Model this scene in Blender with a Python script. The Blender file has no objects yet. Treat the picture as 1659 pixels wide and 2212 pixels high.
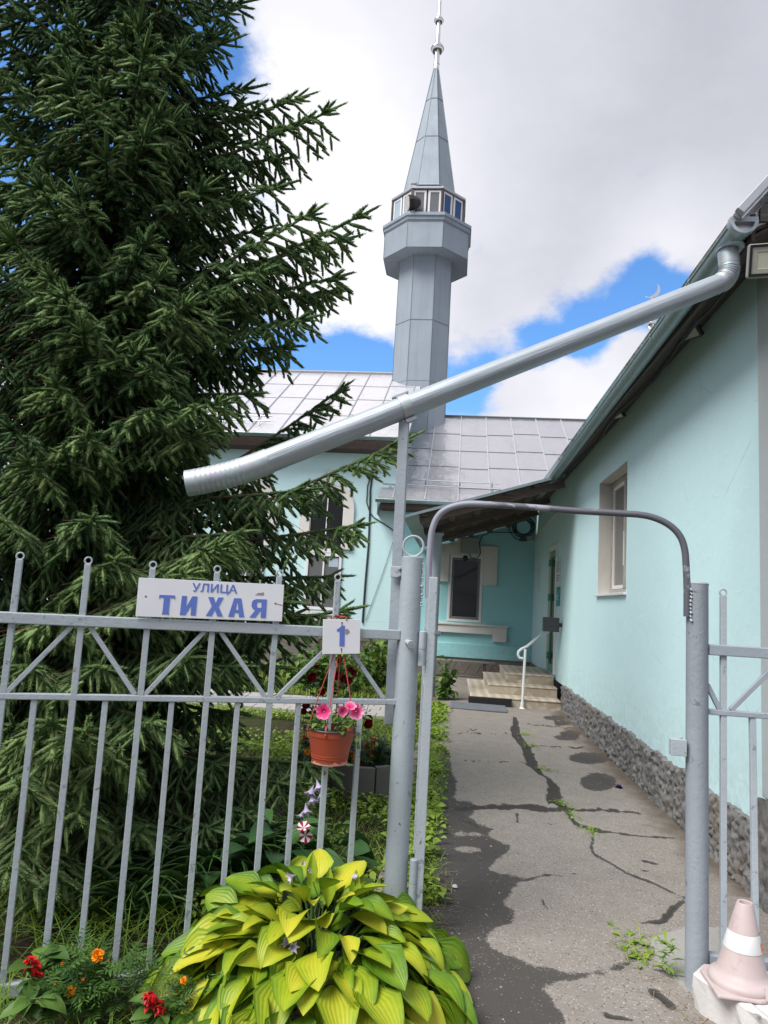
import bpy, math, random
import numpy as np
from math import radians, pi, sin, cos, hypot, atan2
from mathutils import Vector, noise as mnoise

# ------------------------------------------------------------------ camera, world, sun
SC = bpy.context.scene
COL = SC.collection
W0, H0, F0 = 1659.0, 2212.0, 1518.0
YAW, PIT, ROL, CH = radians(5.93), radians(7.25), radians(3.33), 1.55
FW = np.array([-sin(YAW)*cos(PIT), cos(YAW)*cos(PIT), sin(PIT)])
_r = np.array([cos(YAW), sin(YAW), 0.0]); _u = np.cross(_r, FW)
RT = cos(ROL)*_r + sin(ROL)*_u
UP = -sin(ROL)*_r + cos(ROL)*_u
CP = np.array([0.0, 0.0, CH])
cd = bpy.data.cameras.new('camera'); cam = bpy.data.objects.new('camera', cd); COL.objects.link(cam)
cd.sensor_fit = 'VERTICAL'; cd.sensor_height = 24.0; cd.lens = F0/H0*24.0
cd.clip_start = 0.05; cd.clip_end = 2000
from mathutils import Matrix
cam.matrix_world = Matrix(((RT[0], UP[0], -FW[0], 0), (RT[1], UP[1], -FW[1], 0), (RT[2], UP[2], -FW[2], CH), (0, 0, 0, 1)))
SC.camera = cam
SC.view_settings.view_transform = 'Standard'
SC.view_settings.look = 'None'
SC.view_settings.exposure = 0.50
SC.view_settings.gamma = 1.0
SC.cycles.max_bounces = 6
SC.cycles.diffuse_bounces = 3
SC.cycles.use_denoising = True

def ray(x, y): return FW + RT*(x-W0/2)/F0 - UP*(y-H0/2)/F0
def aty(x, y, Y): d = ray(x, y); return CP + d*(Y/d[1])
def atx(x, y, X): d = ray(x, y); return CP + d*(X/d[0])
def atz(x, y, z=0.0): d = ray(x, y); return CP + d*((z-CH)/d[2])
def atplane(x, y, p0, n): d = ray(x, y); return CP + d*(np.dot(np.asarray(p0)-CP, n)/np.dot(d, n))

SUN = np.array([-0.47, -0.42, 0.82]); SUN /= np.linalg.norm(SUN)
sl = bpy.data.lights.new('sun', 'SUN'); sl.energy = 3.5; sl.angle = radians(32); sl.color = (1.0, 0.965, 0.92)
so = bpy.data.objects.new('sun', sl); COL.objects.link(so)
so.rotation_euler = Vector(SUN).to_track_quat('Z', 'Y').to_euler()

WORLD = bpy.data.worlds.new('World'); SC.world = WORLD; WORLD.use_nodes = True
def make_world():
    nt = WORLD.node_tree; nt.nodes.clear(); N = nt.nodes.new; L = nt.links.new
    def sock(n, k, v):
        if hasattr(v, 'is_linked'): L(v, n.inputs[k])
        else: n.inputs[k].default_value = v
    def math_(op, a, b=0.0, c=0.0):
        n = N('ShaderNodeMath'); n.operation = op; sock(n, 0, a); sock(n, 1, b); sock(n, 2, c); return n.outputs[0]
    def vec(op, a, b=None):
        n = N('ShaderNodeVectorMath'); n.operation = op; sock(n, 0, a)
        if b is not None: sock(n, 1, b)
        return n
    sky = N('ShaderNodeTexSky'); sky.sky_type = 'NISHITA'; sky.sun_disc = False
    sky.sun_elevation = math.asin(SUN[2]); sky.sun_rotation = atan2(SUN[0], SUN[1])
    sky.air_density = 1.0; sky.dust_density = 0.3; sky.ozone_density = 2.5
    tc = N('ShaderNodeTexCoord').outputs['Generated']
    nrm = vec('NORMALIZE', tc).outputs[0]
    sep = N('ShaderNodeSeparateXYZ'); L(nrm, sep.inputs[0])
    zz = math_('ADD', math_('MAXIMUM', sep.outputs[2], 0.0), 0.35)
    comb = N('ShaderNodeCombineXYZ'); L(math_('DIVIDE', sep.outputs[0], zz), comb.inputs[0]); L(math_('DIVIDE', sep.outputs[1], zz), comb.inputs[1])
    def noise(scale, det, rough, off=(0, 0, 0), dist=0.0):
        n = N('ShaderNodeTexNoise'); n.inputs['Scale'].default_value = scale; n.inputs['Detail'].default_value = det
        n.inputs['Roughness'].default_value = rough; n.inputs['Distortion'].default_value = dist
        L(vec('ADD', comb.outputs[0], off).outputs[0], n.inputs['Vector']); return n.outputs['Fac']
    n1 = noise(7.0, 9, 0.62, (3.1, 1.7, 0), 0.15)
    n2 = noise(2.4, 6, 0.55, (9.3, 4.2, 0), 0.1)
    n3 = noise(22.0, 6, 0.65, (1.3, 7.7, 0), 0.0)
    def blobs(items, start):
        acc = start
        for (x, y, r, w) in items:
            d = ray(x, y); d = d/np.linalg.norm(d)
            dp = vec('DOT_PRODUCT', nrm, tuple(float(v) for v in d)).outputs['Value']
            k = 2.0/((r/F0)**2)
            e = math_('EXPONENT', math_('MULTIPLY', math_('SUBTRACT', dp, 1.0), k))
            acc = math_('MULTIPLY_ADD', e, w, acc)
        return acc
    dens = blobs([(420, 130, 75, -1.5), (300, 60, 140, -1.0), (60, 230, 170, -1.2), (250, 440, 120, -.8), (60, 560, 140, -.7), (400, 560, 60, -.5),
                  (740, 775, 62, -1.5), (660, 800, 60, -1.3), (820, 800, 60, -1.4), (560, 790, 90, -1.2), (905, 830, 60, -1.2),
                  (1000, 850, 62, -1.6), (1060, 790, 45, -1.0), (1160, 720, 45, -1.1), (1250, 690, 50, -1.3), (1330, 660, 55, -1.2), (1390, 590, 34, -1.2),
                  (1450, 640, 70, -1.4), (1270, 750, 55, -1.3), (1150, 770, 50, -.9), (1430, 740, 50, -.4), (1110, 880, 30, -.3), (1345, 610, 20, -.3),
                  (1310, 850, 75, .9), (1130, 845, 45, .8), (1220, 850, 60, .8), (1222, 790, 16, .5), (1370, 750, 32, 1.0), (1480, 540, 40, .5), (1560, 500, 60, .6), (1300, 250, 380, .35), (900, 300, 200, .2)], 0.62)
    dens = math_('ADD', dens, math_('MULTIPLY', math_('SUBTRACT', n1, 0.5), 1.9))
    dens = math_('ADD', dens, math_('MULTIPLY', math_('SUBTRACT', n3, 0.5), 1.05))
    mr = N('ShaderNodeMapRange'); mr.interpolation_type = 'SMOOTHSTEP'; L(dens, mr.inputs[0])
    mr.inputs[1].default_value = -0.45; mr.inputs[2].default_value = 0.62
    br = blobs([(640, 300, 330, .38), (520, 620, 250, .28), (700, 650, 220, .22), (1440, 520, 120, .20), (1250, 850, 170, .25), (1400, 60, 420, -.05), (1250, 330, 300, -.03), (1650, 300, 260, -.04)], 0.66)
    br = math_('ADD', br, math_('MULTIPLY', math_('SUBTRACT', n2, 0.5), 0.28))
    br = math_('ADD', br, math_('MULTIPLY', math_('SUBTRACT', n1, 0.5), 0.16))
    br = math_('MINIMUM', br, 1.02)
    ramp = N('ShaderNodeMapRange'); ramp.data_type = 'FLOAT_VECTOR'
    cr = N('ShaderNodeValToRGB'); L(br, cr.inputs[0])
    cr.color_ramp.elements[0].position = 0.45; cr.color_ramp.elements[0].color = (.43, .44, .50, 1)
    cr.color_ramp.elements[1].position = 1.0; cr.color_ramp.elements[1].color = (.96, .955, 1.0, 1)
    e = cr.color_ramp.elements.new(0.7); e.color = (.66, .67, .745, 1)
    cl = vec('SCALE', cr.outputs[0]); cl.inputs['Scale'].default_value = 7.9
    skb = vec('MULTIPLY', sky.outputs[0], (0.92, 1.38, 1.78))
    mix = N('ShaderNodeMix'); mix.data_type = 'RGBA'; L(mr.outputs[0], mix.inputs[0]); L(skb.outputs[0], mix.inputs[6]); L(cl.outputs[0], mix.inputs[7])
    bg = N('ShaderNodeBackground'); L(mix.outputs[2], bg.inputs[0]); bg.inputs[1].default_value = 0.1
    out = N('ShaderNodeOutputWorld'); L(bg.outputs[0], out.inputs[0])
make_world()

# ------------------------------------------------------------------ materials
MATS = {}
class NT:
    def __init__(s, name):
        s.m = bpy.data.materials.new(name); s.m.use_nodes = True; s.t = s.m.node_tree
        s.b = s.t.nodes['Principled BSDF']; s.tc = None
    def n(s, ty, **kw):
        x = s.t.nodes.new(ty)
        for k, v in kw.items(): setattr(x, k, v)
        return x
    def link(s, a, b): s.t.links.new(a, b)
    def set(s, node, key, v):
        if hasattr(v, 'is_linked'): s.link(v, node.inputs[key])
        else: node.inputs[key].default_value = v
    def coord(s):
        if s.tc is None: s.tc = s.n('ShaderNodeNewGeometry').outputs['Position']
        return s.tc
    def noise(s, scale, det=4, rough=.55, stretch=None, dist=0, out='Fac'):
        x = s.n('ShaderNodeTexNoise'); c = s.coord()
        if stretch:
            mp = s.n('ShaderNodeMapping'); s.link(c, mp.inputs[0]); mp.inputs['Scale'].default_value = stretch; c = mp.outputs[0]
        s.link(c, x.inputs['Vector']); x.inputs['Scale'].default_value = scale; x.inputs['Detail'].default_value = det
        x.inputs['Roughness'].default_value = rough; x.inputs['Distortion'].default_value = dist
        return x.outputs[out]
    def vor(s, scale, feature='F1', out='Distance', stretch=None):
        x = s.n('ShaderNodeTexVoronoi', feature=feature); c = s.coord()
        if stretch:
            mp = s.n('ShaderNodeMapping'); s.link(c, mp.inputs[0]); mp.inputs['Scale'].default_value = stretch; c = mp.outputs[0]
        s.link(c, x.inputs['Vector']); x.inputs['Scale'].default_value = scale; return x.outputs[out]
    def ramp(s, fac, stops):
        r = s.n('ShaderNodeValToRGB'); s.link(fac, r.inputs[0]); el = r.color_ramp.elements
        while len(el) < len(stops): el.new(.5)
        for e, (p, c) in zip(el, stops):
            e.position = p; e.color = tuple(c)+(1,) if not isinstance(c, (int, float)) else (c, c, c, 1)
        return r.outputs[0]
    def mix(s, fac, a, b, bt='MIX'):
        m = s.n('ShaderNodeMix', data_type='RGBA', blend_type=bt)
        for k, v in ((0, fac), (6, a), (7, b)):
            if isinstance(v, tuple) and len(v) == 3: v = v+(1,)
            s.set(m, k, v)
        return m.outputs[2]
    def math(s, op, a, b=0.0, c=0.0):
        m = s.n('ShaderNodeMath', operation=op); s.set(m, 0, a); s.set(m, 1, b); s.set(m, 2, c); return m.outputs[0]
    def attr(s, name, out='Fac'):
        a = s.n('ShaderNodeAttribute'); a.attribute_name = name; return a.outputs[out]
    def bump(s, h, strength=.3, dist=.01, nrm=None):
        b = s.n('ShaderNodeBump'); s.link(h, b.inputs['Height']); b.inputs['Strength'].default_value = strength; b.inputs['Distance'].default_value = dist
        if nrm is not None: s.link(nrm, b.inputs['Normal'])
        s.link(b.outputs[0], s.b.inputs['Normal']); return b.outputs[0]
    def done(s, color=None, rough=None, metal=None, spec=None):
        if color is not None: s.set(s.b, 'Base Color', tuple(color)+(1,) if isinstance(color, tuple) and len(color) == 3 else color)
        if rough is not None: s.set(s.b, 'Roughness', rough)
        if metal is not None: s.set(s.b, 'Metallic', metal)
        if spec is not None: s.set(s.b, 'Specular IOR Level', spec)
        MATS[s.m.name] = s.m; return s.m

def simple(name, c, rough=.6, metal=0, var=.18, scale=9, bump=0, bscale=60, spec=.4, stretch=None):
    k = NT(name)
    f = k.noise(scale, 5, .6, stretch)
    col = k.mix(f, tuple(max(0, v*(1-var)) for v in c), tuple(v*(1+var) for v in c))
    if bump: k.bump(k.noise(bscale, 4, .6, stretch), bump, .004)
    return k.done(col, rough, metal, spec)

def painted(name, c, chip=.0, rough=.5):
    """old brush-painted steel: uneven coat, scuffs, chips and rust"""
    k = NT(name)
    f = k.noise(7, 5, .6); g = k.noise(48, 4, .6)
    col = k.mix(f, tuple(v*.86 for v in c), tuple(v*1.08 for v in c))
    chipn = k.noise(17, 6, .68, dist=.4)
    m1 = k.ramp(chipn, [(.645-chip, 0), (.655-chip, 1)])
    col = k.mix(m1, col, (c[0]*.62, c[1]*.62, c[2]*.63))
    m2 = k.ramp(k.noise(23, 5, .68, dist=.5), [(.685-chip*.8, 0), (.71-chip*.8, 1)])
    col = k.mix(m2, col, (.16, .055, .02))
    k.bump(k.math('ADD', g, k.math('MULTIPLY', k.noise(120, 3, .6), .5)), .4, .005)
    return k.done(col, k.ramp(f, [(.3, rough-.1), (.7, rough+.12)]), 0, .45)

def build_mats():
    painted('grey_paint', (.345, .40, .44), .008)
    painted('grey_paint_worn', (.375, .425, .465), .024)
    painted('grey_paint_lilac', (.29, .33, .375), .012)
    # turquoise plaster
    def plaster(name, c):
        k = NT(name)
        f = k.noise(1.1, 6, .6); g = k.noise(5, 5, .65)
        st = k.noise(1.0, 5, .6, (6, 6, .35))
        col = k.mix(f, tuple(v*.93 for v in c), tuple(v*1.05 for v in c))
        col = k.mix(k.ramp(g, [(.35, .0), (.75, .22)]), col, (c[0]*.9, c[1]*.9, c[2]*.9))
        col = k.mix(k.ramp(st, [(.55, 0), (.8, .10)]), col, (c[0]*.82, c[1]*.84, c[2]*.84))
        sz = k.n('ShaderNodeSeparateXYZ'); k.link(k.coord(), sz.inputs[0])
        spl = k.math('MULTIPLY', k.ramp(sz.outputs[2], [(.40, .75), (.95, 0)]), k.ramp(k.noise(13, 6, .7), [(.42, 0), (.7, .8)]))
        col = k.mix(spl, col, (c[0]*.66, c[1]*.60, c[2]*.55))
        sp = k.vor(3.3, out='Distance')
        col = k.mix(k.ramp(sp, [(.012, .8), (.022, 0)]), col, (.1, .12, .12))
        ce = k.vor(.9, 'DISTANCE_TO_EDGE'); cm = k.math('MULTIPLY', k.ramp(ce, [(.0012, 1), (.0035, 0)]), k.ramp(k.noise(1.6, 3), [(.55, 0), (.62, .55)]))
        col = k.mix(cm, col, (c[0]*.5, c[1]*.5, c[2]*.5))
        h = k.math('ADD', k.math('MULTIPLY', k.noise(9, 5, .65, dist=.8), .9), k.math('MULTIPLY', k.noise(190, 3, .6), .35))
        k.bump(h, .5, .008)
        return k.done(col, .78, 0, .25)
    plaster('turquoise_plaster', (.57, .79, .82))
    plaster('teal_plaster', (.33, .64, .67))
    plaster('pale_grey_plaster', (.42, .46, .47))
    simple('white_plaster', (.66, .64, .61), .75, 0, .1, 4, .2, 90)
    simple('cream_reveal', (.52, .50, .46), .75, 0, .12, 6, .2, 90)
    # rough cement plinth
    k = NT('rough_cement')
    f = k.noise(14, 6, .65); g = k.noise(70, 4, .6)
    col = k.ramp(f, [(.25, (.075, .075, .076)), (.5, (.155, .153, .15)), (.75, (.27, .265, .26))])
    col = k.mix(k.ramp(k.noise(3.1, 4), [(.55, 0), (.7, .5)]), col, (.17, .14, .105))
    k.bump(k.math('ADD', k.math('MULTIPLY', g, .5), k.noise(150, 3)), .5, .006)
    k.done(col, .85, 0, .25)
    # galvanised steel
    k = NT('galvanised_steel')
    f = k.noise(9, 5, .6); v = k.vor(55, out='Color')
    col = k.mix(f, (.36, .405, .445), (.47, .52, .56))
    col = k.mix(.10, col, v, 'OVERLAY')
    k.bump(k.noise(5, 3, .5), .22, .01)
    k.done(col, k.ramp(k.noise(20, 4, .6), [(.3, .44), (.7, .60)]), .5)
    simple('gutter_zinc', (.27, .34, .355), .42, .65, .15, 8, .15, 40)
    simple('polished_steel', (.72, .72, .74), .16, 1.0, .05, 8)
    # standing seam sheet roof
    def roofm(name, a, b, rough0, rough1, metal):
        k = NT(name)
        f = k.noise(.9, 5, .6); g = k.noise(2.2, 5, .65, (1.6, .4, .4))
        col = k.mix(f, a, b)
        col = k.mix(k.ramp(g, [(.56, 0), (.78, .45)]), col, (a[0]*.78, a[1]*.74, a[2]*.7))
        k.bump(k.noise(1.7, 4, .55), .75, .05)
        k.done(col, k.ramp(k.noise(1.4, 4), [(.3, rough0), (.7, rough1)]), metal)
    roofm('hall_roof_sheet', (.72, .70, .71), (.84, .82, .83), .20, .32, .60)
    roofm('wing_roof_sheet', (.58, .565, .59), (.68, .665, .69), .14, .26, .75)
    k = NT('minaret_sheet')
    f = k.noise(.8, 5, .6); st = k.noise(2.4, 4, .6, (3, 3, .18))
    col = k.mix(f, (.245, .295, .345), (.325, .375, .425))
    col = k.mix(k.ramp(st, [(.5, 0), (.75, .45)]), col, (.21, .245, .275))
    k.bump(k.noise(1.2, 3, .5), .32, .05)
    k.done(col, k.ramp(k.noise(1.3, 4), [(.3, .5), (.7, .7)]), .35)
    simple('seam_dark', (.16, .18, .20), .5, .5, .1, 5)
    simple('seam_light', (.62, .62, .65), .35, .6, .1, 5)
    simple('seam_grey', (.42, .44, .47), .45, .5, .1, 5)
    # timber
    def wood(name, c, stretch):
        k = NT(name)
        f = k.noise(9, 5, .6, stretch, .3)
        col = k.ramp(f, [(.3, tuple(v*.55 for v in c)), (.5, c), (.75, tuple(v*1.4 for v in c))])
        k.bump(f, .4, .004); k.done(col, .8, 0, .2)
    wood('brown_timber', (.105, .08, .07), (.7, 9, 9))
    wood('brown_timber_long', (.10, .08, .072), (9, .7, 9))
    wood('grey_timber', (.20, .18, .17), (.8, 8, 8))
    wood('old_window_wood', (.36, .34, .31), (9, 9, .6))
    simple('white_paint', (.72, .73, .73), .45, 0, .06, 9, .1, 70)
    simple('pvc_white', (.74, .74, .75), .35, 0, .04, 9)
    simple('grey_frame', (.17, .18, .19), .45, 0, .08, 9)
    simple('green_door_paint', (.10, .34, .20), .4, 0, .1, 9)
    simple('black_plastic', (.018, .018, .02), .4, 0, .2, 20)
    simple('dark_cable', (.02, .03, .035), .5, 0, .2, 20)
    simple('dark_grey_metal', (.05, .053, .058), .5, .2, .2, 15)
    simple('lantern_brown', (.085, .065, .06), .6, 0, .2, 6)
    simple('reflector', (.55, .55, .50), .25, .4, .08, 20)
    simple('led_panel', (.50, .50, .40), .4, 0, .2, 160)
    def glass(name, c, rough=.04, spec=.6):
        k = NT(name); k.bump(k.noise(2.2, 2), .06, .02)
        k.done(k.mix(k.noise(2.5, 3), tuple(v*.7 for v in c), c), rough, 0, spec)
    glass('dark_glass', (.012, .014, .015), .05, .25)
    glass('blue_glass', (.02, .085, .26), .06, .3)
    glass('pale_glass', (.42, .52, .62), .08)
    glass('grey_glass', (.17, .18, .19), .12)
    glass('curtain_glass', (.15, .15, .15), .10)
    k = NT('blind_glass')
    w = k.n('ShaderNodeTexWave', bands_direction='Z'); k.link(k.coord(), w.inputs[0]); w.inputs['Scale'].default_value = 16
    k.done(k.mix(w.outputs['Fac'], (.07, .075, .075), (.17, .175, .175)), .22, 0, .5)
    # tiles on the steps
    k = NT('stone_tile')
    br = k.n('ShaderNodeTexVoronoi'); mp = k.n('ShaderNodeMapping'); k.link(k.coord(), mp.inputs[0]); mp.inputs['Rotation'].default_value = (.4, .5, .6)
    k.link(mp.outputs[0], br.inputs[0]); br.inputs['Scale'].default_value = 7
    sepc = k.n('ShaderNodeSeparateColor'); k.link(br.outputs['Color'], sepc.inputs[0])
    col = k.ramp(sepc.outputs[0], [(.1, (.33, .27, .20)), (.4, (.50, .43, .33)), (.65, (.42, .38, .31)), (.9, (.58, .49, .38))])
    e = k.vor(7, 'DISTANCE_TO_EDGE'); 
    col = k.mix(k.ramp(k.noise(30, 4), [(.4, 0), (.8, .5)]), col, (.38, .32, .25))
    k.bump(k.noise(40, 4), .2, .004); k.done(col, .5, 0, .4)
    k = NT('tile_tread')
    w = k.n('ShaderNodeTexWave', bands_direction='X'); k.link(k.coord(), w.inputs[0]); w.inputs['Scale'].default_value = 2.2; w.inputs['Distortion'].default_value = 2.2; w.inputs['Detail'].default_value = 3
    k.done(k.mix(w.outputs['Fac'], (.50, .43, .34), (.66, .58, .47)), .45, 0, .4)
    simple('black_rubber', (.022, .022, .024), .75, 0, .3, 30, .5, 120)
    simple('grey_mat', (.14, .15, .17), .6, 0, .25, 5, .3, 120)
    # asphalt path: an aggregate top coat worn through to a dark layer
    k = NT('path_asphalt')
    nm_ = k.math('SUBTRACT', k.noise(14, 8, .72), .5); nf_ = k.math('SUBTRACT', k.noise(70, 5, .7), .5); wn_ = k.math('MULTIPLY_ADD', nf_, .9, k.math('MULTIPLY_ADD', nm_, 1.5, k.attr('worn'))); dark = k.ramp(wn_, [(.40, 0), (.50, .75), (.62, 1)]); ck_ = k.math('MULTIPLY_ADD', nf_, .55, k.attr('crack')); ckr = k.ramp(ck_, [(.30, 0), (.42, 1)]); dark = k.math('MAXIMUM', dark, ckr); dirt = k.attr('dirt'); pad = k.attr('pad')
    big = k.noise(2.1, 5, .6); fine = k.noise(85, 5, .7)
    v = k.n('ShaderNodeTexVoronoi'); k.link(k.coord(), v.inputs[0]); v.inputs['Scale'].default_value = 95
    s = k.n('ShaderNodeSeparateColor'); k.link(v.outputs['Color'], s.inputs[0])
    stone = k.math('MULTIPLY', k.ramp(v.outputs['Distance'], [(.32, 1), (.46, 0)]), k.ramp(s.outputs[0], [(.52, 0), (.58, 1)]))
    stcol = k.ramp(s.outputs[1], [(.15, (.055, .055, .06)), (.4, (.30, .265, .23)), (.65, (.37, .34, .31)), (.9, (.48, .455, .42))])
    topc = k.mix(big, (.25, .226, .20), (.36, .328, .29))
    topc = k.mix(k.ramp(k.noise(6, 7, .7), [(.35, 0), (.7, .45)]), topc, (.175, .155, .135))
    topc = k.mix(k.ramp(fine, [(.3, .0), (.7, .55)]), topc, (.14, .128, .12))
    topc = k.mix(k.math('MULTIPLY', stone, .8), topc, stcol)
    dk = k.mix(big, (.052, .048, .046), (.088, .082, .077))
    dk = k.mix(k.math('MULTIPLY', stone, k.ramp(s.outputs[2], [(.6, 0), (.85, .4)])), dk, stcol)
    col = k.mix(dark, topc, dk)
    col = k.mix(k.ramp(k.attr('crack'), [(.55, 0), (.85, .5)]), col, (.028, .025, .022))
    col = k.mix(dirt, col, k.mix(fine, (.055, .042, .032), (.15, .12, .092)))
    col = k.mix(pad, col, k.mix(fine, (.25, .245, .225), (.36, .35, .33)))
    h = k.math('ADD', k.math('MULTIPLY', fine, .8), k.math('MULTIPLY', stone, .5))
    k.bump(h, .55, .006); k.done(col, .9, 0, .2)
    # soils
    k = NT('garden_soil')
    col = k.ramp(k.noise(9, 6, .65), [(.3, (.022, .018, .012)), (.55, (.05, .040, .028)), (.8, (.085, .07, .05))])
    col = k.mix(k.ramp(k.noise(1.5, 4), [(.45, 0), (.6, .7)]), col, (.035, .05, .014))
    k.bump(k.noise(30, 5), .9, .03); k.done(col, .95, 0, .1)
    simple('planter_concrete', (.135, .128, .12), .9, 0, .3, 7, .5, 90)
    simple('pale_concrete', (.56, .545, .535), .85, 0, .14, 9, .5, 60)
    simple('paving_concrete', (.34, .325, .31), .85, 0, .15, 5, .4, 80)
    simple('kerb_concrete', (.30, .27, .235), .9, 0, .2, 8, .5, 60)
    simple('dark_plinth', (.17, .15, .135), .85, 0, .3, 3, .5, 30)
    # plants: 'tint' 0..1 runs dark to light
    def leafm(name, stops, rough=.5, spec=.3, trans=0.0, veins=0):
        k = NT(name); t = k.attr('tint'); f = k.noise(26, 3)
        col = k.ramp(k.math('ADD', t, k.math('MULTIPLY', k.math('SUBTRACT', f, .5), .22)), stops)
        if veins:
            u = k.attr('across'); sn = k.math('SINE', k.math('MULTIPLY', u, veins))
            k.bump(sn, .20, .004)
            col = k.mix(k.ramp(sn, [(.0, .10), (.35, 0)]), col, stops[0][1])
        if veins:
            col = k.mix(k.ramp(k.noise(38, 5, .7), [(.70, 0), (.76, .8)]), col, (.16, .10, .04))
        m = k.done(col, rough, 0, spec)
        if trans:
            tr = k.n('ShaderNodeBsdfTranslucent'); k.link(col, tr.inputs[0])
            mx = k.n('ShaderNodeMixShader'); mx.inputs[0].default_value = trans
            k.link(k.b.outputs[0], mx.inputs[1]); k.link(tr.outputs[0], mx.inputs[2])
            k.link(mx.outputs[0], k.t.nodes['Material Output'].inputs[0])
        return m
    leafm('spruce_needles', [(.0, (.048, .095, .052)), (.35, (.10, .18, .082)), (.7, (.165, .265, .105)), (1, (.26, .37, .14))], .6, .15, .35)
    leafm('hosta_gold_leaf', [(.0, (.045, .13, .010)), (.35, (.14, .26, .014)), (.65, (.34, .42, .02)), (1, (.60, .56, .045))], .42, .35, .2, 30)
    leafm('hosta_green_leaf', [(.0, (.018, .06, .018)), (.5, (.04, .11, .03)), (1, (.08, .17, .045))], .42, .35, .12, 22)
    leafm('lawn_leaf', [(.0, (.06, .125, .018)), (.45, (.16, .27, .03)), (.8, (.28, .40, .055)), (1, (.42, .45, .14))], .55, .25, .25)
    leafm('strap_leaf', [(.0, (.015, .045, .014)), (.6, (.04, .10, .024)), (1, (.09, .17, .04))], .42, .3, .15)
    leafm('shrub_leaf', [(.0, (.03, .08, .02)), (.5, (.09, .18, .035)), (1, (.22, .32, .07))], .5, .3, .25)
    leafm('rose_leaf', [(.0, (.014, .04, .016)), (.6, (.035, .085, .028)), (1, (.08, .15, .04))], .4, .35, .1)
    leafm('rose_petal', [(.0, (.06, .003, .010)), (.5, (.24, .007, .02)), (1, (.42, .016, .035))], .5, .2, .1)
    leafm('salvia_petal', [(.0, (.30, .004, .006)), (1, (.80, .018, .022))], .45, .3, .15)
    leafm('marigold_petal', [(.0, (.55, .10, .004)), (.5, (.85, .24, .006)), (1, (.90, .42, .012))], .5, .2, .1)
    leafm('petunia_petal', [(.0, (.09, .006, .03)), (.25, (.60, .015, .13)), (.6, (.78, .08, .26)), (1, (.86, .42, .56))], .5, .2, .2)
    leafm('striped_petal', [(.0, (.28, .006, .03)), (.48, (.30, .008, .03)), (.54, (.80, .74, .78)), (1, (.82, .78, .80))], .5, .2, .1)
    leafm('lilac_petal', [(.0, (.27, .22, .40)), (1, (.62, .56, .74))], .5, .2, .2)
    leafm('purple_petal', [(.0, (.012, .006, .05)), (1, (.05, .02, .16))], .5, .2)
    leafm('dry_straw', [(.0, (.16, .11, .06)), (1, (.38, .30, .18))], .8, .1)
    simple('bark', (.075, .055, .042), .9, 0, .35, 14, .8, 40)
    simple('twig_brown', (.17, .115, .07), .85, 0, .3, 20)
    simple('green_stem', (.06, .12, .03), .6, 0, .2, 20)
    # sign, pot, cone
    k = NT('enamel_white')
    col = k.mix(k.noise(6, 4), (.70, .71, .76), (.80, .81, .86))
    col = k.mix(k.ramp(k.noise(15, 6, .7), [(.70, 0), (.74, .8)]), col, (.42, .40, .38))
    k.done(col, .35, 0, .4)
    simple('sign_blue', (.115, .185, .56), .45, 0, .12, 12)
    simple('rust', (.22, .09, .025), .8, 0, .4, 40)
    simple('exposed_metal', (.30, .29, .28), .6, .2, .25, 60)
    k = NT('terracotta_plastic')
    col = k.mix(k.noise(5, 4), (.25, .045, .022), (.34, .066, .034))
    k.done(col, .42, 0, .4)
    simple('pot_scuffed', (.55, .24, .20), .8, 0, .4, 60)
    simple('red_cord', (.36, .06, .045), .7, 0, .25, 60)
    simple('grey_plastic', (.30, .31, .31), .5, 0, .1, 20)
    k = NT('faded_cone_plastic')
    g = k.n('ShaderNodeSeparateXYZ'); k.link(k.coord(), g.inputs[0])
    col = k.mix(k.noise(7, 5, .6), (.40, .315, .31), (.55, .475, .465))
    col = k.mix(k.ramp(k.noise(24, 5, .65), [(.55, 0), (.75, .6)]), col, (.36, .27, .27))
    k.done(col, .5, 0, .35)
    simple('cone_band_white', (.72, .73, .74), .4, 0, .08, 20)
    simple('cone_band_orange', (.85, .20, .05), .5, 0, .1, 20)
    simple('paper_white', (.62, .66, .68), .7, 0, .05, 20)
    simple('ink', (.10, .12, .13), .7, 0, .1, 20)
    simple('teal_plaque', (.02, .30, .33), .4, 0, .1, 20)
build_mats()

# ------------------------------------------------------------------ builders
ORG = {}
def V3(p): return np.array(p, float)
def unit(v): v = np.asarray(v, float); n = np.linalg.norm(v); return v/n if n > 1e-12 else v
def tag(o, label, cat, group=None, kind=None):
    if label: o['label'] = label
    if cat: o['category'] = cat
    if group: o['group'] = group
    if kind: o['kind'] = kind
    return o
def thing(name, label, cat, loc=(0, 0, 0), group=None):
    o = bpy.data.objects.new(name, None); COL.objects.link(o)
    loc = tuple(float(v) for v in loc); o.location = loc; o.empty_display_size = .1
    ORG[o.name] = np.array(loc); return tag(o, label, cat, group)
def make_obj(name, me, parent, org):
    o = bpy.data.objects.new(name, me); COL.objects.link(o)
    if parent is not None: o.parent = parent
    else: o.location = tuple(org)
    ORG[o.name] = np.array(org); return o

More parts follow.
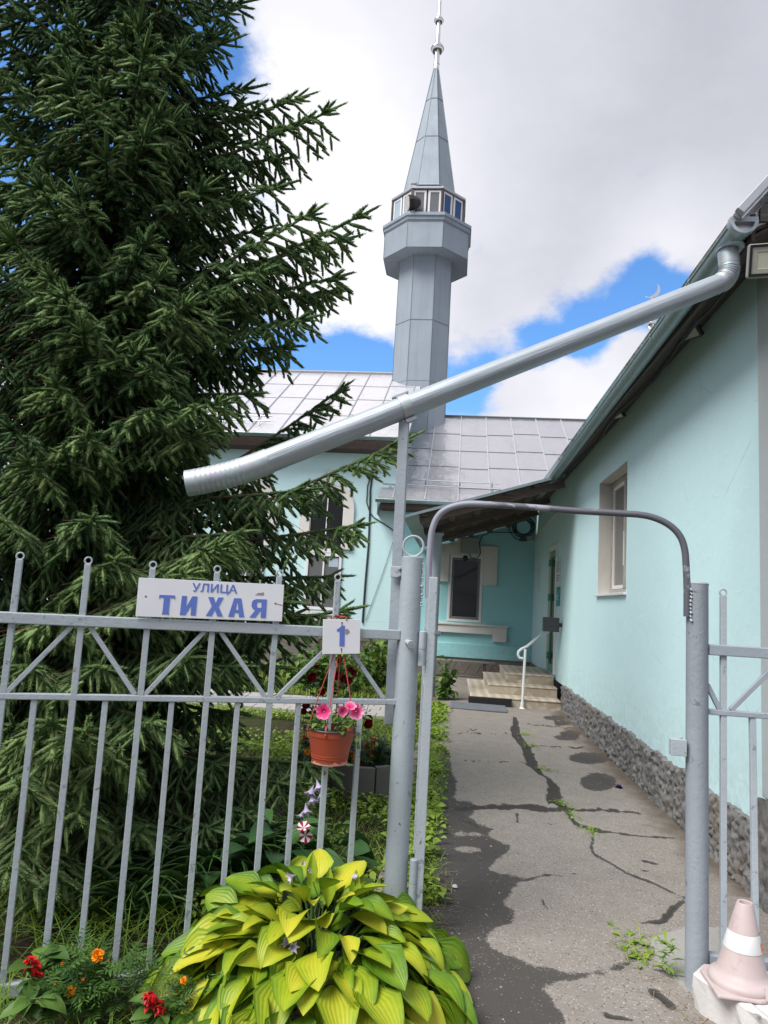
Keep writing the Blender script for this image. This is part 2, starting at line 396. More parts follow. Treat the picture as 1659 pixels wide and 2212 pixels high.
class MB:
    def __init__(s): s.v = []; s.f = []; s.at = {}
    def add(s, vs, fs):
        b = len(s.v); s.v.extend([tuple(map(float, p)) for p in vs]); s.f.extend([tuple(i+b for i in f) for f in fs]); return s
    def box(s, x0, x1, y0, y1, z0, z1):
        v = [(x0, y0, z0), (x1, y0, z0), (x1, y1, z0), (x0, y1, z0), (x0, y0, z1), (x1, y0, z1), (x1, y1, z1), (x0, y1, z1)]
        return s.add(v, [(0, 3, 2, 1), (4, 5, 6, 7), (0, 1, 5, 4), (1, 2, 6, 5), (2, 3, 7, 6), (3, 0, 4, 7)])
    def obox(s, c, ax, ay, az):
        """centre and three half-axis vectors"""
        c, ax, ay, az = map(V3, (c, ax, ay, az)); v = []
        for k in (-1, 1):
            for (i, j) in ((-1, -1), (1, -1), (1, 1), (-1, 1)): v.append(c+ax*i+ay*j+az*k)
        return s.add(v, [(0, 3, 2, 1), (4, 5, 6, 7), (0, 1, 5, 4), (1, 2, 6, 5), (2, 3, 7, 6), (3, 0, 4, 7)])
    def bar(s, p, q, w, h, up=(0, 0, 1)):
        p, q = V3(p), V3(q); d = unit(q-p); a = unit(np.cross(d, up)); b = np.cross(a, d)
        return s.obox((p+q)/2, (q-p)/2, a*w/2, b*h/2)
    def tube(s, pts, r, n=10, cap=True):
        pts = [V3(p) for p in pts]; m = len(pts)
        rs = r if hasattr(r, '__len__') else [r]*m
        T = [unit(pts[min(i+1, m-1)]-pts[max(i-1, 0)]) for i in range(m)]
        ref = np.array([0, 0, 1.]) if abs(T[0][2]) < .9 else np.array([0, 1., 0])
        a = unit(np.cross(T[0], ref)); vs = []
        for i in range(m):
            a = unit(a-T[i]*np.dot(a, T[i])); b = np.cross(T[i], a)
            for j in range(n):
                t = 2*pi*j/n; vs.append(pts[i]+(a*cos(t)+b*sin(t))*rs[i])
        fs = [(i*n+j, i*n+(j+1) % n, (i+1)*n+(j+1) % n, (i+1)*n+j) for i in range(m-1) for j in range(n)]
        if cap: fs += [tuple(range(n-1, -1, -1)), tuple(range((m-1)*n, m*n))]
        return s.add(vs, fs)
    def lathe(s, c, prof, n=20, ang0=0.0, axis=None):
        c = V3(c); vs = []; m = len(prof)
        for (r, z) in prof:
            for j in range(n):
                t = ang0+2*pi*j/n; vs.append(c+np.array([r*cos(t), r*sin(t), z]))
        fs = [(i*n+j, i*n+(j+1) % n, (i+1)*n+(j+1) % n, (i+1)*n+j) for i in range(m-1) for j in range(n)]
        if prof[0][0] > 1e-6: fs.append(tuple(range(n-1, -1, -1)))
        if prof[-1][0] > 1e-6: fs.append(tuple(range((m-1)*n, m*n)))
        return s.add(vs, fs)
    def prism(s, poly, ext):
        poly = [V3(p) for p in poly]; ext = V3(ext); n = len(poly)
        vs = poly+[p+ext for p in poly]
        fs = [tuple(range(n)), tuple(range(2*n-1, n-1, -1))]+[(i, i+n, (i+1) % n+n, (i+1) % n) for i in range(n)]
        return s.add(vs, fs)
    def ringprism(s, outer, inner, ext):
        """frame between two outlines with the same number of points"""
        o = [V3(p) for p in outer]; i_ = [V3(p) for p in inner]; ext = V3(ext); n = len(o)
        vs = o+i_+[p+ext for p in o]+[p+ext for p in i_]; fs = []
        for k in range(n):
            j = (k+1) % n
            fs += [(k, j, n+j, n+k), (2*n+k, 3*n+k, 3*n+j, 2*n+j), (k, 2*n+k, 2*n+j, j), (n+k, n+j, 3*n+j, 3*n+k)]
        return s.add(vs, fs)
    def poly(s, pts): return s.add(pts, [tuple(range(len(pts)))])
    def build(s, name, mat, parent=None, smooth=False, bevel=0, label=None, org=None, ang=38, fixn=True):
        if parent is not None: org = ORG[parent.name]
        elif org is None: org = np.zeros(3)
        v = np.array(s.v, float).reshape(-1, 3)-org
        me = bpy.data.meshes.new(name); me.from_pydata(v.tolist(), [], s.f)
        if fixn:
            import bmesh
            bm = bmesh.new(); bm.from_mesh(me); bmesh.ops.recalc_face_normals(bm, faces=bm.faces); bm.to_mesh(me); bm.free()
        me.materials.append(MATS[mat])
        if smooth: me.shade_smooth(); me.set_sharp_from_angle(angle=radians(ang))
        o = make_obj(name, me, parent, org)
        if bevel:
            b = o.modifiers.new('bevel', 'BEVEL'); b.width = bevel; b.segments = 2; b.limit_method = 'ANGLE'; b.angle_limit = radians(40)
        if label: o['label'] = label
        return o

class FB:
    """foliage builder: many copies of small templates written straight into one mesh"""
    def __init__(s): s.v = []; s.f = []; s.n = 0; s.t = []; s.a = []
    def add(s, tv, tf, R, P, tint, ttint=None, across=None):
        """tv (n,3) template, tf (m,k) faces, R (N,3,3) columns = axes, P (N,3), tint (N,)"""
        tv = np.asarray(tv, float); tf = np.asarray(tf, int); R = np.asarray(R, float); P = np.asarray(P, float); N = len(P)
        vs = np.einsum('nij,vj->nvi', R, tv)+P[:, None, :]
        s.v.append(vs.reshape(-1, 3))
        s.f.append((tf[None]+(np.arange(N)*len(tv)+s.n)[:, None, None]).reshape(-1, tf.shape[1]))
        s.n += N*len(tv)
        tt = np.asarray(tint, float)[:, None]+(np.zeros(len(tv)) if ttint is None else np.asarray(ttint))[None]
        s.t.append(tt.reshape(-1)); s.a.append(np.tile(np.zeros(len(tv)) if across is None else across, N))
    def build(s, name, mat, parent=None, org=None, smooth=True, label=None):
        if parent is not None: org = ORG[parent.name]
        elif org is None: org = np.zeros(3)
        v = np.concatenate(s.v)-org; t = np.clip(np.concatenate(s.t), 0, 1); a = np.concatenate(s.a)
        me = bpy.data.meshes.new(name); me.vertices.add(len(v)); me.vertices.foreach_set('co', v.astype(np.float32).ravel())
        nl = sum(f.size for f in s.f); npoly = sum(len(f) for f in s.f)
        me.loops.add(nl); me.polygons.add(npoly)
        me.loops.foreach_set('vertex_index', np.concatenate([f.ravel() for f in s.f]).astype(np.int32))
        tot = np.concatenate([np.full(len(f), f.shape[1]) for f in s.f]).astype(np.int32)
        st = np.concatenate([[0], np.cumsum(tot)[:-1]]).astype(np.int32)
        me.polygons.foreach_set('loop_start', st)
        if smooth: me.polygons.foreach_set('use_smooth', np.ones(npoly, bool))
        me.update(calc_edges=True)
        at = me.attributes.new('tint', 'FLOAT', 'POINT'); at.data.foreach_set('value', t.astype(np.float32))
        at = me.attributes.new('across', 'FLOAT', 'POINT'); at.data.foreach_set('value', a.astype(np.float32))
        me.materials.append(MATS[mat]); o = make_obj(name, me, parent, org)
        if label: o['label'] = label
        return o

def frames(d, up=(0, 0, 1), roll=None):
    """rotation matrices with column 0 along d (N,3)"""
    d = np.asarray(d, float); d = d/np.linalg.norm(d, axis=1, keepdims=True)
    up = np.broadcast_to(np.asarray(up, float), d.shape)
    sd = np.cross(up, d); ln = np.linalg.norm(sd, axis=1, keepdims=True)
    alt = np.cross(np.broadcast_to([1., 0, 0], d.shape), d)
    sd = np.where(ln > 1e-3, sd/np.maximum(ln, 1e-9), alt/np.maximum(np.linalg.norm(alt, axis=1, keepdims=True), 1e-9))
    w = np.cross(d, sd)
    if roll is not None:
        c, sn = np.cos(roll)[:, None], np.sin(roll)[:, None]; sd, w = sd*c+w*sn, -sd*sn+w*c
    return np.stack([d, sd, w], 2)

def leaf_template(nl=6, nw=2, width=.5, peak=.42, tipp=1.0, droop=.35, cup=.12, wav=0.0, rim=0.0):
    """unit-long leaf along +x, upper side +z; returns verts, quads, edge tint, across"""
    vs, tt, ac = [], [], []
    for i in range(nl+1):
        t = i/nl
        prof = (t/peak)**.75 if t < peak else ((1-t)/(1-peak))**(.72*tipp)
        w = width*.5*max(prof if t < peak else prof, .02)
        ang = droop*t*t
        x = t*cos(ang*.8); z = -droop*t*t*.75
        for j in range(-nw, nw+1):
            u = j/nw
            vs.append((x, w*u, z+cup*w*2*abs(u)**1.6+wav*sin(9*t+2*u)*abs(u)*w)); tt.append(rim*(abs(u)**2.2)+rim*.8*max(0, .25-t)*2); ac.append(u*(1 if w > .03 else .3))
    m = 2*nw+1
    f = [(i*m+j, (i+1)*m+j, (i+1)*m+j+1, i*m+j+1) for i in range(nl) for j in range(m-1)]
    return np.array(vs), np.array(f), np.array(tt), np.array(ac)

def text_mesh(body, size, offset=0.0, sx=1.0):
    cu = bpy.data.curves.new('lettering', 'FONT'); cu.body = body; cu.size = size; cu.offset = offset; cu.extrude = .0006
    cu.align_x = 'CENTER'; cu.align_y = 'CENTER'
    ob = bpy.data.objects.new('lettering_tmp', cu); COL.objects.link(ob)
    dg = bpy.context.evaluated_depsgraph_get()
    me = bpy.data.meshes.new_from_object(ob.evaluated_get(dg)); bpy.data.objects.remove(ob); bpy.data.curves.remove(cu)
    if sx != 1:
        for v in me.vertices: v.co.x *= sx
    return me
def letters_mesh(polys):
    """polys: list of letters, each a list of outlines (the later ones holes)"""
    cu = bpy.data.curves.new('lettering', 'CURVE'); cu.dimensions = '2D'; cu.fill_mode = 'FRONT'; cu.extrude = .0006
    for letter in polys:
        for ol in letter:
            sp = cu.splines.new('POLY'); sp.points.add(len(ol)-1); sp.use_cyclic_u = True
            for p, (x, y) in zip(sp.points, ol): p.co = (x, y, 0, 1)
    ob = bpy.data.objects.new('lettering_tmp', cu); COL.objects.link(ob)
    dg = bpy.context.evaluated_depsgraph_get()
    me = bpy.data.meshes.new_from_object(ob.evaluated_get(dg)); bpy.data.objects.remove(ob); bpy.data.curves.remove(cu)
    return me
def place_mesh(name, me, mat, parent, c, ax, ay, label=None):
    """lays a flat xy mesh with its x along ax and y along ay, centred on c (world)"""
    az = np.cross(ax, ay); org = ORG[parent.name]
    for v in me.vertices:
        p = c+ax*v.co.x+ay*v.co.y+az*v.co.z-org; v.co = p
    me.materials.clear(); me.materials.append(MATS[mat]); me.name = name
    o = make_obj(name, me, parent, org)
    if label: o['label'] = label
    return o

# ------------------------------------------------------------------ ground, path, paving
PATH_X0, PATH_X1 = -0.22, 1.80
def build_ground():
    m = MB(); 
    gx = np.concatenate([[-400, -60, -14], np.linspace(-6, 2.2, 60), [8, 60, 400]]); gy = np.concatenate([[-60, -6, 0], np.linspace(1.2, 7, 46), [9, 12, 20, 60, 700]])
    vs = []
    for y in gy:
        for x in gx:
            z = -.03-.085*max(0, 1-abs(y-(3.47+(x+.2)*.415))/1.6)*min(1, max(0, (-.45-x)/.5)) if -7 < x < 2 else -.03
            if abs(x) < 7 and 1 < y < 9: z += .012*mnoise.noise(Vector((x*4, y*4, 0)))-.006
            vs.append((x, y, z))
    nxg = len(gx); m.add(vs, [(j*nxg+i, j*nxg+i+1, (j+1)*nxg+i+1, (j+1)*nxg+i) for j in range(len(gy)-1) for i in range(nxg-1)])
    tag(m.build('ground', 'garden_soil', smooth=True, fixn=False), 'dark bare earth under the garden and fence', 'ground', kind='structure')
    # the path: fine sheet, with worn zones and cracks as sunken shapes
    nx, ny = 260, 640
    xs = np.linspace(PATH_X0-.06, 2.6, nx); tt = np.linspace(0, 1, ny); ys = 1.2*(16.3/1.2)**tt
    X, Y = np.meshgrid(xs, ys); P = np.stack([X.ravel(), Y.ravel(), np.zeros(X.size)], 1)
    v = P-CP; q = v@FW; px = W0/2+F0*(v@RT)/q; py = H0/2-F0*(v@UP)/q
    zx = (px-916)/.3646; zy = (py-1469)/.3646
    nz = np.array([mnoise.noise(Vector((a*9, b*9, 0)))*.6+mnoise.noise(Vector((a*31, b*31, 3)))*.4 for a, b in P[:, :2]])
    nz2 = np.array([mnoise.noise(Vector((a*2.3, b*2.3, 5))) for a, b in P[:, :2]])
    jx = zx+nz*26*(zy.clip(0, 2000)/1400+.25); jy = zy+nz*16
    def inpoly(poly):
        r = np.zeros(len(zx), bool); n = len(poly)
        for i in range(n):
            (x1, y1), (x2, y2) = poly[i], poly[(i+1) % n]
            if y1 == y2: continue
            c = ((y1 > jy) != (y2 > jy)) & (jx < (x2-x1)*(jy-y1)/(y2-y1)+x1); r ^= c
        return r
    def inline(pts, asp=.55):
        r = np.zeros(len(zx), bool)
        for (x1, y1, w1), (x2, y2, w2) in zip(pts[:-1], pts[1:]):
            dx, dy = x2-x1, (y2-y1); L2 = dx*dx+dy*dy
            t = np.clip(((jx-x1)*dx+(jy-y1)*dy)/L2, 0, 1)
            d = np.hypot(jx-x1-t*dx, (jy-y1-t*dy)/asp); r |= d < (w1+(w2-w1)*t)*(.5 if w1+w2 > 80 else .37)*(.75+.9*abs(nz))
        return r
    dark = inpoly([(60, 380), (150, 430), (165, 560), (192, 610), (180, 720), (290, 725), (300, 800), (250, 805), (330, 860), (415, 885), (375, 920), (450, 970), (522, 985), (505, 1020),
                   (430, 1060), (388, 1130), (480, 1165), (610, 1180), (540, 1220), (525, 1260), (455, 1320), (545, 1390), (505, 1465), (370, 1500), (358, 1550),
                   (420, 1625), (560, 1665), (690, 1720), (930, 1752), (1180, 1680), (1215, 1600), (1290, 1640), (1180, 1720), (900, 1790), (690, 1820), (760, 1905), (830, 2000), (900, 2400), (-700, 2400), (-200, 1500), (0, 700)])
    keep = inpoly([(180, 905), (340, 905), (350, 935), (180, 925)]) | inpoly([(180, 990), (330, 990), (345, 1030), (190, 1020)])
    dark &= ~keep
    wide = dark.copy(); dark = np.zeros(len(zx), bool)
    for ln in ([(540, 230, 26), (545, 330, 60), (600, 400, 60), (640, 500, 74), (690, 560, 30), (735, 590, 24), (770, 650, 80), (770, 710, 100), (830, 760, 34), (870, 820, 30), (900, 860, 46), (1000, 892, 34), (1180, 920, 26), (1350, 935, 16), (1530, 945, 10)],
               [(1000, 890, 10), (992, 1000, 22), (1010, 1040, 30), (1100, 1090, 18), (1200, 1150, 24), (1320, 1195, 30), (1500, 1280, 16), (1550, 1295, 14)],
               [(1560, 1300, 24), (1490, 1350, 46), (1420, 1440, 60), (1290, 1450, 26)], [(1000, 1048, 9), (900, 1085, 14)],
               [(560, 1190, 26), (680, 1172, 18), (830, 1162, 11), (930, 1160, 7)], [(190, 762, 60), (560, 758, 50), (720, 775, 66), (860, 775, 36), (1000, 772, 26), (1290, 795, 28)],
               [(590, 268, 10), (720, 276, 14), (890, 290, 12)], [(640, 395, 14), (950, 405, 14)], [(190, 480, 9), (400, 490, 7), (600, 497, 5)], [(180, 318, 5), (500, 322, 4)],
               [(640, 842, 8), (760, 862, 9), (870, 864, 9)], [(550, 800, 26), (555, 850, 14)], [(700, 1310, 24), (735, 1370, 18), (690, 1378, 10)], [(1300, 1085, 26), (1390, 1105, 22)],
               [(1090, 2010, 60), (1230, 2030, 40)], [(1360, 1860, 70), (1480, 1960, 60)], [(840, 1122, 10), (815, 1175, 16)], [(235, 830, 34), (350, 880, 30)], [(1300, 620, 14), (1210, 560, 30)], [(250, 300, 10), (315, 301, 8)],
               [(1290, 1130, 26), (1315, 1135, 12)]):
        dark |= inline(ln)
    for (cx, cy, rx, ry) in ((985, 468, 125, 34), (1030, 612, 108, 54), (850, 345, 80, 18), (775, 228, 70, 14), (820, 260, 60, 12), (870, 318, 70, 12)):
        wide |= ((jx-cx)/rx)**2+((jy-cy)/ry)**2 < 1
    dirt = np.zeros(len(zx))
    edge = 1.80-P[:, 0]
    dirt = np.clip(1.2-edge/(.12+.16*np.clip(nz2+.5, 0, 1))+nz*.5, 0, .85)*(P[:, 1] > 4.4)
    dirt = np.maximum(dirt, np.clip(1.3-(P[:, 0]-PATH_X0)/.13+nz*.8, 0, .8))
    pad = (inpoly([(1335, 1560), (1400, 1520), (1560, 1480), (1760, 1480), (1760, 2000), (1545, 1850), (1470, 1790), (1380, 1680)])).astype(float)
    def blur(a, n):
        d = a.astype(float).reshape(ny, nx)
        for _ in range(n):
            q = d.copy()
            for s_ in (1, -1): q += np.roll(d, s_, 0)+np.roll(d, s_, 1)
            d = q/5
        return d.ravel()
    wd = blur(wide, 9); d = blur(dark, 1)
    Z = .012-.006*wd-.010*d+nz*.0025+nz2*.006+pad*.006
    m = MB(); vs = np.stack([P[:, 0], P[:, 1], Z], 1)
    idx = np.arange(nx*ny).reshape(ny, nx)
    fs = np.stack([idx[:-1, :-1], idx[:-1, 1:], idx[1:, 1:], idx[1:, :-1]], 2).reshape(-1, 4)
    me = bpy.data.meshes.new('path'); me.from_pydata(vs.tolist(), [], fs.tolist())
    for nm, arr in (('worn', wd), ('crack', d), ('dirt', dirt), ('pad', pad)):
        at = me.attributes.new(nm, 'FLOAT', 'POINT'); at.data.foreach_set('value', np.asarray(arr, np.float32))
    me.shade_smooth(); me.materials.append(MATS['path_asphalt'])
    o = make_obj('path', me, None, np.zeros(3)); tag(o, 'cracked worn asphalt path leading to the steps', 'path', kind='structure')
    # paved strip in the garden
    rnd = random.Random(4); m = MB()
    for j in range(5):
        for i in range(26):
            x = -6.6+i*.245+(.12 if j % 2 else 0); y = 9.75+j*.29
            if x+.24 > -.40: continue
            z = .01+rnd.uniform(-.006, .006); m.box(x, x+.237, y, y+.282, -.04, z)
    tag(m.build('paving', 'paving_concrete', bevel=.006), 'pale concrete paving slabs crossing the garden lawn', 'paving', kind='structure')
    m = MB(); y = 3.9
    while y < 12.2:
        l = rnd.uniform(.4, .55); x = -.30+rnd.uniform(-.012, .012)
        m.obox((x, y+l/2, .0), (.035, 0, 0), (rnd.uniform(-.01, .01), l/2-.008, 0), (0, 0, .03+rnd.uniform(-.008, .01))); y += l
    tag(m.build('kerb', 'kerb_concrete', bevel=.01), 'low crumbling concrete kerb between the lawn and path', 'kerb', kind='structure')
build_ground()

# ------------------------------------------------------------------ right wing: the turquoise house beside the path
YC = 4.30
XW, YB = 1.80, 16.2           # wall plane of the house, wall plane of the far facade
GX, GY0 = 1.43, 3.62          # gutter line and its near end
def rect_hole_wall(m, ys, zs, holes, X, depth):
    """wall sheet in the plane x=X from a grid of y and z breaks, minus holes, plus reveals going to x=X+depth"""
    for j in range(len(ys)-1):
        for k in range(len(zs)-1):
            yc, zc = (ys[j]+ys[j+1])/2, (zs[k]+zs[k+1])/2
            if any(h[0] < yc < h[1] and h[2] < zc < h[3] for h in holes): continue
            m.poly([(X, ys[j], zs[k]), (X, ys[j+1], zs[k]), (X, ys[j+1], zs[k+1]), (X, ys[j], zs[k+1])])
def build_house():
    t = thing('turquoise_house', 'turquoise plastered house wing beside the path with rough grey plinth and galvanised gutter', 'house', (XW, 4.15, 0))
    win = (7.62, 9.07, 1.77, 3.20); door = (12.62, 13.50, .47, 2.66)
    m = MB()
    ys = [YC, 7.62, 9.07, 12.62, 13.50, 16.2]; zs = [.40, .47, 1.77, 2.66, 3.20, 3.80]
    rect_hole_wall(m, ys, zs, [win, door], XW, .2)
    m.poly([(XW, YC, .40), (XW+5, YC, .40), (XW+5, YC, 3.72), (XW+2.6, YC, 6.85), (XW, YC, 3.72)])
    m.poly([(XW+5, YC, .40), (XW+5, 16.2, .40), (XW+5, 16.2, 3.72), (XW+5, YC, 3.72)])
    m.poly([(XW, YC, .40), (XW, 16.2, .40), (XW+5, 16.2, .40), (XW+5, YC, .40)])
    m.build('wall', 'turquoise_plaster', t, fixn=False)
    # pale corner strip and its own stub of plinth
    m = MB(); m.box(XW-.03, XW+.42, YC-.29, YC-.003, .59, 3.74); m.build('corner_panel', 'pale_grey_plaster', t, bevel=.008)
    # rough plinth: a gouged, displaced sheet with a ragged upper edge
    rnd = random.Random(11)
    def rough_sheet(name, y0, y1, top, xo):
        n1 = int((y1-y0)/.018); yy = y0+(y1-y0)*(np.linspace(0, 1, n1)**1.45); nzv = 34
        vs = []; fs = []
        for i, y in enumerate(yy):
            tp = top+.035*mnoise.noise(Vector((y*3.1, 2, 0)))+.03*mnoise.noise(Vector((y*14, 5, 0)))
            for k in range(nzv):
                z = -.02+(tp+.02)*k/(nzv-1)
                a = mnoise.noise(Vector((y*13, z*9, 0)))*.35
                cell = mnoise.voronoi(Vector((y*19+a, z*13+a*1.5, .3)))[0]
                h = (cell[1]-cell[0])*.040+mnoise.fractal(Vector((y*20, z*20, 1)), 1.0, 2.0, 3)*.012+.02*mnoise.noise(Vector((y*30+z*14, z*24, 7)))
                h *= 1 if k < nzv-1 else .6
                vs.append((XW-xo-h if name else XW, y, z))
        for i in range(n1-1):
            for k in range(nzv-1):
                a = i*nzv+k; fs.append((a, a+nzv, a+nzv+1, a+1))
        # close the top back to the wall
        b = len(vs)
        for i, y in enumerate(yy): vs.append((XW+.01, y, vs[i*nzv+nzv-1][2]+.004))
        for i in range(n1-1): fs.append((i*nzv+nzv-1, (i+1)*nzv+nzv-1, b+i+1, b+i))
        mm = MB(); mm.add(vs, fs); return mm
    mm = rough_sheet('p', YC+.01, 11.52, .41, .03); mm.build('plinth', 'rough_cement', t, smooth=True, ang=50, fixn=False)
    m = MB()
    yy = np.linspace(YC-.31, YC+.005, 18); zzs = np.linspace(-.02, .60, 30); vs = []; fs = []
    loop = [(XW-.045, y) for y in yy[::-1]]+[(x, YC-.31) for x in np.linspace(XW-.03, XW+.6, 22)]
    for (x, y) in loop:
        for z in zzs:
            c = mnoise.voronoi(Vector((x*12, y*12, z*9)))[0]; h = (c[1]-c[0])*.045
            top = .595+.02*mnoise.noise(Vector((x*9+y*9, 1, 0)))
            vs.append((x-(h if y > YC-.30 else 0), y-(0 if y > YC-.30 else h), min(z, top)))
    n = len(zzs)
    for i in range(len(loop)-1):
        for k in range(n-1): a = i*n+k; fs.append((a, a+n, a+n+1, a+1))
    m.add(vs, fs); m.build('corner_plinth', 'rough_cement', t, smooth=True, ang=50, fixn=False)
    # smoother plinth beyond the steps
    m = MB(); m.box(XW-.03, XW+.02, 13.9, 16.19, -.02, .40); m.build('plinth', 'dark_plinth', t)
    # window: deep cream reveal, white outer frame, two sashes with old wood edges
    y0, y1, z0, z1 = win
    w = MB(); d = .2
    w.poly([(XW, y0, z0), (XW+d, y0, z0), (XW+d, y0, z1), (XW, y0, z1)]); w.poly([(XW, y1, z0), (XW, y1, z1), (XW+d, y1, z1), (XW+d, y1, z0)])
    w.poly([(XW, y0, z1), (XW, y1, z1), (XW+d, y1, z1), (XW+d, y0, z1)]); w.poly([(XW, y0, z0), (XW, y1, z0), (XW+d, y1, z0), (XW+d, y0, z0)])
    wr = w.build('window_reveal', 'cream_reveal', t, fixn=False)
    m = MB(); X0 = XW+.15
    def fr(m, y0, y1, z0, z1, wd, xa, xb):
        m.box(xa, xb, y0, y0+wd, z0, z1); m.box(xa, xb, y1-wd, y1, z0, z1); m.box(xa, xb, y0+wd, y1-wd, z0, z0+wd); m.box(xa, xb, y0+wd, y1-wd, z1-wd, z1)
    fr(m, y0+.004, y1-.004, z0+.03, z1-.004, .055, X0, X0+.06)
    ym = (y0+y1)/2; m.box(X0-.004, X0+.056, ym-.045, ym+.045, z0+.09, z1-.06)
    wf = m.build('window', 'old_window_wood', t, bevel=.004)
    m = MB()
    for (a, b) in ((y0+.06, ym-.047), (ym+.047, y1-.06)): fr(m, a, b, z0+.09, z1-.06, .045, X0+.012, X0+.05)
    m.box(X0-.014, X0+.002, ym-.012, ym+.012, z0+.35, z0+.75)
    m.build('sash', 'white_plaster', wf, bevel=.003)
    m = MB(); m.box(X0+.03, X0+.036, y0+.09, y1-.09, z0+.12, z1-.09); m.build('pane', 'curtain_glass', wf)
    m = MB(); m.box(X0-.0, X0+.012, y0+.3, y0+.32, z0+.12, z1-.1); 
    m = MB(); m.obox(((XW-.035+XW+.17)/2, ym, z0+.012), (.1, 0, .004), (0, (y1-y0)/2+.03, 0), (-.001, 0, .014)); m.build('window_sill', 'white_paint', t, bevel=.004)
    # door: white surround, green aluminium leaf with long panes, hinges
    y0, y1, z0, z1 = door
    m = MB(); fw = .10
    m.box(XW-.03, XW+.10, y0-fw+.0, y0, z0, z1+fw); m.box(XW-.03, XW+.10, y1, y1+fw, z0, z1+fw); m.box(XW-.028, XW+.10, y0, y1, z1, z1+fw)
    m.build('door_frame', 'white_paint', t, bevel=.006)
    m = MB(); xd = XW+.01
    m.box(xd, xd+.05, y0+.005, y0+.09, z0+.01, z1-.01); m.box(xd, xd+.05, y1-.09, y1-.005, z0+.01, z1-.01)
    for za, zb in ((z0+.01, z0+.14), (z0+.78, z0+.90), (z1-.12, z1-.01)): m.box(xd, xd+.05, y0+.09, y1-.09, za, zb)
    dr = m.build('door', 'green_door_paint', t, bevel=.004)
    m = MB(); m.box(xd+.02, xd+.03, y0+.09, y1-.09, z0+.14, z0+.78); m.box(xd+.02, xd+.03, y0+.09, y1-.09, z0+.90, z1-.12); m.build('pane', 'dark_glass', dr)
    for z in (z0+.22, z0+1.28, z0+1.92):
        m = MB(); m.box(xd-.035, xd, y1-.10, y1-.02, z, z+.11); m.tube([(xd-.03, y1-.01, z-.01), (xd-.03, y1-.01, z+.12)], .014, 8); m.build('hinge', 'green_door_paint', dr, bevel=.003)
    # roof, boards, gutter
    RS = 1.2; ex = GX-.06; ez = 3.66; rx = 4.35; rz = ez+RS*(rx-ex)
    nrm = unit((-RS, 0, 1))
    m = MB(); th = nrm*-.05
    m.prism([(ex, 3.58, ez), (ex, 15.0, ez), (rx, 15.0, rz), (rx, 3.58, rz)], th)
    m.prism([(rx+.002, 3.58, rz), (rx+.002, 15.0, rz), (2*rx-ex, 15.0, ez), (2*rx-ex, 3.58, ez)], (0.03, 0, -.04))
    rf = m.build('roof', 'wing_roof_sheet', t)
    m = MB()
    for y in np.arange(4.2, 15, .62): m.obox((ex+(rx-ex)*.6, y, ez+(rz-ez)*.6+.015), ((rx-ex)*.39, 0, (rz-ez)*.39), (0, .008, 0), nrm*.014)
    m.build('seam', 'seam_light', rf)
    m = MB()   # verge flashing along the gable edge
    m.obox(((ex+rx)/2+.012, 3.555, (ez+rz)/2-.012), ((rx-ex)/2, 0, (rz-ez)/2), (0, .02, 0), nrm*.022); m.build('verge', 'seam_grey', rf, bevel=.004)
    m = MB()   # soffit boards under the eave and the boarded gable overhang
    m.prism([(GX+.05, 3.69, 3.56), (XW+.03, 3.69, 3.785), (XW+.03, 3.69, 3.80), (GX+.05, 3.69, 3.58)], (0, 11.9, 0)); m.build('soffit', 'brown_timber_long', t)
    m = MB(); m.box(GX+.055, GX+.075, 3.66, 15.6, 3.545, 3.70); m.build('fascia', 'brown_timber_long', t)
    m = MB()
    for i in range(7):
        x = 1.53+i*.17
        za = ez+RS*(x-ex)-.12; zb = za+RS*.165
        m.prism([(x, 3.66, 3.66), (x+.163, 3.66, 3.66), (x+.163, 3.66, zb), (x, 3.66, za)], (0, .025, 0))
    m.build('gable_boarding', 'grey_timber', t, bevel=.003)
    m = MB(); m.box(XW+.04, XW+1.1, 3.69, YC-.01, 3.76, 3.778); m.prism([(1.52, 3.688, 3.62), (XW+.035, 3.688, 3.765), (XW+.035, 3.688, 3.775), (1.52, 3.688, 3.64)], (0, .3, 0)); m.build('soffit', 'brown_timber', t)
    # gutter: half round trough, rolled front bead, brackets and a D-shaped stop end
    R = .060; pts = []
    def half(y, r, z): return [(GX+r*cos(a), y, z+r*sin(a)) for a in np.linspace(pi, 2*pi, 13)]
    m = MB(); ya, yb = GY0, 12.4; za, zb = 3.625, 3.535
    vs = half(ya, R, za)+half(yb, R, zb)+half(ya, R-.004, za)+half(yb, R-.004, zb); n = 13; fs = []
    for j in range(n-1): fs += [(j, n+j, n+j+1, j+1), (2*n+j, 2*n+j+1, 3*n+j+1, 3*n+j)]
    fs += [(0, 2*n, 3*n, n), (n-1, 2*n-1, 4*n-1, 3*n-1)]
    m.add(vs, fs); m.tube([(GX-R, ya, za+.004), (GX-R, yb, zb+.004)], .009, 8)
    g = m.build('gutter', 'gutter_zinc', t, smooth=True, ang=50)
    m = MB(); m.ringprism([(GX+(R+.012)*cos(a), ya-.012, za+.012+(R+.012)*sin(a)) for a in np.linspace(pi, 2*pi, 15)], [(GX+(R-.008)*cos(a), ya-.012, za+.004+(R-.008)*sin(a)*.92) for a in np.linspace(pi, 2*pi, 15)], (0, .05, 0))
    m.box(GX-R-.01, GX+R+.01, ya-.012, ya+.03, za+.013, za+.03)
    m.build('stop_end', 'galvanised_steel', g, smooth=True)
    m = MB(); m.poly([(GX+(R-.003)*cos(a), ya+.02, za+.006+(R-.003)*sin(a)) for a in np.linspace(pi, 2*pi, 15)]); m.build('end_plate', 'seam_light', g)
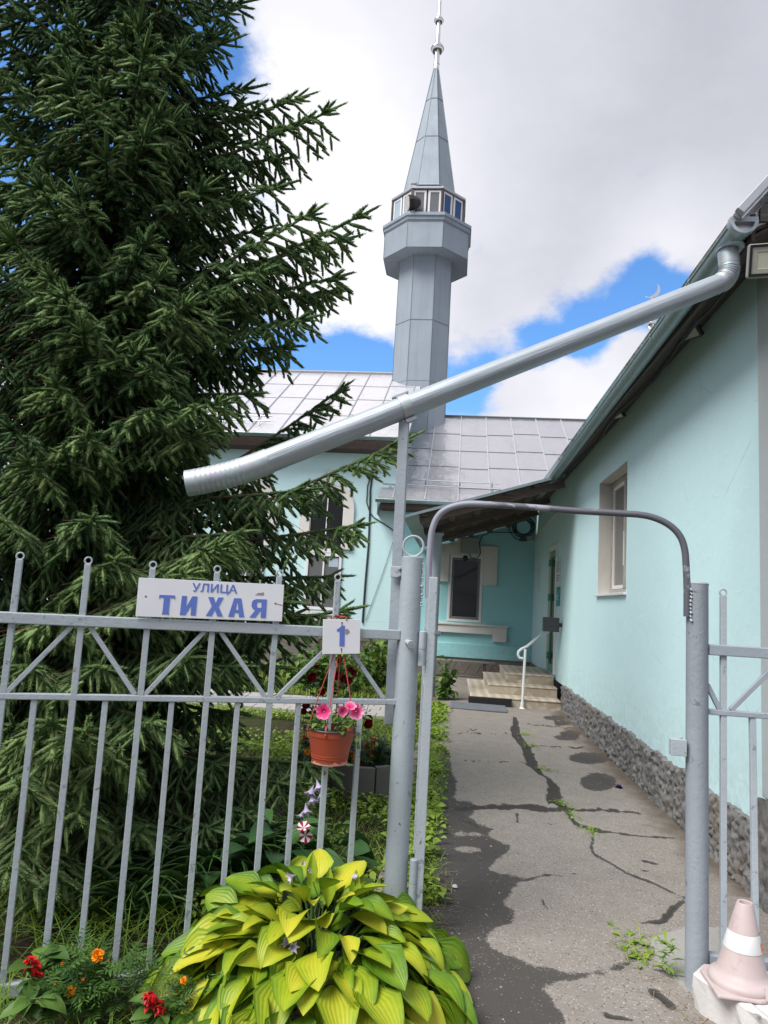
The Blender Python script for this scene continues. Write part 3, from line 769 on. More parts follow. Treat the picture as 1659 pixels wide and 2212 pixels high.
    for y in (4.28, 5.15, 6.05, 6.95, 7.9, 8.9, 9.9, 10.9):
        z = za+(zb-za)*(y-ya)/(yb-ya)
        m = MB(); o = [(GX+(R+.007)*cos(a), y, z+.012+(R+.010)*sin(a)) for a in np.linspace(pi*.97, 2*pi, 15)]; i = [(GX+(R+.001)*cos(a), y, z+.012+(R+.003)*sin(a)) for a in np.linspace(pi*.97, 2*pi, 15)]
        m.ringprism(o, i, (0, .028, 0)); m.build('bracket', 'gutter_zinc', g, smooth=True)
    return t
build_house()

# ------------------------------------------------------------------ far facade: low wing, hall, minaret
LE = (15.68, 3.86); LR = (20.4, 7.10)    # low wing eave and ridge (y, z)
HE = (15.66, 5.30); HR = (20.5, 8.38)    # hall eave and ridge
def slope_pt(e, r, y): return e[1]+(r[1]-e[1])*(y-e[0])/(r[0]-e[0])
def eave_gutter(parent, x0, x1, y, z, R=.065):
    m = MB()
    def half(x, r): return [(x, y+r*cos(a), z+r*sin(a)) for a in np.linspace(pi, 2*pi, 11)]
    n = 11; vs = half(x0, R)+half(x1, R)+half(x0, R-.005)+half(x1, R-.005); fs = []
    for j in range(n-1): fs += [(j, n+j, n+j+1, j+1), (2*n+j, 2*n+j+1, 3*n+j+1, 3*n+j)]
    fs += [(0, 2*n, 3*n, n), (n-1, 2*n-1, 4*n-1, 3*n-1), tuple(range(n)), tuple(range(2*n-1, n-1, -1))]
    m.add(vs, fs); m.tube([(x0, y-R, z+.004), (x1, y-R, z+.004)], .012, 6)
    g = m.build('gutter', 'gutter_zinc', parent, smooth=True, ang=50)
    for x in np.arange(x0+.3, x1, .75):
        m = MB(); m.tube([(x, y+(R+.006)*cos(a), z+(R+.006)*sin(a)) for a in np.linspace(pi, 2*pi, 9)], .008, 5); m.build('bracket', 'gutter_zinc', g)
    return g
def fac(x, y, off=0.0): return aty(x, y, YB-off)

def build_low_wing():
    t = thing('entrance_wing', 'low turquoise entrance wing with seamed grey metal roof below the minaret', 'building', (-.3, YB, 0))
    x0, x1 = -1.42, 1.80
    # wall with window opening
    a = fac(972, 1198); b = fac(1043, 1347)
    wx0, wx1, wz0, wz1 = -.11, .66, 1.20, 2.70
    m = MB(); xs = [x0, wx0, wx1, x1+5]; zs = [.44, wz0, wz1, 3.75]
    for i in range(3):
        for k in range(3):
            if i == 1 and k == 1: continue
            m.poly([(xs[i], YB, zs[k]), (xs[i+1], YB, zs[k]), (xs[i+1], YB, zs[k+1]), (xs[i], YB, zs[k+1])])
    m.poly([(x0, YB, .44), (x0, 24.5, .44), (x0, 24.5, 3.75), (x0, YB, 3.75)])
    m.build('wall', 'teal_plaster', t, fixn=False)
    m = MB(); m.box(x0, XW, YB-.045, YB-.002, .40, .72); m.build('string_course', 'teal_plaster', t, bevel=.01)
    m = MB(); m.box(x0-.02, XW, YB-.02, YB+.25, -.03, .398); m.build('plinth', 'dark_plinth', t)
    # diagonal scratch relief on the plinth
    m = MB(); rnd = random.Random(3)
    for i in range(9):
        x = -.5+i*.27; j = rnd.uniform(-.06, .06); m.bar((x+j, YB-.022, rnd.uniform(.02, .1)), (x+.13+j*.3, YB-.022, rnd.uniform(.26, .36)), .008, .012, (0, 1, 0)); (m.bar((x+.27, YB-.023, rnd.uniform(.02, .1)), (x+.14, YB-.023, rnd.uniform(.25, .34)), .008, .012, (0, 1, 0)) if i % 3 else None)
    m.build('plinth_relief', 'kerb_concrete', t)
    # window
    m = MB(); d = .09
    def frame(m, x0, x1, z0, z1, w, ya, yb):
        m.box(x0, x0+w, ya, yb, z0, z1); m.box(x1-w, x1, ya, yb, z0, z1); m.box(x0+w, x1-w, ya, yb, z0, z0+w); m.box(x0+w, x1-w, ya, yb, z1-w, z1)
    frame(m, wx0, wx1, wz0, wz1, .055, YB-.012, YB+.06); w = m.build('window', 'white_paint', t, bevel=.005)
    m = MB(); frame(m, wx0+.057, wx1-.057, wz0+.057, wz1-.057, .055, YB+.002, YB+.04); m.build('sash', 'grey_frame', w, bevel=.004)
    m = MB(); m.box(wx0+.11, wx1-.11, YB+.015, YB+.02, wz0+.11, wz1-.11); m.build('pane', 'dark_glass', w)
    # white stepped surround
    pr = [(-.35, 2.08), (-.35, 2.94), (-.02, 2.94), (-.02, 3.02), (.06, 3.02), (.06, 3.10), (.50, 3.10), (.50, 3.02), (.58, 3.02), (.58, 2.94), (.98, 2.94), (.98, 2.05), (wx1+.002, 2.05), (wx1+.002, wz1+.004), (wx0-.002, wz1+.004), (wx0-.002, 2.08)]
    m = MB(); m.prism([(x, YB-.055, z) for x, z in pr], (0, .052, 0)); m.build('window_surround', 'white_plaster', t, bevel=.006)
    m = MB(); m.box(-.6, .93, YB-.075, YB-.003, .95, 1.12); m.box(.931, 1.24, YB-.075, YB-.003, .80, 1.12)
    m.box(-.62, 1.27, YB-.10, YB-.003, 1.122, 1.165)
    m.build('window_sill', 'white_plaster', t, bevel=.006)
    # roof
    xl = -1.78; v0 = (1.36, LE[0], LE[1]); v1 = (4.35, LR[0], LR[1])
    nrm = unit((0, -(LR[1]-LE[1]), LR[0]-LE[0]))
    m = MB(); m.prism([(xl, LE[0], LE[1]), v0, (8, LE[0], LE[1]), (8, LR[0], LR[1]), (xl, LR[0], LR[1])], nrm*-.04)
    m.prism([(xl, LR[0]+.003, LR[1]), (8, LR[0]+.003, LR[1]), (8, 25.1, LE[1]), (xl, 25.1, LE[1])], (0, .02, -.04))
    rf = m.build('roof', 'wing_roof_sheet', t)
    m = MB(); rnd = random.Random(8)
    def on(x, y, o=.012): return V3((x, y, slope_pt(LE, LR, y)))+nrm*o
    for x in (-1.45, -.72, .02, .74, 1.46, 2.18, 2.9, 3.62):
        m.bar(on(x, LE[0]), on(x, LR[0]), .022, .04, nrm)
    m.build('standing_seam', 'seam_light', rf)
    m = MB(); xs = [xl, -1.45, -.72, .02, .74, 1.46, 2.18, 2.9, 3.62, 4.3]
    for i in range(len(xs)-1):
        for y in (16.35, 17.3, 18.25, 19.2):
            y += rnd.choice([0, 0, .12, -.08]); m.bar(on(xs[i], y, .004), on(xs[i+1], y, .004), .016, .014, nrm)
    m.bar(on(xl, LR[0], .02), on(8, LR[0], .02), .06, .05, nrm)
    m.build('cross_seam', 'seam_dark', rf)
    m = MB(); m.bar(V3(v0)+nrm*.012, V3(v1)+nrm*.012, .05, .02, nrm); m.build('valley', 'seam_dark', rf)
    # low roof side sheet against the hall and small step flashings
    m = MB(); m.box(xl-.015, xl-.003, LE[0]+.02, 18.2, 3.5, 3.84); m.build('side_sheet', 'wing_roof_sheet', rf)
    # snow guard rails
    m = MB()
    for dy, dz in ((.55, .07), (.72, .11)): m.tube([on(-1.75, LE[0]+dy, dz), on(.95, LE[0]+dy-.05, dz)], .014, 8)
    for x in (-1.55, -.75, .05, .8):
        m.bar(on(x, LE[0]+.40, .0), on(x, LE[0]+.40, .10)+V3((0, .03, 0)), .05, .006, (0, 1, 0)); m.bar(on(x, LE[0]+.72, 0), on(x, LE[0]+.72, .12), .03, .006, (0, 1, 0))
    m.build('snow_guard', 'seam_grey', rf, smooth=True)
    m = MB(); m.box(xl+.05, 1.3, LE[0]+.05, LE[0]+.075, LE[1]-.20, LE[1]-.06); m.box(xl+.05, 1.6, LE[0]+.06, YB, LE[1]-.21, LE[1]-.19); m.build('fascia', 'brown_timber', t)
    eave_gutter(t, xl-.05, 1.3, LE[0]-.05, LE[1]-.03)
    return t
build_low_wing()

def ogee(cx, zs, w, h, n=10):
    """pointed ogee arch from the springing at (cx-w, zs) over the apex to (cx+w, zs)"""
    pts = []
    for i in range(n+1):
        t = i/n
        x = -w*(1-t)**1.0*(1-.0*t); 
        # convex below, concave near the apex
        z = h*(0.62*sin(min(t/.72, 1)*pi/2) if t < .72 else .62+.38*((t-.72)/.28)**1.7)
        xx = -w*cos(min(t/.72, 1)*pi/2*.80) if t < .72 else -w*cos(pi/2*.80)*(1-((t-.72)/.28))**.9
        pts.append((cx+xx, zs+z))
    return pts+[(2*cx-x, z) for x, z in pts[-2::-1]]
def build_hall():
    t = thing('prayer_hall', 'turquoise hall with pointed white window arches and pale metal roof behind the spruce', 'building', (-4, YB, 0))
    x0, x1 = -10.5, -1.42
    bays = [-3.02, -4.86, -6.70, -8.54]
    m = MB(); m.poly([(x0, YB, .75), (x1, YB, .75), (x1, YB, 5.3), (x0, YB, 5.3)])
    m.poly([(x1, YB, .75), (x1, 25.3, .75), (x1, 25.3, 5.3), (x1, 20.5, 8.3), (x1, YB, 5.4)])
    m.poly([(x0, YB, .75), (x0, 25.3, .75), (x0, 25.3, 5.3), (x0, 20.5, 8.3), (x0, YB, 5.4)])
    m.build('wall', 'turquoise_plaster', t, fixn=False)
    m = MB(); m.box(x0, x1, YB-.06, YB-.003, -.03, .74); m.build('plinth', 'dark_plinth', t)
    for cx in bays:
        zb, zs = 2.70, 3.62
        o = [(cx-.64, zb)]+ogee(cx, zs, .64, .98)+[(cx+.64, zb)]
        i = [(cx-.40, zb)]+ogee(cx, zs, .40, .60)+[(cx+.40, zb)]
        m = MB(); n = len(o)
        O = [(x, YB-.07, z) for x, z in o]; I = [(x, YB-.07, z) for x, z in i]
        vs = O+I+[(x, YB-.003, z) for x, _, z in O]+[(x, YB-.003, z) for x, _, z in I]; fs = []
        for k in range(n-1):
            j = k+1; fs += [(k, j, n+j, n+k), (k, 2*n+k, 2*n+j, j), (n+k, n+j, 3*n+j, 3*n+k)]
        fs += [(0, n, 3*n, 2*n), (n-1, 3*n-1, 4*n-1, 2*n-1)]
        m.add(vs, fs); m.build('window_arch', 'white_plaster', t)
        m = MB(); m.prism([(x, YB-.012, z) for x, z in i], (0, .01, 0)); w = m.build('arched_window', 'dark_glass', t)
        m = MB()
        for k in range(len(i)-1): m.bar((i[k][0], YB-.03, i[k][1]), (i[k+1][0], YB-.03, i[k+1][1]), .04, .03, (0, 1, 0))
        m.box(cx-.42, cx+.42, YB-.05, YB-.014, 2.60, 2.70); m.box(cx-.012, cx+.012, YB-.035, YB-.016, 2.70, 3.9)
        m.build('frame', 'pvc_white', w)
        m = MB(); m.box(cx-.36, cx+.36, YB-.012, YB-.004, 1.34, 2.52); w = m.build('window', 'blind_glass', t)
        m = MB(); fr = .055
        m.box(cx-.42, cx-.36, YB-.045, YB-.006, 1.28, 2.59); m.box(cx+.36, cx+.42, YB-.045, YB-.006, 1.28, 2.59)
        m.box(cx-.36, cx+.36, YB-.045, YB-.006, 2.52, 2.59); m.box(cx-.36, cx+.36, YB-.045, YB-.006, 1.28, 1.34); m.box(cx-.02, cx+.02, YB-.04, YB-.008, 1.34, 2.52)
        m.build('frame', 'pvc_white', w, bevel=.004)
        m = MB(); m.box(cx+.12, cx+.34, YB-.016, YB-.013, 2.28, 2.48); m.build('blind', 'pale_glass', w)
        m = MB(); m.box(cx-.62, cx+.66, YB-.09, YB-.005, 1.16, 1.24); m.box(cx-.56, cx+.60, YB-.05, YB-.005, 1.02, 1.16); m.build('window_sill', 'white_plaster', t, bevel=.006)
    # roof
    xr = -1.18; nrm = unit((0, -(HR[1]-HE[1]), HR[0]-HE[0]))
    m = MB(); m.prism([(x0-.4, HE[0], HE[1]), (xr, HE[0], HE[1]), (xr, HR[0], HR[1]), (x0-.4, HR[0], HR[1])], nrm*-.05)
    m.prism([(x0-.4, HR[0]+.003, HR[1]), (xr, HR[0]+.003, HR[1]), (xr, 25.4, HE[1]), (x0-.4, 25.4, HE[1])], (0, .02, -.05))
    rf = m.build('roof', 'hall_roof_sheet', t)
    def on(x, y, o=.015): return V3((x, y, slope_pt(HE, HR, y)))+nrm*o
    m = MB(); xs = list(np.arange(x0-.2, xr, .72)); 
    for x in xs: m.bar(on(x, HE[0], .006), on(x, HR[0], .006), .022, .04, nrm)
    m.bar(on(x0-.4, HR[0], .03), on(xr, HR[0], .03), .10, .06, nrm)
    m.build('standing_seam', 'seam_grey', rf)
    m = MB(); rnd = random.Random(2)
    for i in range(len(xs)-1):
        for y in (16.9, 18.1, 19.3): y += rnd.uniform(-.06, .06); m.bar(on(xs[i], y, .003), on(xs[i+1], y, .003), .012, .010, nrm)
    m.build('cross_seam', 'seam_dark', rf)
    m = MB()
    for dy, dz in ((.5, .08), (.7, .13)): m.tube([on(-8.6, HE[0]+dy, dz), on(-4.55, HE[0]+dy, dz)], .018, 8)
    for x in np.arange(-8.4, -4.5, .9): m.bar(on(x, HE[0]+.4, 0), on(x, HE[0]+.62, .17), .05, .008, (1, 0, 0))
    m.build('snow_guard', 'seam_grey', rf)
    m = MB(); m.box(x0, xr-.05, HE[0]+.07, HE[0]+.10, HE[1]-.30, HE[1]-.08); m.box(x0, xr-.05, HE[0]+.10, YB, HE[1]-.31, HE[1]-.285); m.build('fascia', 'brown_timber', t)
    eave_gutter(t, x0-.3, xr-.04, HE[0]-.06, HE[1]-.05)
    return t
build_hall()

# minaret: octagonal, measured up its axis
MY = 20.2
MC = aty(905, 860, MY); MX = MC[0]
def mz(x, y, half): return aty(x, y, MY-half)[2]
def build_minaret():
    t = thing('minaret', 'tall octagonal minaret clad in grey sheet metal with glazed lantern and spire', 'minaret', (MX, MY, 5))
    s = 1/cos(pi/8); A0 = pi/8
    def oct_(m, prof): m.lathe((MX, MY, 0), [(r*s, z) for r, z in prof], 8, A0)
    k = 20.2/F0*1.0
    r1 = .775; rb = 1.245; rl = 1.30; rg = 1.07; rsp = .77
    z_sh = mz(915, 562, r1); z_b0 = mz(909, 533, rb); z_b1 = mz(912, 476, rb); z_l = mz(913, 458, rl); z_g1 = mz(918, 405, rg); z_s0 = mz(918, 398, rsp); z_s1 = mz(943, 147, .06)
    m = MB(); oct_(m, [(r1+.02, 5.0), (r1, z_sh)]); sh = m.build('shaft', 'minaret_sheet', t)
    m = MB(); oct_(m, [(r1, z_sh+.002), (r1+.05, z_sh+.30), (rb, z_b0)]); m.build('corbel', 'minaret_sheet', t)
    m = MB(); oct_(m, [(rb, z_b0+.002), (rb, z_b1), (rb+.03, z_b1+.03), (rl-.02, z_l-.10), (rl+.02, z_l-.09), (rl+.02, z_l), (rg-.1, z_l+.03)]); m.build('balcony', 'minaret_sheet', t)
    # seams
    def ring(m, r, z, w=.012): 
        for i in range(8):
            a, b = A0+pi/4*i, A0+pi/4*(i+1)
            m.bar((MX+(r*s)*cos(a), MY+(r*s)*sin(a), z), (MX+(r*s)*cos(b), MY+(r*s)*sin(b), z), w, w)
    def edge(m, r0, z0, r1_, z1, w=.014):
        for i in range(8):
            a = A0+pi/4*i; m.bar((MX+r0*s*cos(a), MY+r0*s*sin(a), z0), (MX+r1_*s*cos(a), MY+r1_*s*sin(a), z1), w, w, (cos(a+.3), sin(a+.3), .1))
    m = MB()
    for z in (mz(905, 690, r1), mz(905, 822, r1)): ring(m, r1+.008, z)
    ring(m, r1+.05, z_sh+.30); edge(m, r1+.02, 5, r1, z_sh); edge(m, r1, z_sh, r1+.05, z_sh+.3); edge(m, r1+.05, z_sh+.3, rb, z_b0)
    ring(m, rb, z_b0); edge(m, rb, z_b0, rb, z_b1); ring(m, rb+.004, z_b1-.02)
    m.build('seam', 'seam_dark', sh)
    # skirt flashing at the roof
    # lantern: brown body, each facet two white framed windows
    m = MB(); oct_(m, [(rg-.035, z_l), (rg-.035, z_g1+.05)]); ln = m.build('lantern', 'lantern_brown', t)
    m = MB(); oct_(m, [(rg+.01, z_g1-.05), (rg+.045, z_g1-.04), (rg+.045, z_g1+.02), (rsp, z_g1+.22)]); m.build('lantern_roof', 'seam_grey', t)
    m = MB(); edge(m, rg-.01, z_l, rg-.01, z_g1, .07); m.build('corner_post', 'lantern_brown', ln)
    fl = rg*2*math.tan(pi/8)   # facet length
    for i in range(8):
        a = pi/4*i-pi/2; n_ = V3((cos(a), sin(a), 0)); tdir = V3((-sin(a), cos(a), 0)); c = V3((MX, MY, 0))+n_*(rg-.03)
        gm = 'grey_glass' if i == 0 else ('blue_glass' if i in (1, 2, 3) else 'pale_glass')
        for sgn in (-1, 1):
            u0 = sgn*fl*.245; hw = fl*.215; za, zb = z_l+.04, z_g1-.08; zc = (za+zb)/2; hz = (zb-za)/2
            m = MB(); fw = .062
            for du in (-1, 1): m.obox(c+tdir*(u0+du*(hw-fw/2))+V3((0, 0, zc)), tdir*fw/2, n_*.022, V3((0, 0, hz)))
            for dz in (-1, 1): m.obox(c+tdir*u0+V3((0, 0, zc+dz*(hz-fw/2))), tdir*(hw-fw), n_*.021, V3((0, 0, fw/2)))
            w = m.build('window', 'pvc_white', ln)
            m = MB(); m.obox(c+tdir*u0+V3((0, 0, zc)), tdir*(hw-fw), n_*.006, V3((0, 0, hz-fw))); m.build('pane', gm, w)
    # spire
    m = MB(); oct_(m, [(rsp+.02, z_s0-.02), (rsp, z_s0+.02), (.075, z_s1)]); sp = m.build('spire', 'minaret_sheet', t)
    m = MB(); edge(m, rsp, z_s0, .075, z_s1, .022)
    for y in (298, 205):
        z = aty(930, y, MY-.4)[2]; f = (z-z_s0)/(z_s1-z_s0); ring(m, rsp+(.075-rsp)*f+.003, z, .016)
    m.build('seam', 'seam_dark', sp)
    # finial
    def zc(y): return aty(944, y, MY)[2]
    zb1, zb2 = zc(106), zc(45)
    m = MB(); m.tube([(MX, MY, z_s1-.05), (MX, MY, zb1-.12)], .085, 12); m.tube([(MX, MY, z_s1+.16), (MX, MY, z_s1+.22)], .092, 12)
    m.tube([(MX, MY, zb1), (MX, MY, zb2)], [.075, .06], 12); m.tube([(MX, MY, zb2), (MX, MY, zb2+2.4)], [.055, .04], 12)
    fi = m.build('finial', 'polished_steel', t, smooth=True)
    for z, r in ((zb1, .20), (zb2, .145)):
        m = MB(); m.lathe((MX, MY, z), [(max(r*sin(q), 1e-4), -r*cos(q)) for q in np.linspace(0.02, pi-.02, 15)]+[], 22); m.tube([(MX, MY, z-.012), (MX, MY, z+.012)], r*1.05, 22); m.build('ball', 'polished_steel', fi, smooth=True)
    # loudspeaker and floodlight on the balcony ledge
    p = aty(893, 438, MY-rg-.20); tl = thing('loudspeaker', 'black horn loudspeaker on a short white post at the minaret balcony', 'loudspeaker', (p[0], p[1], z_l))
    m = MB(); m.tube([(p[0]-.02, p[1]+.04, z_l-.01), (p[0]-.02, p[1]+.04, p[2])], .03, 8); m.build('post', 'white_paint', tl)
    m = MB(); ax = unit((-.93, -.30, -.22)); sd = unit(np.cross(ax, (0, 0, 1))); u_ = np.cross(sd, ax)
    cs = []
    pts = [p+ax*.17, p+ax*.02, p-ax*.20]
    m.tube(pts, [.23, .225, .11], 8); m.build('housing', 'black_plastic', tl, bevel=.008)
    m = MB(); m.tube([p+ax*.172, p+ax*.185], .20, 16); m.build('cone', 'cream_reveal', tl)
    p = aty(894, 396, MY-.95); tf = thing('minaret_floodlight', 'small grey floodlight above the loudspeaker at the foot of the spire', 'floodlight', p)
    m = MB(); m.box(p[0]-.09, p[0]+.09, p[1]-.05, p[1]+.03, p[2]-.04, p[2]+.07); m.bar(p+V3((-.11, 0, .0)), p+V3((-.11, 0, -.12)), .02, .02, (0, 1, 0)); m.bar(p+V3((.11, 0, .0)), p+V3((.11, 0, -.12)), .02, .02, (0, 1, 0)); m.bar(p+V3((-.12, 0, -.12)), p+V3((.12, 0, -.12)), .02, .02)
    m.build('housing', 'seam_grey', tf, bevel=.006)
    m = MB(); m.box(p[0]-.075, p[0]+.075, p[1]-.054, p[1]-.051, p[2]-.03, p[2]+.055); m.build('lens', 'reflector', tf)
build_minaret()

def build_crescent():
    X = 4.35; Yc = 14.6
    p = aty(1408, 700, Yc); q = aty(1416, 628, Yc); X = p[0]
    t = thing('crescent_finial', 'silver crescent finial with a ball seen above the long gutter', 'finial', (X, Yc, 7.0))
    zr = 3.685+1.2*(min(X, 4.35)-(GX-.06))-(max(0, X-4.35)*1.2)
    m = MB(); m.tube([(X, Yc, zr-.1), (X, Yc, q[2]-.12)], .028, 10); m.build('pole', 'polished_steel', t, smooth=True)
    m = MB(); m.lathe((X, Yc, p[2]), [(max(.11*sin(a), 1e-4), -.11*cos(a)) for a in np.linspace(.02, pi-.02, 13)], 18); m.build('ball', 'polished_steel', t, smooth=True)
    # crescent facing the viewer, horns up left
    m = MB(); R = .185; c = q+V3((-.06, 0, .02)); tilt = radians(-38); o = []; i_ = []
    for a in np.linspace(-pi*.5, pi*.5, 19):
        ox, oz = R*cos(a), R*sin(a); ix, iz = R*.60*cos(a)-.0, R*sin(a)
        for L_, (x, z) in ((o, (ox, oz)), (i_, (ix, iz))):
            L_.append((c[0]+x*cos(tilt)-z*sin(tilt)-.03, c[1]-.01, c[2]+x*sin(tilt)+z*cos(tilt)))
    m.prism(o+i_[-2:0:-1], (0, .02, 0)); m.build('crescent', 'polished_steel', t)
build_crescent()

# ------------------------------------------------------------------ porch canopy, steps and porch things
def build_porch():
    Y0, Y1 = 10.55, 16.15
    L = aty(875, 1117, Y0); R = aty(1215, 1029, Y0); sl = (R[2]-L[2])/(R[0]-L[0])
    def cz(x): return L[2]+sl*(x-L[0])
    xr = 1.60
    t = thing('porch_canopy', 'lean-to porch roof of corrugated sheet on brown rafters with a round grey post', 'canopy', (L[0], Y0, 0))
    m = MB(); n = 40   # corrugated sheet, ribs running down the slope
    xs = np.linspace(L[0]-.03, xr, 3); vs = []; fs = []; ny = 225
    ys = np.linspace(Y0, Y1, ny)
    for j, y in enumerate(ys):
        w = [0, .018, .02, .018, 0][j % 5] if j % 5 else 0
        w = .016*(1 if (j % 4) in (1, 2) else 0)
        for x in (L[0]-.03, xr): vs.append((x, y, cz(x)+w))
    for j in range(ny-1): fs.append((2*j, 2*j+1, 2*j+3, 2*j+2))
    m.add(vs, fs); o = m.build('roof_sheet', 'gutter_zinc', t, fixn=False)
    sd = o.modifiers.new('thick', 'SOLIDIFY'); sd.thickness = .004
    m = MB()  # edge strip along the front
    m.bar((L[0]-.03, Y0-.006, cz(L[0]-.03)+.012), (xr, Y0-.006, cz(xr)+.012), .012, .04); m.build('edge_strip', 'gutter_zinc', o)
    for y in (Y0+.12, Y0+1.75, Y0+3.4):
        m = MB(); m.bar((L[0]+.22, y, cz(L[0]+.22)-.105), (xr, y, cz(xr)-.105), .06, .11); m.build('rafter', 'brown_timber', t, bevel=.004)
    for x in np.arange(L[0]+.28, xr-.2, .42):
        m = MB(); m.bar((x, Y0+.03, cz(x)-.032), (x, Y1, cz(x)-.032), .11, .045); m.build('purlin', 'brown_timber_long', t, bevel=.003)
    m = MB(); m.prism([(L[0]+.20, Y0+.07, cz(L[0]+.20)-.009), (xr, Y0+.07, cz(xr)-.009), (xr, Y0+.07, cz(xr)-.003), (L[0]+.20, Y0+.07, cz(L[0]+.20)-.003)], (0, Y1-Y0-.08, 0)); m.build('sheathing', 'brown_timber', t)
    px = aty(938, 1300, 12.2)[0]
    m = MB(); m.tube([(px, 12.2, -.02), (px, 12.2, cz(px)-.22)], .085, 20); m.build('post', 'grey_paint', t, smooth=True)
    m = MB(); m.box(px-.11, px+.11, 12.09, 12.31, cz(px)-.22, cz(px)-.20); m.build('post_plate', 'grey_paint', t)
    # steps
    st = thing('entrance_steps', 'three tiled stone-pattern steps rising to the green door', 'steps', (1.1, 11.3, 0))
    Ys = [11.55, 11.98, 12.40]; Xl = [.36, .66, .97]; yend = 14.1
    rnd = random.Random(5)
    for k in range(3):
        z0, z1 = (.155*k-.02 if k == 0 else .155*k+.001), .155*(k+1)
        m = MB(); m.box(Xl[k], XW-.033-.001*k, Ys[k], yend-.3*(2-k)*0, z0, z1-.022); sp = m.build('step', 'stone_tile', st, bevel=.004)
        m = MB(); m.box(Xl[k]-.012, XW-.034-.001*k, Ys[k]-.014, yend+.003, z1-.021, z1); m.build('tread', 'tile_tread', sp, bevel=.004)
        m = MB()
        for x in np.arange(Xl[k]+.33, XW-.1, .33): m.box(x-.003, x+.003, Ys[k]-.003, Ys[k], z0+.01, z1-.025)
        m.build('tile_joint', 'kerb_concrete', sp)
    # mats
    a = atz(1065, 1540, 0)
    m = MB(); m.obox((.66, 11.51, .075), (.34, 0, 0), (0, .016, .004), (0, -.012, .068)); o = m.build('rubber_mat', 'black_rubber', bevel=.006, org=V3((.66, 11.5, 0))); tag(o, 'black rubber mat leaning on the lowest step', 'mat')
    m = MB(); m.obox((.46, 11.05, .045), (.42, -.03, 0), (0, .16, .022), (0, -.003, .016)); o = m.build('floor_mat', 'grey_mat', bevel=.012, org=V3((.44, 11.05, 0))); tag(o, 'worn grey mat lying on the path before the steps', 'mat')
    # handrail
    b = atz(1128, 1530, .02); Yh = 11.50; bx = aty(1128, 1525, Yh)[0]
    top = aty(1133, 1398, Yh); far = atx(1185, 1350, XW-.06)
    e = aty(1172, 1368, 12.25)
    h = thing('handrail', 'bent white tube handrail beside the entrance steps', 'handrail', (bx, Yh, 0))
    m = MB(); m.tube([(bx, Yh, 0), (bx+.02, Yh, top[2]-.03)], .021, 10); m.build('post', 'white_paint', h, smooth=True)
    m = MB(); m.lathe((bx, Yh, 0), [(.05, 0), (.05, .012), (.03, .03), (.03, .10)], 12); m.build('base_plate', 'white_paint', h)
    p0 = top+V3((.0, 0, -.02)); d = unit(e-p0); crv = [p0+V3((-.02, 0, -.16)), p0+V3((-.075, 0, -.15)), p0+V3((-.10, 0, -.10)), p0+V3((-.09, 0, -.05)), p0+V3((-.045, 0, -.01)), p0+d*.12, p0+(e-p0)*.6, e, e+V3((.12, .12, .03))]
    m = MB(); m.tube(crv, .021, 10); m.build('rail', 'white_paint', h, smooth=True)
    # letter box on the wall by the door
    p = aty(1190, 1349, 11.85)
    l = thing('letter_box', 'dark grey box standing at the end of the white handrail', 'box', p)
    m = MB(); m.box(p[0]-.125, p[0]+.13, p[1]-.05, p[1]+.09, p[2]-.115, p[2]+.115); m.build('body', 'dark_grey_metal', l, bevel=.008)
    m = MB(); m.box(p[0]-.118, p[0]+.122, p[1]-.056, p[1]-.0505, p[2]-.03, p[2]+.105); m.build('lid', 'dark_grey_metal', l, bevel=.002)
    m = MB(); m.box(p[0]+.129, XW+.003, p[1]+.0, p[1]+.05, p[2]-.03, p[2]+.03); m.build('bracket', 'dark_grey_metal', l)
    # notices by the door
    def sheet(name, x, y, w_px, h_px, mat, label, cat):
        a = atx(x-w_px/2, y, XW-.012); b = atx(x+w_px/2, y, XW-.012); c = atx(x, y-h_px/2, XW); d_ = atx(x, y+h_px/2, XW)
        ya, yb = min(a[1], b[1]), max(a[1], b[1]); m = MB(); m.box(XW-.014, XW-.002, ya, yb, d_[2], c[2]); o = m.build(name, mat, org=V3((XW, (ya+yb)/2, d_[2]))); tag(o, label, cat); return o, ya, yb, d_[2], c[2]
    o, ya, yb, za, zb = sheet('notice_sheet', 1205, 1240, 9, 62, 'paper_white', 'white paper notice taped beside the green door above the teal plaque', 'notice')
    m = MB(); rnd = random.Random(1)
    for i in range(11):
        z = zb-.05-i*(zb-za-.08)/11
        if rnd.random() < .8: m.box(XW-.0165, XW-.0145, ya+.05, yb-.05-rnd.random()*.12, z-.012, z)
    m.build('print', 'ink', o)
    o, ya, yb, za, zb = sheet('wall_plaque', 1204.5, 1289, 8.5, 40, 'teal_plaque', 'small teal plaque with white lettering beside the green door', 'sign')
    m = MB(); m.box(XW-.0165, XW-.0145, ya+.18, yb-.10, zb-.16, zb-.13); m.box(XW-.0165, XW-.0145, ya+.18, yb-.16, zb-.22, zb-.19); m.tube([(XW-.0165, yb-.09, zb-.16), (XW-.0145, yb-.09, zb-.16)], .035, 10); m.build('print', 'paper_white', o)
    o = sheet('notice_sheet', 1163, 1250, 4.5, 52, 'paper_white', 'narrow white paper notice taped in the porch on the far side of the green door', 'notice')
    # bench under the window
    bx0, bx1 = -.55, .98; by = YB-.45
    bz = aty(1000, 1427, by)[2]
    t2 = thing('porch_bench', 'plain dark plank bench standing under the porch window', 'bench', (.3, by, 0))
    m = MB(); m.box(bx0, bx1, by-.14, by+.14, bz-.035, bz); m.build('seat', 'grey_timber', t2, bevel=.004)
    for x in (bx0+.2, bx1-.22):
        m = MB(); m.box(x-.03, x+.03, by-.12, by+.12, 0, bz-.036); m.build('leg', 'brown_timber', t2)
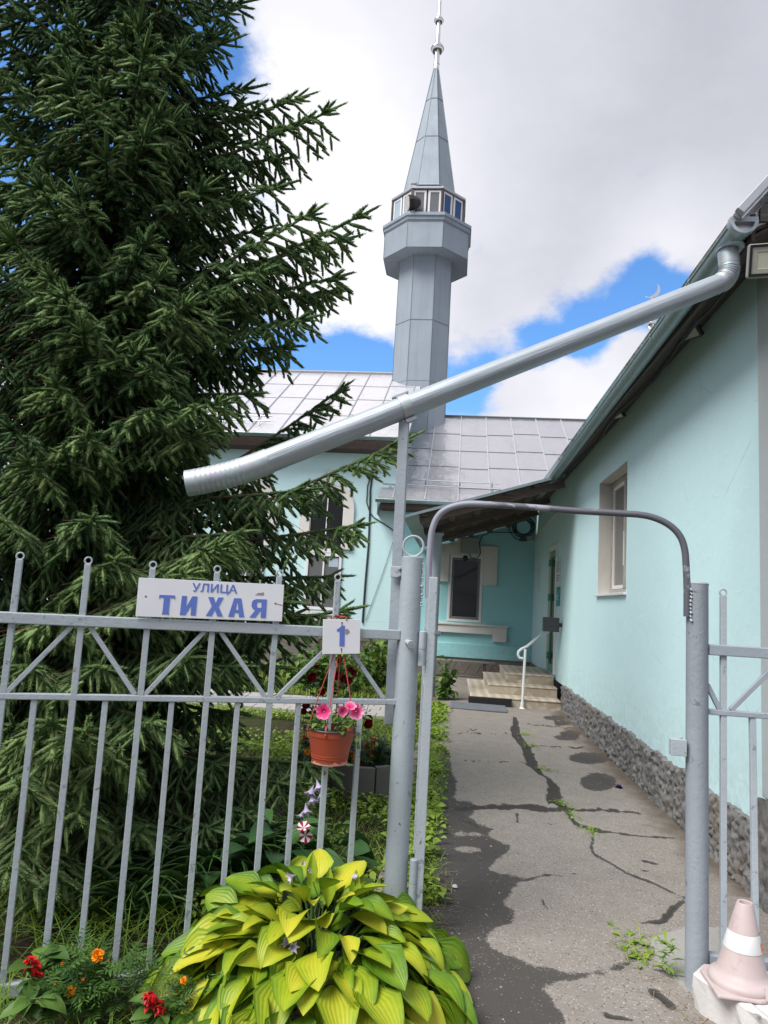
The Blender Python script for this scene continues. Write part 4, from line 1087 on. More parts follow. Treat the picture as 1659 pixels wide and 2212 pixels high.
    m = MB(); m.bar((bx0+.55, by-.1, .0), (bx0+.30, by-.1, bz-.05), .025, .03); m.build('brace', 'brown_timber', t2)
    # junction box, camera, cable coil, conduit
    p = aty(1015, 1178, YB-.10)
    j = thing('junction_box', 'grey plastic junction box mounted above the porch window', 'box', p)
    m = MB(); m.box(p[0]-.20, p[0]+.20, YB-.16, YB-.058, p[2]-.19, p[2]+.19); m.build('body', 'grey_plastic', j, bevel=.01)
    m = MB(); m.box(p[0]-.18, p[0]+.18, YB-.17, YB-.161, p[2]-.17, p[2]+.17); m.build('lid', 'grey_plastic', j, bevel=.004)
    p = aty(1006, 1193, YB-.12); p[2] -= .08
    j = thing('dome_camera', 'white dome security camera hanging under the junction box', 'camera', p)
    m = MB(); m.box(p[0]-.07, p[0]+.05, YB-.13, YB-.056, p[2]-.06, p[2]+.05); m.build('mount', 'white_paint', j, bevel=.01)
    m = MB(); m.lathe((p[0]-.005, YB-.13, p[2]-.05), [(.06*sin(a)+.001, -.06*cos(a)) for a in np.linspace(.05, pi-.05, 10)], 14); m.build('lens', 'black_plastic', j, smooth=True)
    c = aty(1131, 1138, YB-.06)
    m = MB(); rnd = random.Random(6)
    for i in range(6):
        r = .17+.02*i*rnd.random()+.012*i; m.tube([(c[0]+r*cos(a)+rnd.uniform(-.01, .01), YB-.03-.012*i, c[2]+r*sin(a)) for a in np.linspace(0, 2*pi, 22)], .010, 5)
    tag(m.build('cable_coil', 'dark_cable', org=c), 'coil of black cable hung in the porch corner', 'cable')
    p = aty(1138, 1163, YB-.08); j = thing('corner_camera', 'small bullet security camera under the black cable coil', 'camera', p)
    m = MB(); m.box(p[0]-.03, p[0]+.11, YB-.10, YB-.003, p[2]-.05, p[2]+.05); m.build('mount', 'grey_plastic', j, bevel=.006)
    m = MB(); m.tube([p+V3((-.02, -.04, -.02)), p+V3((-.16, -.13, -.05))], .035, 10); m.build('barrel', 'dark_grey_metal', j)
    m = MB(); a = atx(1165, 1142, XW-.02); b = atx(1225, 1100, XW-.02)
    m.tube([atx(1152, 1165, XW-.018), atx(1190, 1120, XW-.018), atx(1202, 1108, XW-.018)], .018, 6); tag(m.build('cable_conduit', 'cream_reveal', org=a), 'short pale conduit slanting up the wall inside the porch', 'conduit')
    cab = [aty(1036, 1200, YB-.06), aty(1030, 1208, YB-.06), aty(1018, 1204, YB-.06), aty(1014, 1190, YB-.06)]
    m = MB(); m.tube([aty(x, y, YB-.065) for x, y in ((1012, 1192), (1018, 1205), (1030, 1207), (1038, 1195), (1036, 1172), (1042, 1158), (1060, 1150), (1090, 1150), (1118, 1150))], .011, 6)
    tag(m.build('porch_cable', 'dark_cable', org=cab[0]), 'thin black cable looping from the junction box to the coil', 'cable')
build_porch()

def build_house_fixtures():
    # floodlights under the eave
    for (x, y, Yp, lb) in ((1487, 716, 4.85, 'small floodlight under the eave nearest the downpipe'), (1330, 893, 6.9, 'small floodlight under the eave above the window'), (1222, 1010, 10.0, 'tiny floodlight under the eave beside the porch canopy')):
        p = atx(x, y, 1.68)
        t = thing('eave_floodlight', lb, 'floodlight', p, 'floodlights under the eave')
        m = MB(); ax = unit((-.45, -.35, -.75)); sd = unit(np.cross(ax, (0, 0, 1))); u_ = np.cross(sd, ax); c = p
        m.obox(c, sd*.095, u_*.065, ax*.02); m.build('housing', 'dark_grey_metal', t, bevel=.008)
        m = MB(); m.obox(c+ax*.0215, sd*.078, u_*.048, ax*.0015); m.build('lens', 'reflector', t)
        m = MB(); m.bar(c-ax*.02, (c[0]+.06, c[1], 3.74), .02, .02); m.build('bracket', 'dark_grey_metal', t)
    # slack cable along the soffit
    m = MB(); pts = []
    rnd = random.Random(9)
    for y in np.arange(4.1, 11.5, .18): pts.append((1.66+.05*sin(y*2.3)+rnd.uniform(-.01, .01), y, 3.66+.03*sin(y*2.3)-.03*abs(sin(y*1.7))))
    m.tube(pts, .010, 6); tag(m.build('eave_cable', 'dark_grey_metal', org=V3(pts[0])), 'grey cable sagging along the soffit of the turquoise house', 'cable')
    # big floodlight on the gable
    Yp = 3.60; c = aty(1652, 562, Yp)
    t = thing('gable_floodlight', 'large rectangular floodlight with grey bezel under the gable at the right edge', 'floodlight', c)
    m = MB(); ax = unit((-.16, -.93, -.34)); sd = unit(np.cross(ax, (0, 0, 1))); u_ = np.cross(sd, ax)
    c2 = c-sd*.035
    def fr(m, hw, hh, w, d0, d1):
        for s_ in (-1, 1):
            m.obox(c2+sd*s_*(hw-w/2)+ax*(d0+d1)/2, sd*w/2, u_*hh, ax*(d1-d0)/2); m.obox(c2+u_*s_*(hh-w/2)+ax*(d0+d1)/2, sd*(hw-w), u_*w/2, ax*(d1-d0)/2)
    m.obox(c2-ax*.02, sd*.115, u_*.085, ax*.02); m.build('housing', 'grey_plastic', t, bevel=.01)
    m = MB(); fr(m, .108, .078, .010, .0, .012); m.build('gasket', 'black_plastic', t)
    m = MB(); fr(m, .097, .067, .026, .001, .006); m.build('reflector_frame', 'reflector', t, bevel=.002)
    m = MB(); m.obox(c2+ax*.002, sd*.071, u_*.041, ax*.001); m.build('led_panel', 'led_panel', t)
    m = MB(); m.bar(c2-ax*.04, c2-ax*.04+V3((0.1, .30, .10)), .03, .03); m.build('bracket', 'dark_grey_metal', t)
    # cables on the hall wall
    def wall_cable(pts, r, lb):
        P = [fac(x, y, .02) for x, y in pts]; Q = []
        for a, b in zip(P[:-1], P[1:]):
            for k in range(4): Q.append(a+(b-a)*k/4)
        Q.append(P[-1]); m = MB(); m.tube(Q, r, 6); tag(m.build('wall_cable', 'dark_cable', org=P[0]), lb, 'cable', 'cables on the hall wall')
    wall_cable([(803, 960), (808, 975), (808, 1000), (800, 1060), (799, 1105), (796, 1180), (789, 1260), (783, 1345)], .022, 'thick black cable running straight down the hall wall')
    wall_cable([(806, 1010), (794, 1050), (792, 1085), (799, 1107), (808, 1118), (832, 1133), (870, 1160)], .012, 'thinner black cable branching right across the hall wall')
    wall_cable([(856, 1150), (826, 1240), (790, 1340)], .005, 'hairline grey wire slanting down the hall wall')
build_house_fixtures()

# ------------------------------------------------------------------ fence, gate, drainpipe
FP = V3((-.205, 3.47, 0)); FD = unit((-1.60, -.665, 0)); FN = unit(np.cross(FD, (0, 0, 1)))   # fence line runs left and nearer
if np.dot(FN, CP-FP) < 0: FN = -FN
def onf(x, y, off=0.0): return atplane(x, y, FP+FN*off, FN)
def fu(p): return float(np.dot(p-FP, FD))
def fpt(u, z, off=0.0): q = FP+FD*u+FN*off; return V3((q[0], q[1], z))
ZT = np.mean([onf(x, y)[2] for x, y in ((100, 1338), (400, 1351), (650, 1362), (820, 1369))])
ZM = np.mean([onf(x, y)[2] for x, y in ((100, 1501), (400, 1508), (640, 1514), (820, 1519))])
ZR = np.mean([onf(x, y)[2] for x, y in ((44, 1202), (191, 1212), (331, 1218), (470, 1226), (604, 1235), (730, 1242))])
def picket(parent, u, z0, z1, ring, w=.030, P=fpt, N=FN, D=FD, off=0.0):
    m = MB(); j = .006*sin(u*91.7); a, b = P(u+j, z0, off+.004*sin(u*57)), P(u, z1, off)
    m.obox((a+b)/2, D*w/2, N*.011, (b-a)/2)
    o = m.build('picket', 'grey_paint_worn', parent, bevel=.002)
    if ring:
        c = P(u, z1+.015, off); m = MB(); R = .0145
        m.tube([c+D*R*cos(a)+V3((0, 0, R*sin(a))) for a in np.linspace(0, 2*pi, 15)], .0042, 6, cap=False); m.build('ring', 'grey_paint_worn', o, smooth=True)
    return o
def build_fence():
    t = thing('metal_fence', 'grey painted metal fence panel with ringed pickets left of the gate', 'fence', FP+FD*1.5)
    u1 = 3.4
    for nm, z, h, w in (('top_rail', ZT, .046, .05), ('middle_rail', ZM, .026, .03), ('bottom_rail', -.058, .05, .045)):
        m = MB(); m.bar(fpt(.05, z), fpt(u1, z), w, h); m.build(nm, 'grey_paint_worn', t, bevel=.004)
    longs = [fu(onf(x, y)) for x, y in ((44, 1202), (191, 1212), (331, 1218), (470, 1226), (604, 1235), (730, 1242))]
    sp = (longs[0]-longs[-1])/5; longs += [longs[0]+sp*k for k in (1, 2, 3, 4)]
    for u in longs: picket(t, u, -.034, ZR-.02, True, .0255, off=.003)
    shorts = [fu(onf(x, y)) for x, y in ((75, 1506), (228, 1512), (371, 1515), (513, 1520), (645, 1520), (779, 1522))]
    shorts += [shorts[0]+sp*k for k in (1, 2, 3, 4)]
    for u in shorts: picket(t, u, -.034, ZM-.013, False, .0235, off=-.002)
    brs = [((15, 1488), (148, 1360)), ((293, 1492), (197, 1357)), ((313, 1492), (436, 1370)), ((573, 1502), (481, 1372)), ((598, 1502), (722, 1385)), ((829, 1509), (762, 1412))]
    for a, b in brs:
        pa, pb = onf(*a), onf(*b); pa[2] = ZM+.013; d = pb-pa; pb = pa+d*((ZT-.022-pa[2])/d[2])
        m = MB(); m.bar(pa+FN*.001, pb+FN*.001, .02, .022, FN); m.build('brace', 'grey_paint_worn', t, bevel=.002)
    # gate post, with ring, bolt stub, hinges
    p = thing('gate_post', 'thick round grey gate post left of the path with a ring on top', 'post', FP)
    ztop = onf(893, 1203)[2]; R = .054
    m = MB(); m.lathe(FP, [(R, -.12), (R, ztop-.004), (R-.006, ztop)], 26); m.build('shaft', 'grey_paint', p, smooth=True)
    cc = aty(893, 1180, 3.46); m = MB(); m.tube([cc+V3((.05*cos(a), 0, .05*sin(a))) for a in np.linspace(0, 2*pi, 23)], .0065, 8, cap=False); m.build('ring', 'grey_paint', p, smooth=True)
    b = aty(884, 1389, FP[1]-R); m = MB(); m.tube([b+V3((-.012, .01, .004)), b+V3((.012, -.035, -.003))], .014, 10); m.tube([b+V3((.010, -.030, -.002)), b+V3((.014, -.042, -.004))], .019, 10); m.tube([b+V3((.0142, -.0425, -.004)), b+V3((.0146, -.0435, -.0042))], .008, 8); m.build('bolt_stub', 'grey_paint_worn', p, smooth=True)
    for (xa, y0, y1, y2, xb) in ((913, 1363, 1403, 1438, 911), (893, 1855, 1908, 1952, 889)):
        hx = aty(xa, (y0+y1)/2, 3.44); zt, zm, zb = aty(xa, y0, 3.44)[2], aty(xa, y1, 3.44)[2], aty(xb, y2, 3.44)[2]
        m = MB(); m.tube([(hx[0], 3.44, zm+.003), (hx[0], 3.44, zt-.004), (hx[0], 3.44, zt)], [.0185, .0185, .014], 12); m.tube([(hx[0], 3.44, zb), (hx[0], 3.44, zm-.002)], .0185, 12)
        m.tube([(hx[0], 3.44, zm-.003), (hx[0], 3.44, zm+.004)], .0165, 10)
        m.build('hinge', 'grey_paint', p, smooth=True)
    m = MB(); rnd = random.Random(3)
    for k in range(16):
        z = ztop-.03-k*.0135; m.tube([(FP[0]+.052+rnd.uniform(-.004, .004), FP[1]-.022, z), (FP[0]+.056, FP[1]-.024+rnd.uniform(-.004, .004), z-.008)], rnd.uniform(.004, .008), 6)
    m.build('weld_bead', 'grey_paint_worn', p, smooth=True)
    # open gate leaf, swung in along the path and seen almost edge on
    g = thing('gate_leaf', 'narrow grey gate leaf swung open and seen edge on behind the left post', 'gate', (-.125, 3.5, 0))
    ga = aty(917, 1650, 3.46); gx = ga[0]; gd = unit((-.050, 1.0, 0)); gn = V3((gd[1], -gd[0], 0)); L = 1.02
    zt, zb = aty(922, 1246, 3.46)[2], .06
    def gp(u, z, off=0.0): q = V3((gx, 3.46, 0))+gd*u+gn*off; return V3((q[0], q[1], z))
    for u in (0, L):
        m = MB(); m.obox((gp(u, zb)+gp(u, zt))/2, gd*.02, gn*.021, V3((0, 0, (zt-zb)/2))); m.build('stile', 'grey_paint_worn', g, bevel=.004)
    for z, h in ((zt-.02, .04), (ZT, .04), (ZM, .026), (zb+.04, .04)):
        m = MB(); m.bar(gp(.02, z), gp(L-.02, z), .026, h); m.build('rail', 'grey_paint_worn', g, bevel=.003)
    for k in range(1, 7):
        picket(g, L*k/7, zb+.06, zt-.04 if k % 2 == 0 else ZM-.013, False, .018, P=gp, N=gn, D=gd)
    q = aty(945, 1368, 3.62); m = MB(); m.tube([gp(.10, q[2], .0), q+V3((.012, 0, 0))], .007, 8); m.tube([q+V3((-.012, 0, 0)), q+V3((.014, 0, 0))], .013, 8); m.tube([q+V3((-.026, 0, 0)), q+V3((-.014, 0, 0))], .010, 8); m.build('latch_bolt', 'grey_paint_worn', g, smooth=True)
    # right post with latch plate
    RP = V3((1.092, 3.30, 0)); zr = aty(1506, 1258, 3.30)[2]
    r = thing('gate_post', 'round grey gate post at the right of the path behind the traffic cone', 'post', RP)
    m = MB(); m.lathe(RP, [(.0465, -.05), (.0465, zr-.014), (.049, zr-.006), (.044, zr)], 24); m.build('shaft', 'grey_paint_lilac', r, smooth=True)
    a = aty(1464, 1613, 3.28); m = MB(); m.box(a[0]-.032, a[0]+.034, 3.262, 3.30, a[2]-.036, a[2]+.034); m.tube([(a[0]+.01, 3.275, a[2]+.03), (a[0]+.01, 3.275, a[2]+.045)], .008, 8); m.build('latch_plate', 'grey_paint_worn', r, bevel=.003)
    m = MB(); rnd = random.Random(7)
    for k in range(9):
        z = zr-.03-k*.017; m.tube([(RP[0]-.040, 3.268, z), (RP[0]-.036+rnd.uniform(-.004, .004), 3.262, z-.009)], rnd.uniform(.003, .006), 6)
    m.build('weld_bead', 'grey_paint_worn', r, smooth=True)
    # arch over the gate
    A = thing('gate_arch', 'bent grey pipe arch spanning the gateway between both posts', 'arch', (.4, 3.36, 0))
    ya, yb = 3.46, 3.28
    ctl = [(925, 1292), (926, 1235), (929, 1180), (933, 1146), (944, 1118), (962, 1101), (990, 1091), (1020, 1088), (1060, 1090), (1150, 1096), (1250, 1104), (1340, 1109), (1390, 1113), (1425, 1123), (1452, 1139), (1470, 1160), (1479, 1187), (1482, 1220), (1484, 1270), (1484, 1332)]
    pts = [aty(x, y, ya+(yb-ya)*(x-925)/(1484-925)) for x, y in ctl]
    fine = []
    for i in range(len(pts)-1):
        p0, p1, p2, p3 = pts[max(i-1, 0)], pts[i], pts[i+1], pts[min(i+2, len(pts)-1)]
        for k in range(4):
            s = k/4; fine.append(.5*((2*p1)+(p2-p0)*s+(2*p0-5*p1+4*p2-p3)*s*s+(-p0+3*p1-3*p2+p3)*s**3))
    fine.append(pts[-1])
    m = MB(); m.tube(fine, .0152, 14); m.build('pipe', 'grey_paint_arch', A, smooth=True)
    # right fence panel
    t = thing('metal_fence', 'grey painted metal fence panel at the right edge behind the traffic cone', 'fence', (1.6, 3.3, 0))
    RD = unit((1, -.02, 0)); RN = V3((0.02, -1, 0))
    def rp(u, z, off=0.0): q = RP+RD*u+RN*off; return V3((q[0], q[1], z))
    def onr(x, y): return aty(x, y, 3.295)
    z1 = onr(1560, 1405)[2]; z2 = onr(1580, 1541)[2]
    for nm, z, h, w in (('top_rail', z1, .046, .05), ('middle_rail', z2, .024, .03), ('bottom_rail', .14, .045, .045)):
        m = MB(); m.bar(rp(.045, z), rp(2.6, z), w, h); m.build(nm, 'grey_paint_lilac', t, bevel=.004)
    u0 = onr(1563, 1450)[0]-RP[0]; us = onr(1626, 1650)[0]-RP[0]-u0; zring = onr(1564, 1287)[2]
    k = 0
    while u0+us*k < 2.55:
        picket(t, u0+us*k, .10, zring if k % 2 == 0 else z2-.012, k % 2 == 0, .0245, P=rp, N=RN, D=RD); k += 1
    for a, b in (((1527, 1478), (1556, 1536)), ((1578, 1534), (1662, 1450))):
        pa, pb = onr(*a), onr(*b); m = MB(); m.bar(pa, pb, .02, .02, RN); m.build('brace', 'grey_paint_lilac', t, bevel=.002)
k = NT('grey_paint_arch')
ff = k.noise(6, 6, .7, (1.0, 1, 2.2), .6)
gx_ = k.n('ShaderNodeSeparateXYZ'); k.link(k.coord(), gx_.inputs[0])
patch = k.math('MULTIPLY', k.ramp(ff, [(.47, 0), (.50, 1)]), k.ramp(gx_.outputs[0], [(.10, 0), (.22, 1)]))
patch = k.math('MAXIMUM', patch, k.math('MULTIPLY', k.ramp(gx_.outputs[0], [(.40, 0), (.48, 1)]), k.ramp(k.noise(5, 5, .7), [(.34, 0), (.39, 1)])))
k.bump(k.noise(60, 4), .25, .003)
k.done(k.mix(patch, (.27, .28, .34), (.095, .10, .12)), .5, 0, .4)
build_fence()

def build_drain():
    E0 = V3((GX-.005, 3.78, 3.56)); 
    S = aty(875, 880, 3.50); El = aty(1550, 614, 3.78)
    d = unit(S-El); R = .061; R1 = .053
    end = El+d*(np.dot(aty(572, 985, 3.42)-El, d))
    t = thing('drainpipe', 'long galvanised drainpipe sloping down from the gutter across the gateway', 'drainpipe', S)
    # outlet funnel under the gutter
    m = MB()
    dn = V3((.05, 0, -1.)); LE_ = .145; n_ = 44; off_ = V3((0, 0, 0))
    for i in range(n_): s_ = i/n_; off_ = off_+unit(unit(dn)*(1-s_)+d*s_)*LE_/n_
    b1 = El-off_; b0 = b1-V3((.008, 0, -.085))
    fn = [(E0[0], b0[1], 3.565, .072, .105), (E0[0], b0[1], (3.53+b0[2])/2+.01, .072, .09), (b0[0], b0[1], b0[2]-.004, .0515, .0515)]
    print('outlet', b0, b1)
    vs = []; n = 18
    for (x, y, z, rx, ry) in fn:
        for j in range(n): a = 2*pi*j/n; vs.append((x+rx*cos(a), y+ry*sin(a), z))
    fs = [(i*n+j, i*n+(j+1) % n, (i+1)*n+(j+1) % n, (i+1)*n+j) for i in range(2) for j in range(n)]
    m.add(vs, fs); m.build('outlet', 'galvanised_steel', t, smooth=True)
    m = MB(); m.tube([b0, b1], R1+.001, 22); m.tube([b0+V3((0, 0, -.002)), b0+V3((0, 0, -.010))], R1+.004, 22); m.build('collar', 'galvanised_steel', t, smooth=True)
    # ribbed elbow turning from down to along d
    def elbow(name, p, t0, t1, L, n=44, rib=.006, nr=8, r=R, lo=.12, hi=.9):
        pts = []; rs = []; q = p.copy()
        for i in range(n+1):
            s = i/n; tt = unit(t0*(1-s)+t1*s); pts.append(q.copy()); q = q+tt*L/n
            rr = r
            if lo < s < hi: rr += rib*max(0, sin((s-lo)/(hi-lo)*nr*2*pi))
            rs.append(rr)
        m = MB(); m.tube(pts, rs, 24); m.build(name, 'galvanised_steel', t, smooth=True, ang=60); return pts[-1]
    # the straight pipe starts at the elbow's end
    e_end = elbow('elbow', b1, unit(dn), d, LE_, r=R1, rib=.004)
    d2 = unit(end-e_end)
    kk = NT('galvanised_pipe'); pu = unit(np.cross(np.cross(d2, (0, 0, 1)), d2)); ps_ = unit(np.cross(d2, pu)); cv = kk.n('ShaderNodeCombineXYZ')
    for i_, (ax_, sc_) in enumerate(((pu, 1.0), (ps_, 1.0), (d2, .04))):
        dt = kk.n('ShaderNodeVectorMath', operation='DOT_PRODUCT'); kk.link(kk.coord(), dt.inputs[0]); dt.inputs[1].default_value = tuple(float(v*sc_) for v in ax_); kk.link(dt.outputs['Value'], cv.inputs[i_])
    base_c = kk.tc; kk.tc = cv.outputs[0]; st = kk.noise(45, 3, .6); st2 = kk.noise(120, 3, .6); kk.tc = base_c
    col = kk.mix(kk.noise(8, 5, .6), (.34, .385, .43), (.44, .49, .535)); col = kk.mix(kk.ramp(st, [(.35, .45), (.6, 0)]), col, (.27, .31, .35))
    kk.bump(kk.math('ADD', st, kk.math('MULTIPLY', st2, .4)), .35, .012); kk.done(col, .52, .45)
    m = MB(); m.tube([e_end+(end-e_end)*k/12 for k in range(13)], list(np.linspace(R1, R, 13)), 28); o = m.build('pipe', 'galvanised_pipe', t, smooth=True)
    up_ = unit(np.cross(np.cross(d2, (0, 0, 1)), d2)); sdv = unit(np.cross(d2, up_))
    m = MB(); m.bar(e_end+up_*(R*.55)-sdv*(-R*.84), end+up_*(R*.55)-sdv*(-R*.84), .003, .004, sdv); m.build('seam', 'seam_grey', o)
    # joint collar, then the flared ribbed end elbow
    m = MB(); m.tube([end-d2*.012, end+d2*.012], R+.004, 28); m.tube([end+d2*.03, end+d2*.034], R+.003, 28); m.build('joint', 'galvanised_steel', t, smooth=True)
    aim = aty(409, 1043, 3.30); te = unit(aim-aty(470, 1030, 3.33))
    te = unit(d2*.62+V3((-.52, -.14, .02)))
    pe = elbow('end_elbow', end+d2*.01, d2, te, .40, 70, .0019, 10, R+.004, .30, .92)
    # clamp band at the support pole
    u = np.dot(S-e_end, d2); c = e_end+d2*u
    m = MB(); vs = []
    m.tube([c-d2*.026, c+d2*.026], R+.0045, 28); m.obox(c+up_*(R+.004)+V3((0, 0, .004)), d2*.045, sdv*.014, up_*.004); m.obox(c-up_*(R+.012), d2*.028, sdv*.03, up_*.008); cb = m.build('clamp', 'galvanised_steel', t, smooth=True)
    # support pole strapped to the gate post
    ps = thing('support_pole', 'flat grey steel pole propping up the galvanised drainpipe beside the gate post', 'pole', (c[0], c[1], .9))
    pb = aty(842, 1565, 3.52); zb = pb[2]; zt = c[2]-R-.012
    m = MB(); m.obox(((c[0]+pb[0])/2, (c[1]+3.52)/2, (zb+zt)/2), V3((.026, -.004, 0)), V3((.002, .014, 0)), V3(((c[0]-pb[0])/2, (c[1]-3.52)/2, (zt-zb)/2))); m.build('shaft', 'grey_paint_lilac', ps, bevel=.004)
    zz = aty(858, 1236, 3.5)[2]; cx = aty(858, 1236, 3.48)[0]
    m = MB(); m.box(cx-.032, cx+.034, 3.462, 3.478, zz-.028, zz+.028)
    m.build('strap_plate', 'grey_paint_worn', ps, bevel=.003)
    for dz in (-.017, .017):
        m = MB(); m.tube([(cx+.012, 3.466, zz+dz), (cx+.012, 3.448, zz+dz)], .009, 6); m.tube([(cx+.012, 3.449, zz+dz), (cx+.012, 3.440, zz+dz)], .005, 8); m.build('bolt', 'grey_paint_worn', ps)
build_drain()

# ------------------------------------------------------------------ signs
def build_signs():
    off = .035
    TL, TR, BR, BL = onf(300, 1248, off), onf(613, 1263, off), onf(610, 1343, off), onf(293, 1331, off)
    c = (TL+TR+BR+BL)/4; ax = unit((TR+BR)-(TL+BL)); ax -= FN*np.dot(ax, FN); ax = unit(ax); ay = unit(np.cross(FN, ax)); 
    if ay[2] < 0: ay = -ay
    w = np.linalg.norm((TR+BR)-(TL+BL))/2; h = np.linalg.norm((TL+TR)-(BL+BR))/2
    nrm = np.cross(ax, ay)
    t = thing('street_sign', 'white street name plate reading УЛИЦА ТИХАЯ in blue on the grey fence', 'sign', c)
    m = MB(); m.obox(c-nrm*.003, ax*w/2, ay*h/2, nrm*.003); m.build('plate', 'enamel_white', t, bevel=.001)
    me = text_mesh('УЛИЦА', h*.30, .0007, 1.12); place_mesh('lettering', me, 'sign_blue', t, c+ay*h*.30+ax*w*.012+nrm*.0012, ax, ay)
    # heavy block letters drawn on a unit box
    T = [[(0, 1), (0, .78), (.06, .86), (.28, .86), (.26, .1), (.22, 0), (.66, 0), (.62, .1), (.64, .86), (.86, .86), (.92, .78), (.92, 1)]]
    I = [[(0, 1), (.30, 1), (.30, .42), (.62, 1), (.92, 1), (.90, 0), (.60, 0), (.60, .52), (.28, 0), (-.04, 0)]]
    Kh = [[(0.02, 1), (.36, 1), (.50, .68), (.64, 1), (.96, 1), (.70, .5), (1.0, 0), (.66, 0), (.48, .34), (.32, 0), (-.04, 0), (.28, .5)]]
    A = [[(.24, 1), (.68, 1), (.94, 0), (.62, 0), (.58, .22), (.34, .22), (.29, 0), (-.04, 0)], [(.38, .38), (.55, .38), (.48, .78), (.44, .78)]]
    Ya = [[(.96, 1), (.30, 1), (.12, .94), (.03, .82), (.03, .60), (.12, .46), (.28, .41), (-.06, 0), (.30, 0), (.60, .37), (.64, .37), (.64, 0), (.96, 0)], [(.64, .84), (.42, .84), (.35, .79), (.35, .60), (.42, .54), (.64, .54)]]
    lh = h*.50; lw = lh*.86; xs = [-.305, -.155, .02, .175, .325]
    polys = []
    for gl, x in zip((T, I, Kh, A, Ya), xs):
        polys.append([[(x*w+(px-.46)*lw, -h*.46+py*lh+h*.06) for px, py in ol] for ol in gl])
    me = letters_mesh(polys); place_mesh('lettering', me, 'sign_blue', t, c-ay*h*.02+nrm*.0012, ax, ay)
    # flaked patch by the last letter, screw holes, rust run
    m = MB(); q = c+ax*w*.33+ay*h*.205+nrm*.0004
    m.prism([q+ax*a*w+ay*b*h for a, b in ((-.035, -.02), (.025, -.02), (.03, .03), (.022, .075), (.008, .045), (-.01, .05))], nrm*.0004); m.build('chipped_patch', 'exposed_metal', t)
    m = MB()
    for s, yy in ((-.445, .02), (.445, -.02)): m.tube([c+ax*s*w+ay*yy*h, c+ax*s*w+ay*yy*h+nrm*.0008], .0045, 10)
    m.bar(c+ax*.447*w-ay*.02*h+nrm*.0009, c+ax*.496*w-ay*.055*h+nrm*.0009, .002, .0012, nrm); m.build('screw_hole', 'rust', t)
    # house number
    off = .045
    TL, TR, BR, BL = onf(697, 1339, off), onf(777, 1337, off), onf(779, 1413, off), onf(698, 1412, off)
    c = (TL+TR+BR+BL)/4; w = np.linalg.norm((TR+BR)-(TL+BL))/2; h = np.linalg.norm((TL+TR)-(BL+BR))/2
    ax = unit((TR+BR)-(TL+BL)); ax = unit(ax-FN*np.dot(ax, FN)); ay = np.cross(FN, ax); ay = ay if ay[2] > 0 else -ay; nrm = np.cross(ax, ay)
    t = thing('house_number_sign', 'square white plate with a blue number 1 above the hanging flowerpot', 'sign', c)
    m = MB(); m.obox(c-nrm*.003, ax*w/2, ay*h/2, nrm*.003); m.build('plate', 'enamel_white', t, bevel=.001)
    one = [[(-.02, .5), (.14, .5), (.14, -.5), (-.10, -.5), (-.10, .22), (-.24, .22), (-.24, .32), (-.08, .42)]]
    me = letters_mesh([[[(x*h*.62, y*h*.60) for x, y in one[0]]]]); place_mesh('lettering', me, 'sign_blue', t, c+ay*h*.02+nrm*.0012, ax, ay)
    m = MB(); q = c+ax*w*.16+ay*h*.11+nrm*.0003
    m.prism([q+ax*a*w+ay*b*h for a, b in ((-.07, -.03), (-.02, -.06), (.05, .0), (.05, .05), (-.01, .12), (-.07, .10))], nrm*.0005); m.build('chipped_patch', 'exposed_metal', t)
    m = MB()
    for yy in (.40, -.36):
        m.tube([c+ay*yy*h+nrm*.0002, c+ay*yy*h+nrm*.0012], .0042, 10); m.bar(c+ay*yy*h+nrm*.0011, c+ay*(yy-.10)*h+nrm*.0011, .0035, .0008, nrm)
    m.build('screw_hole', 'rust', t)
build_signs()

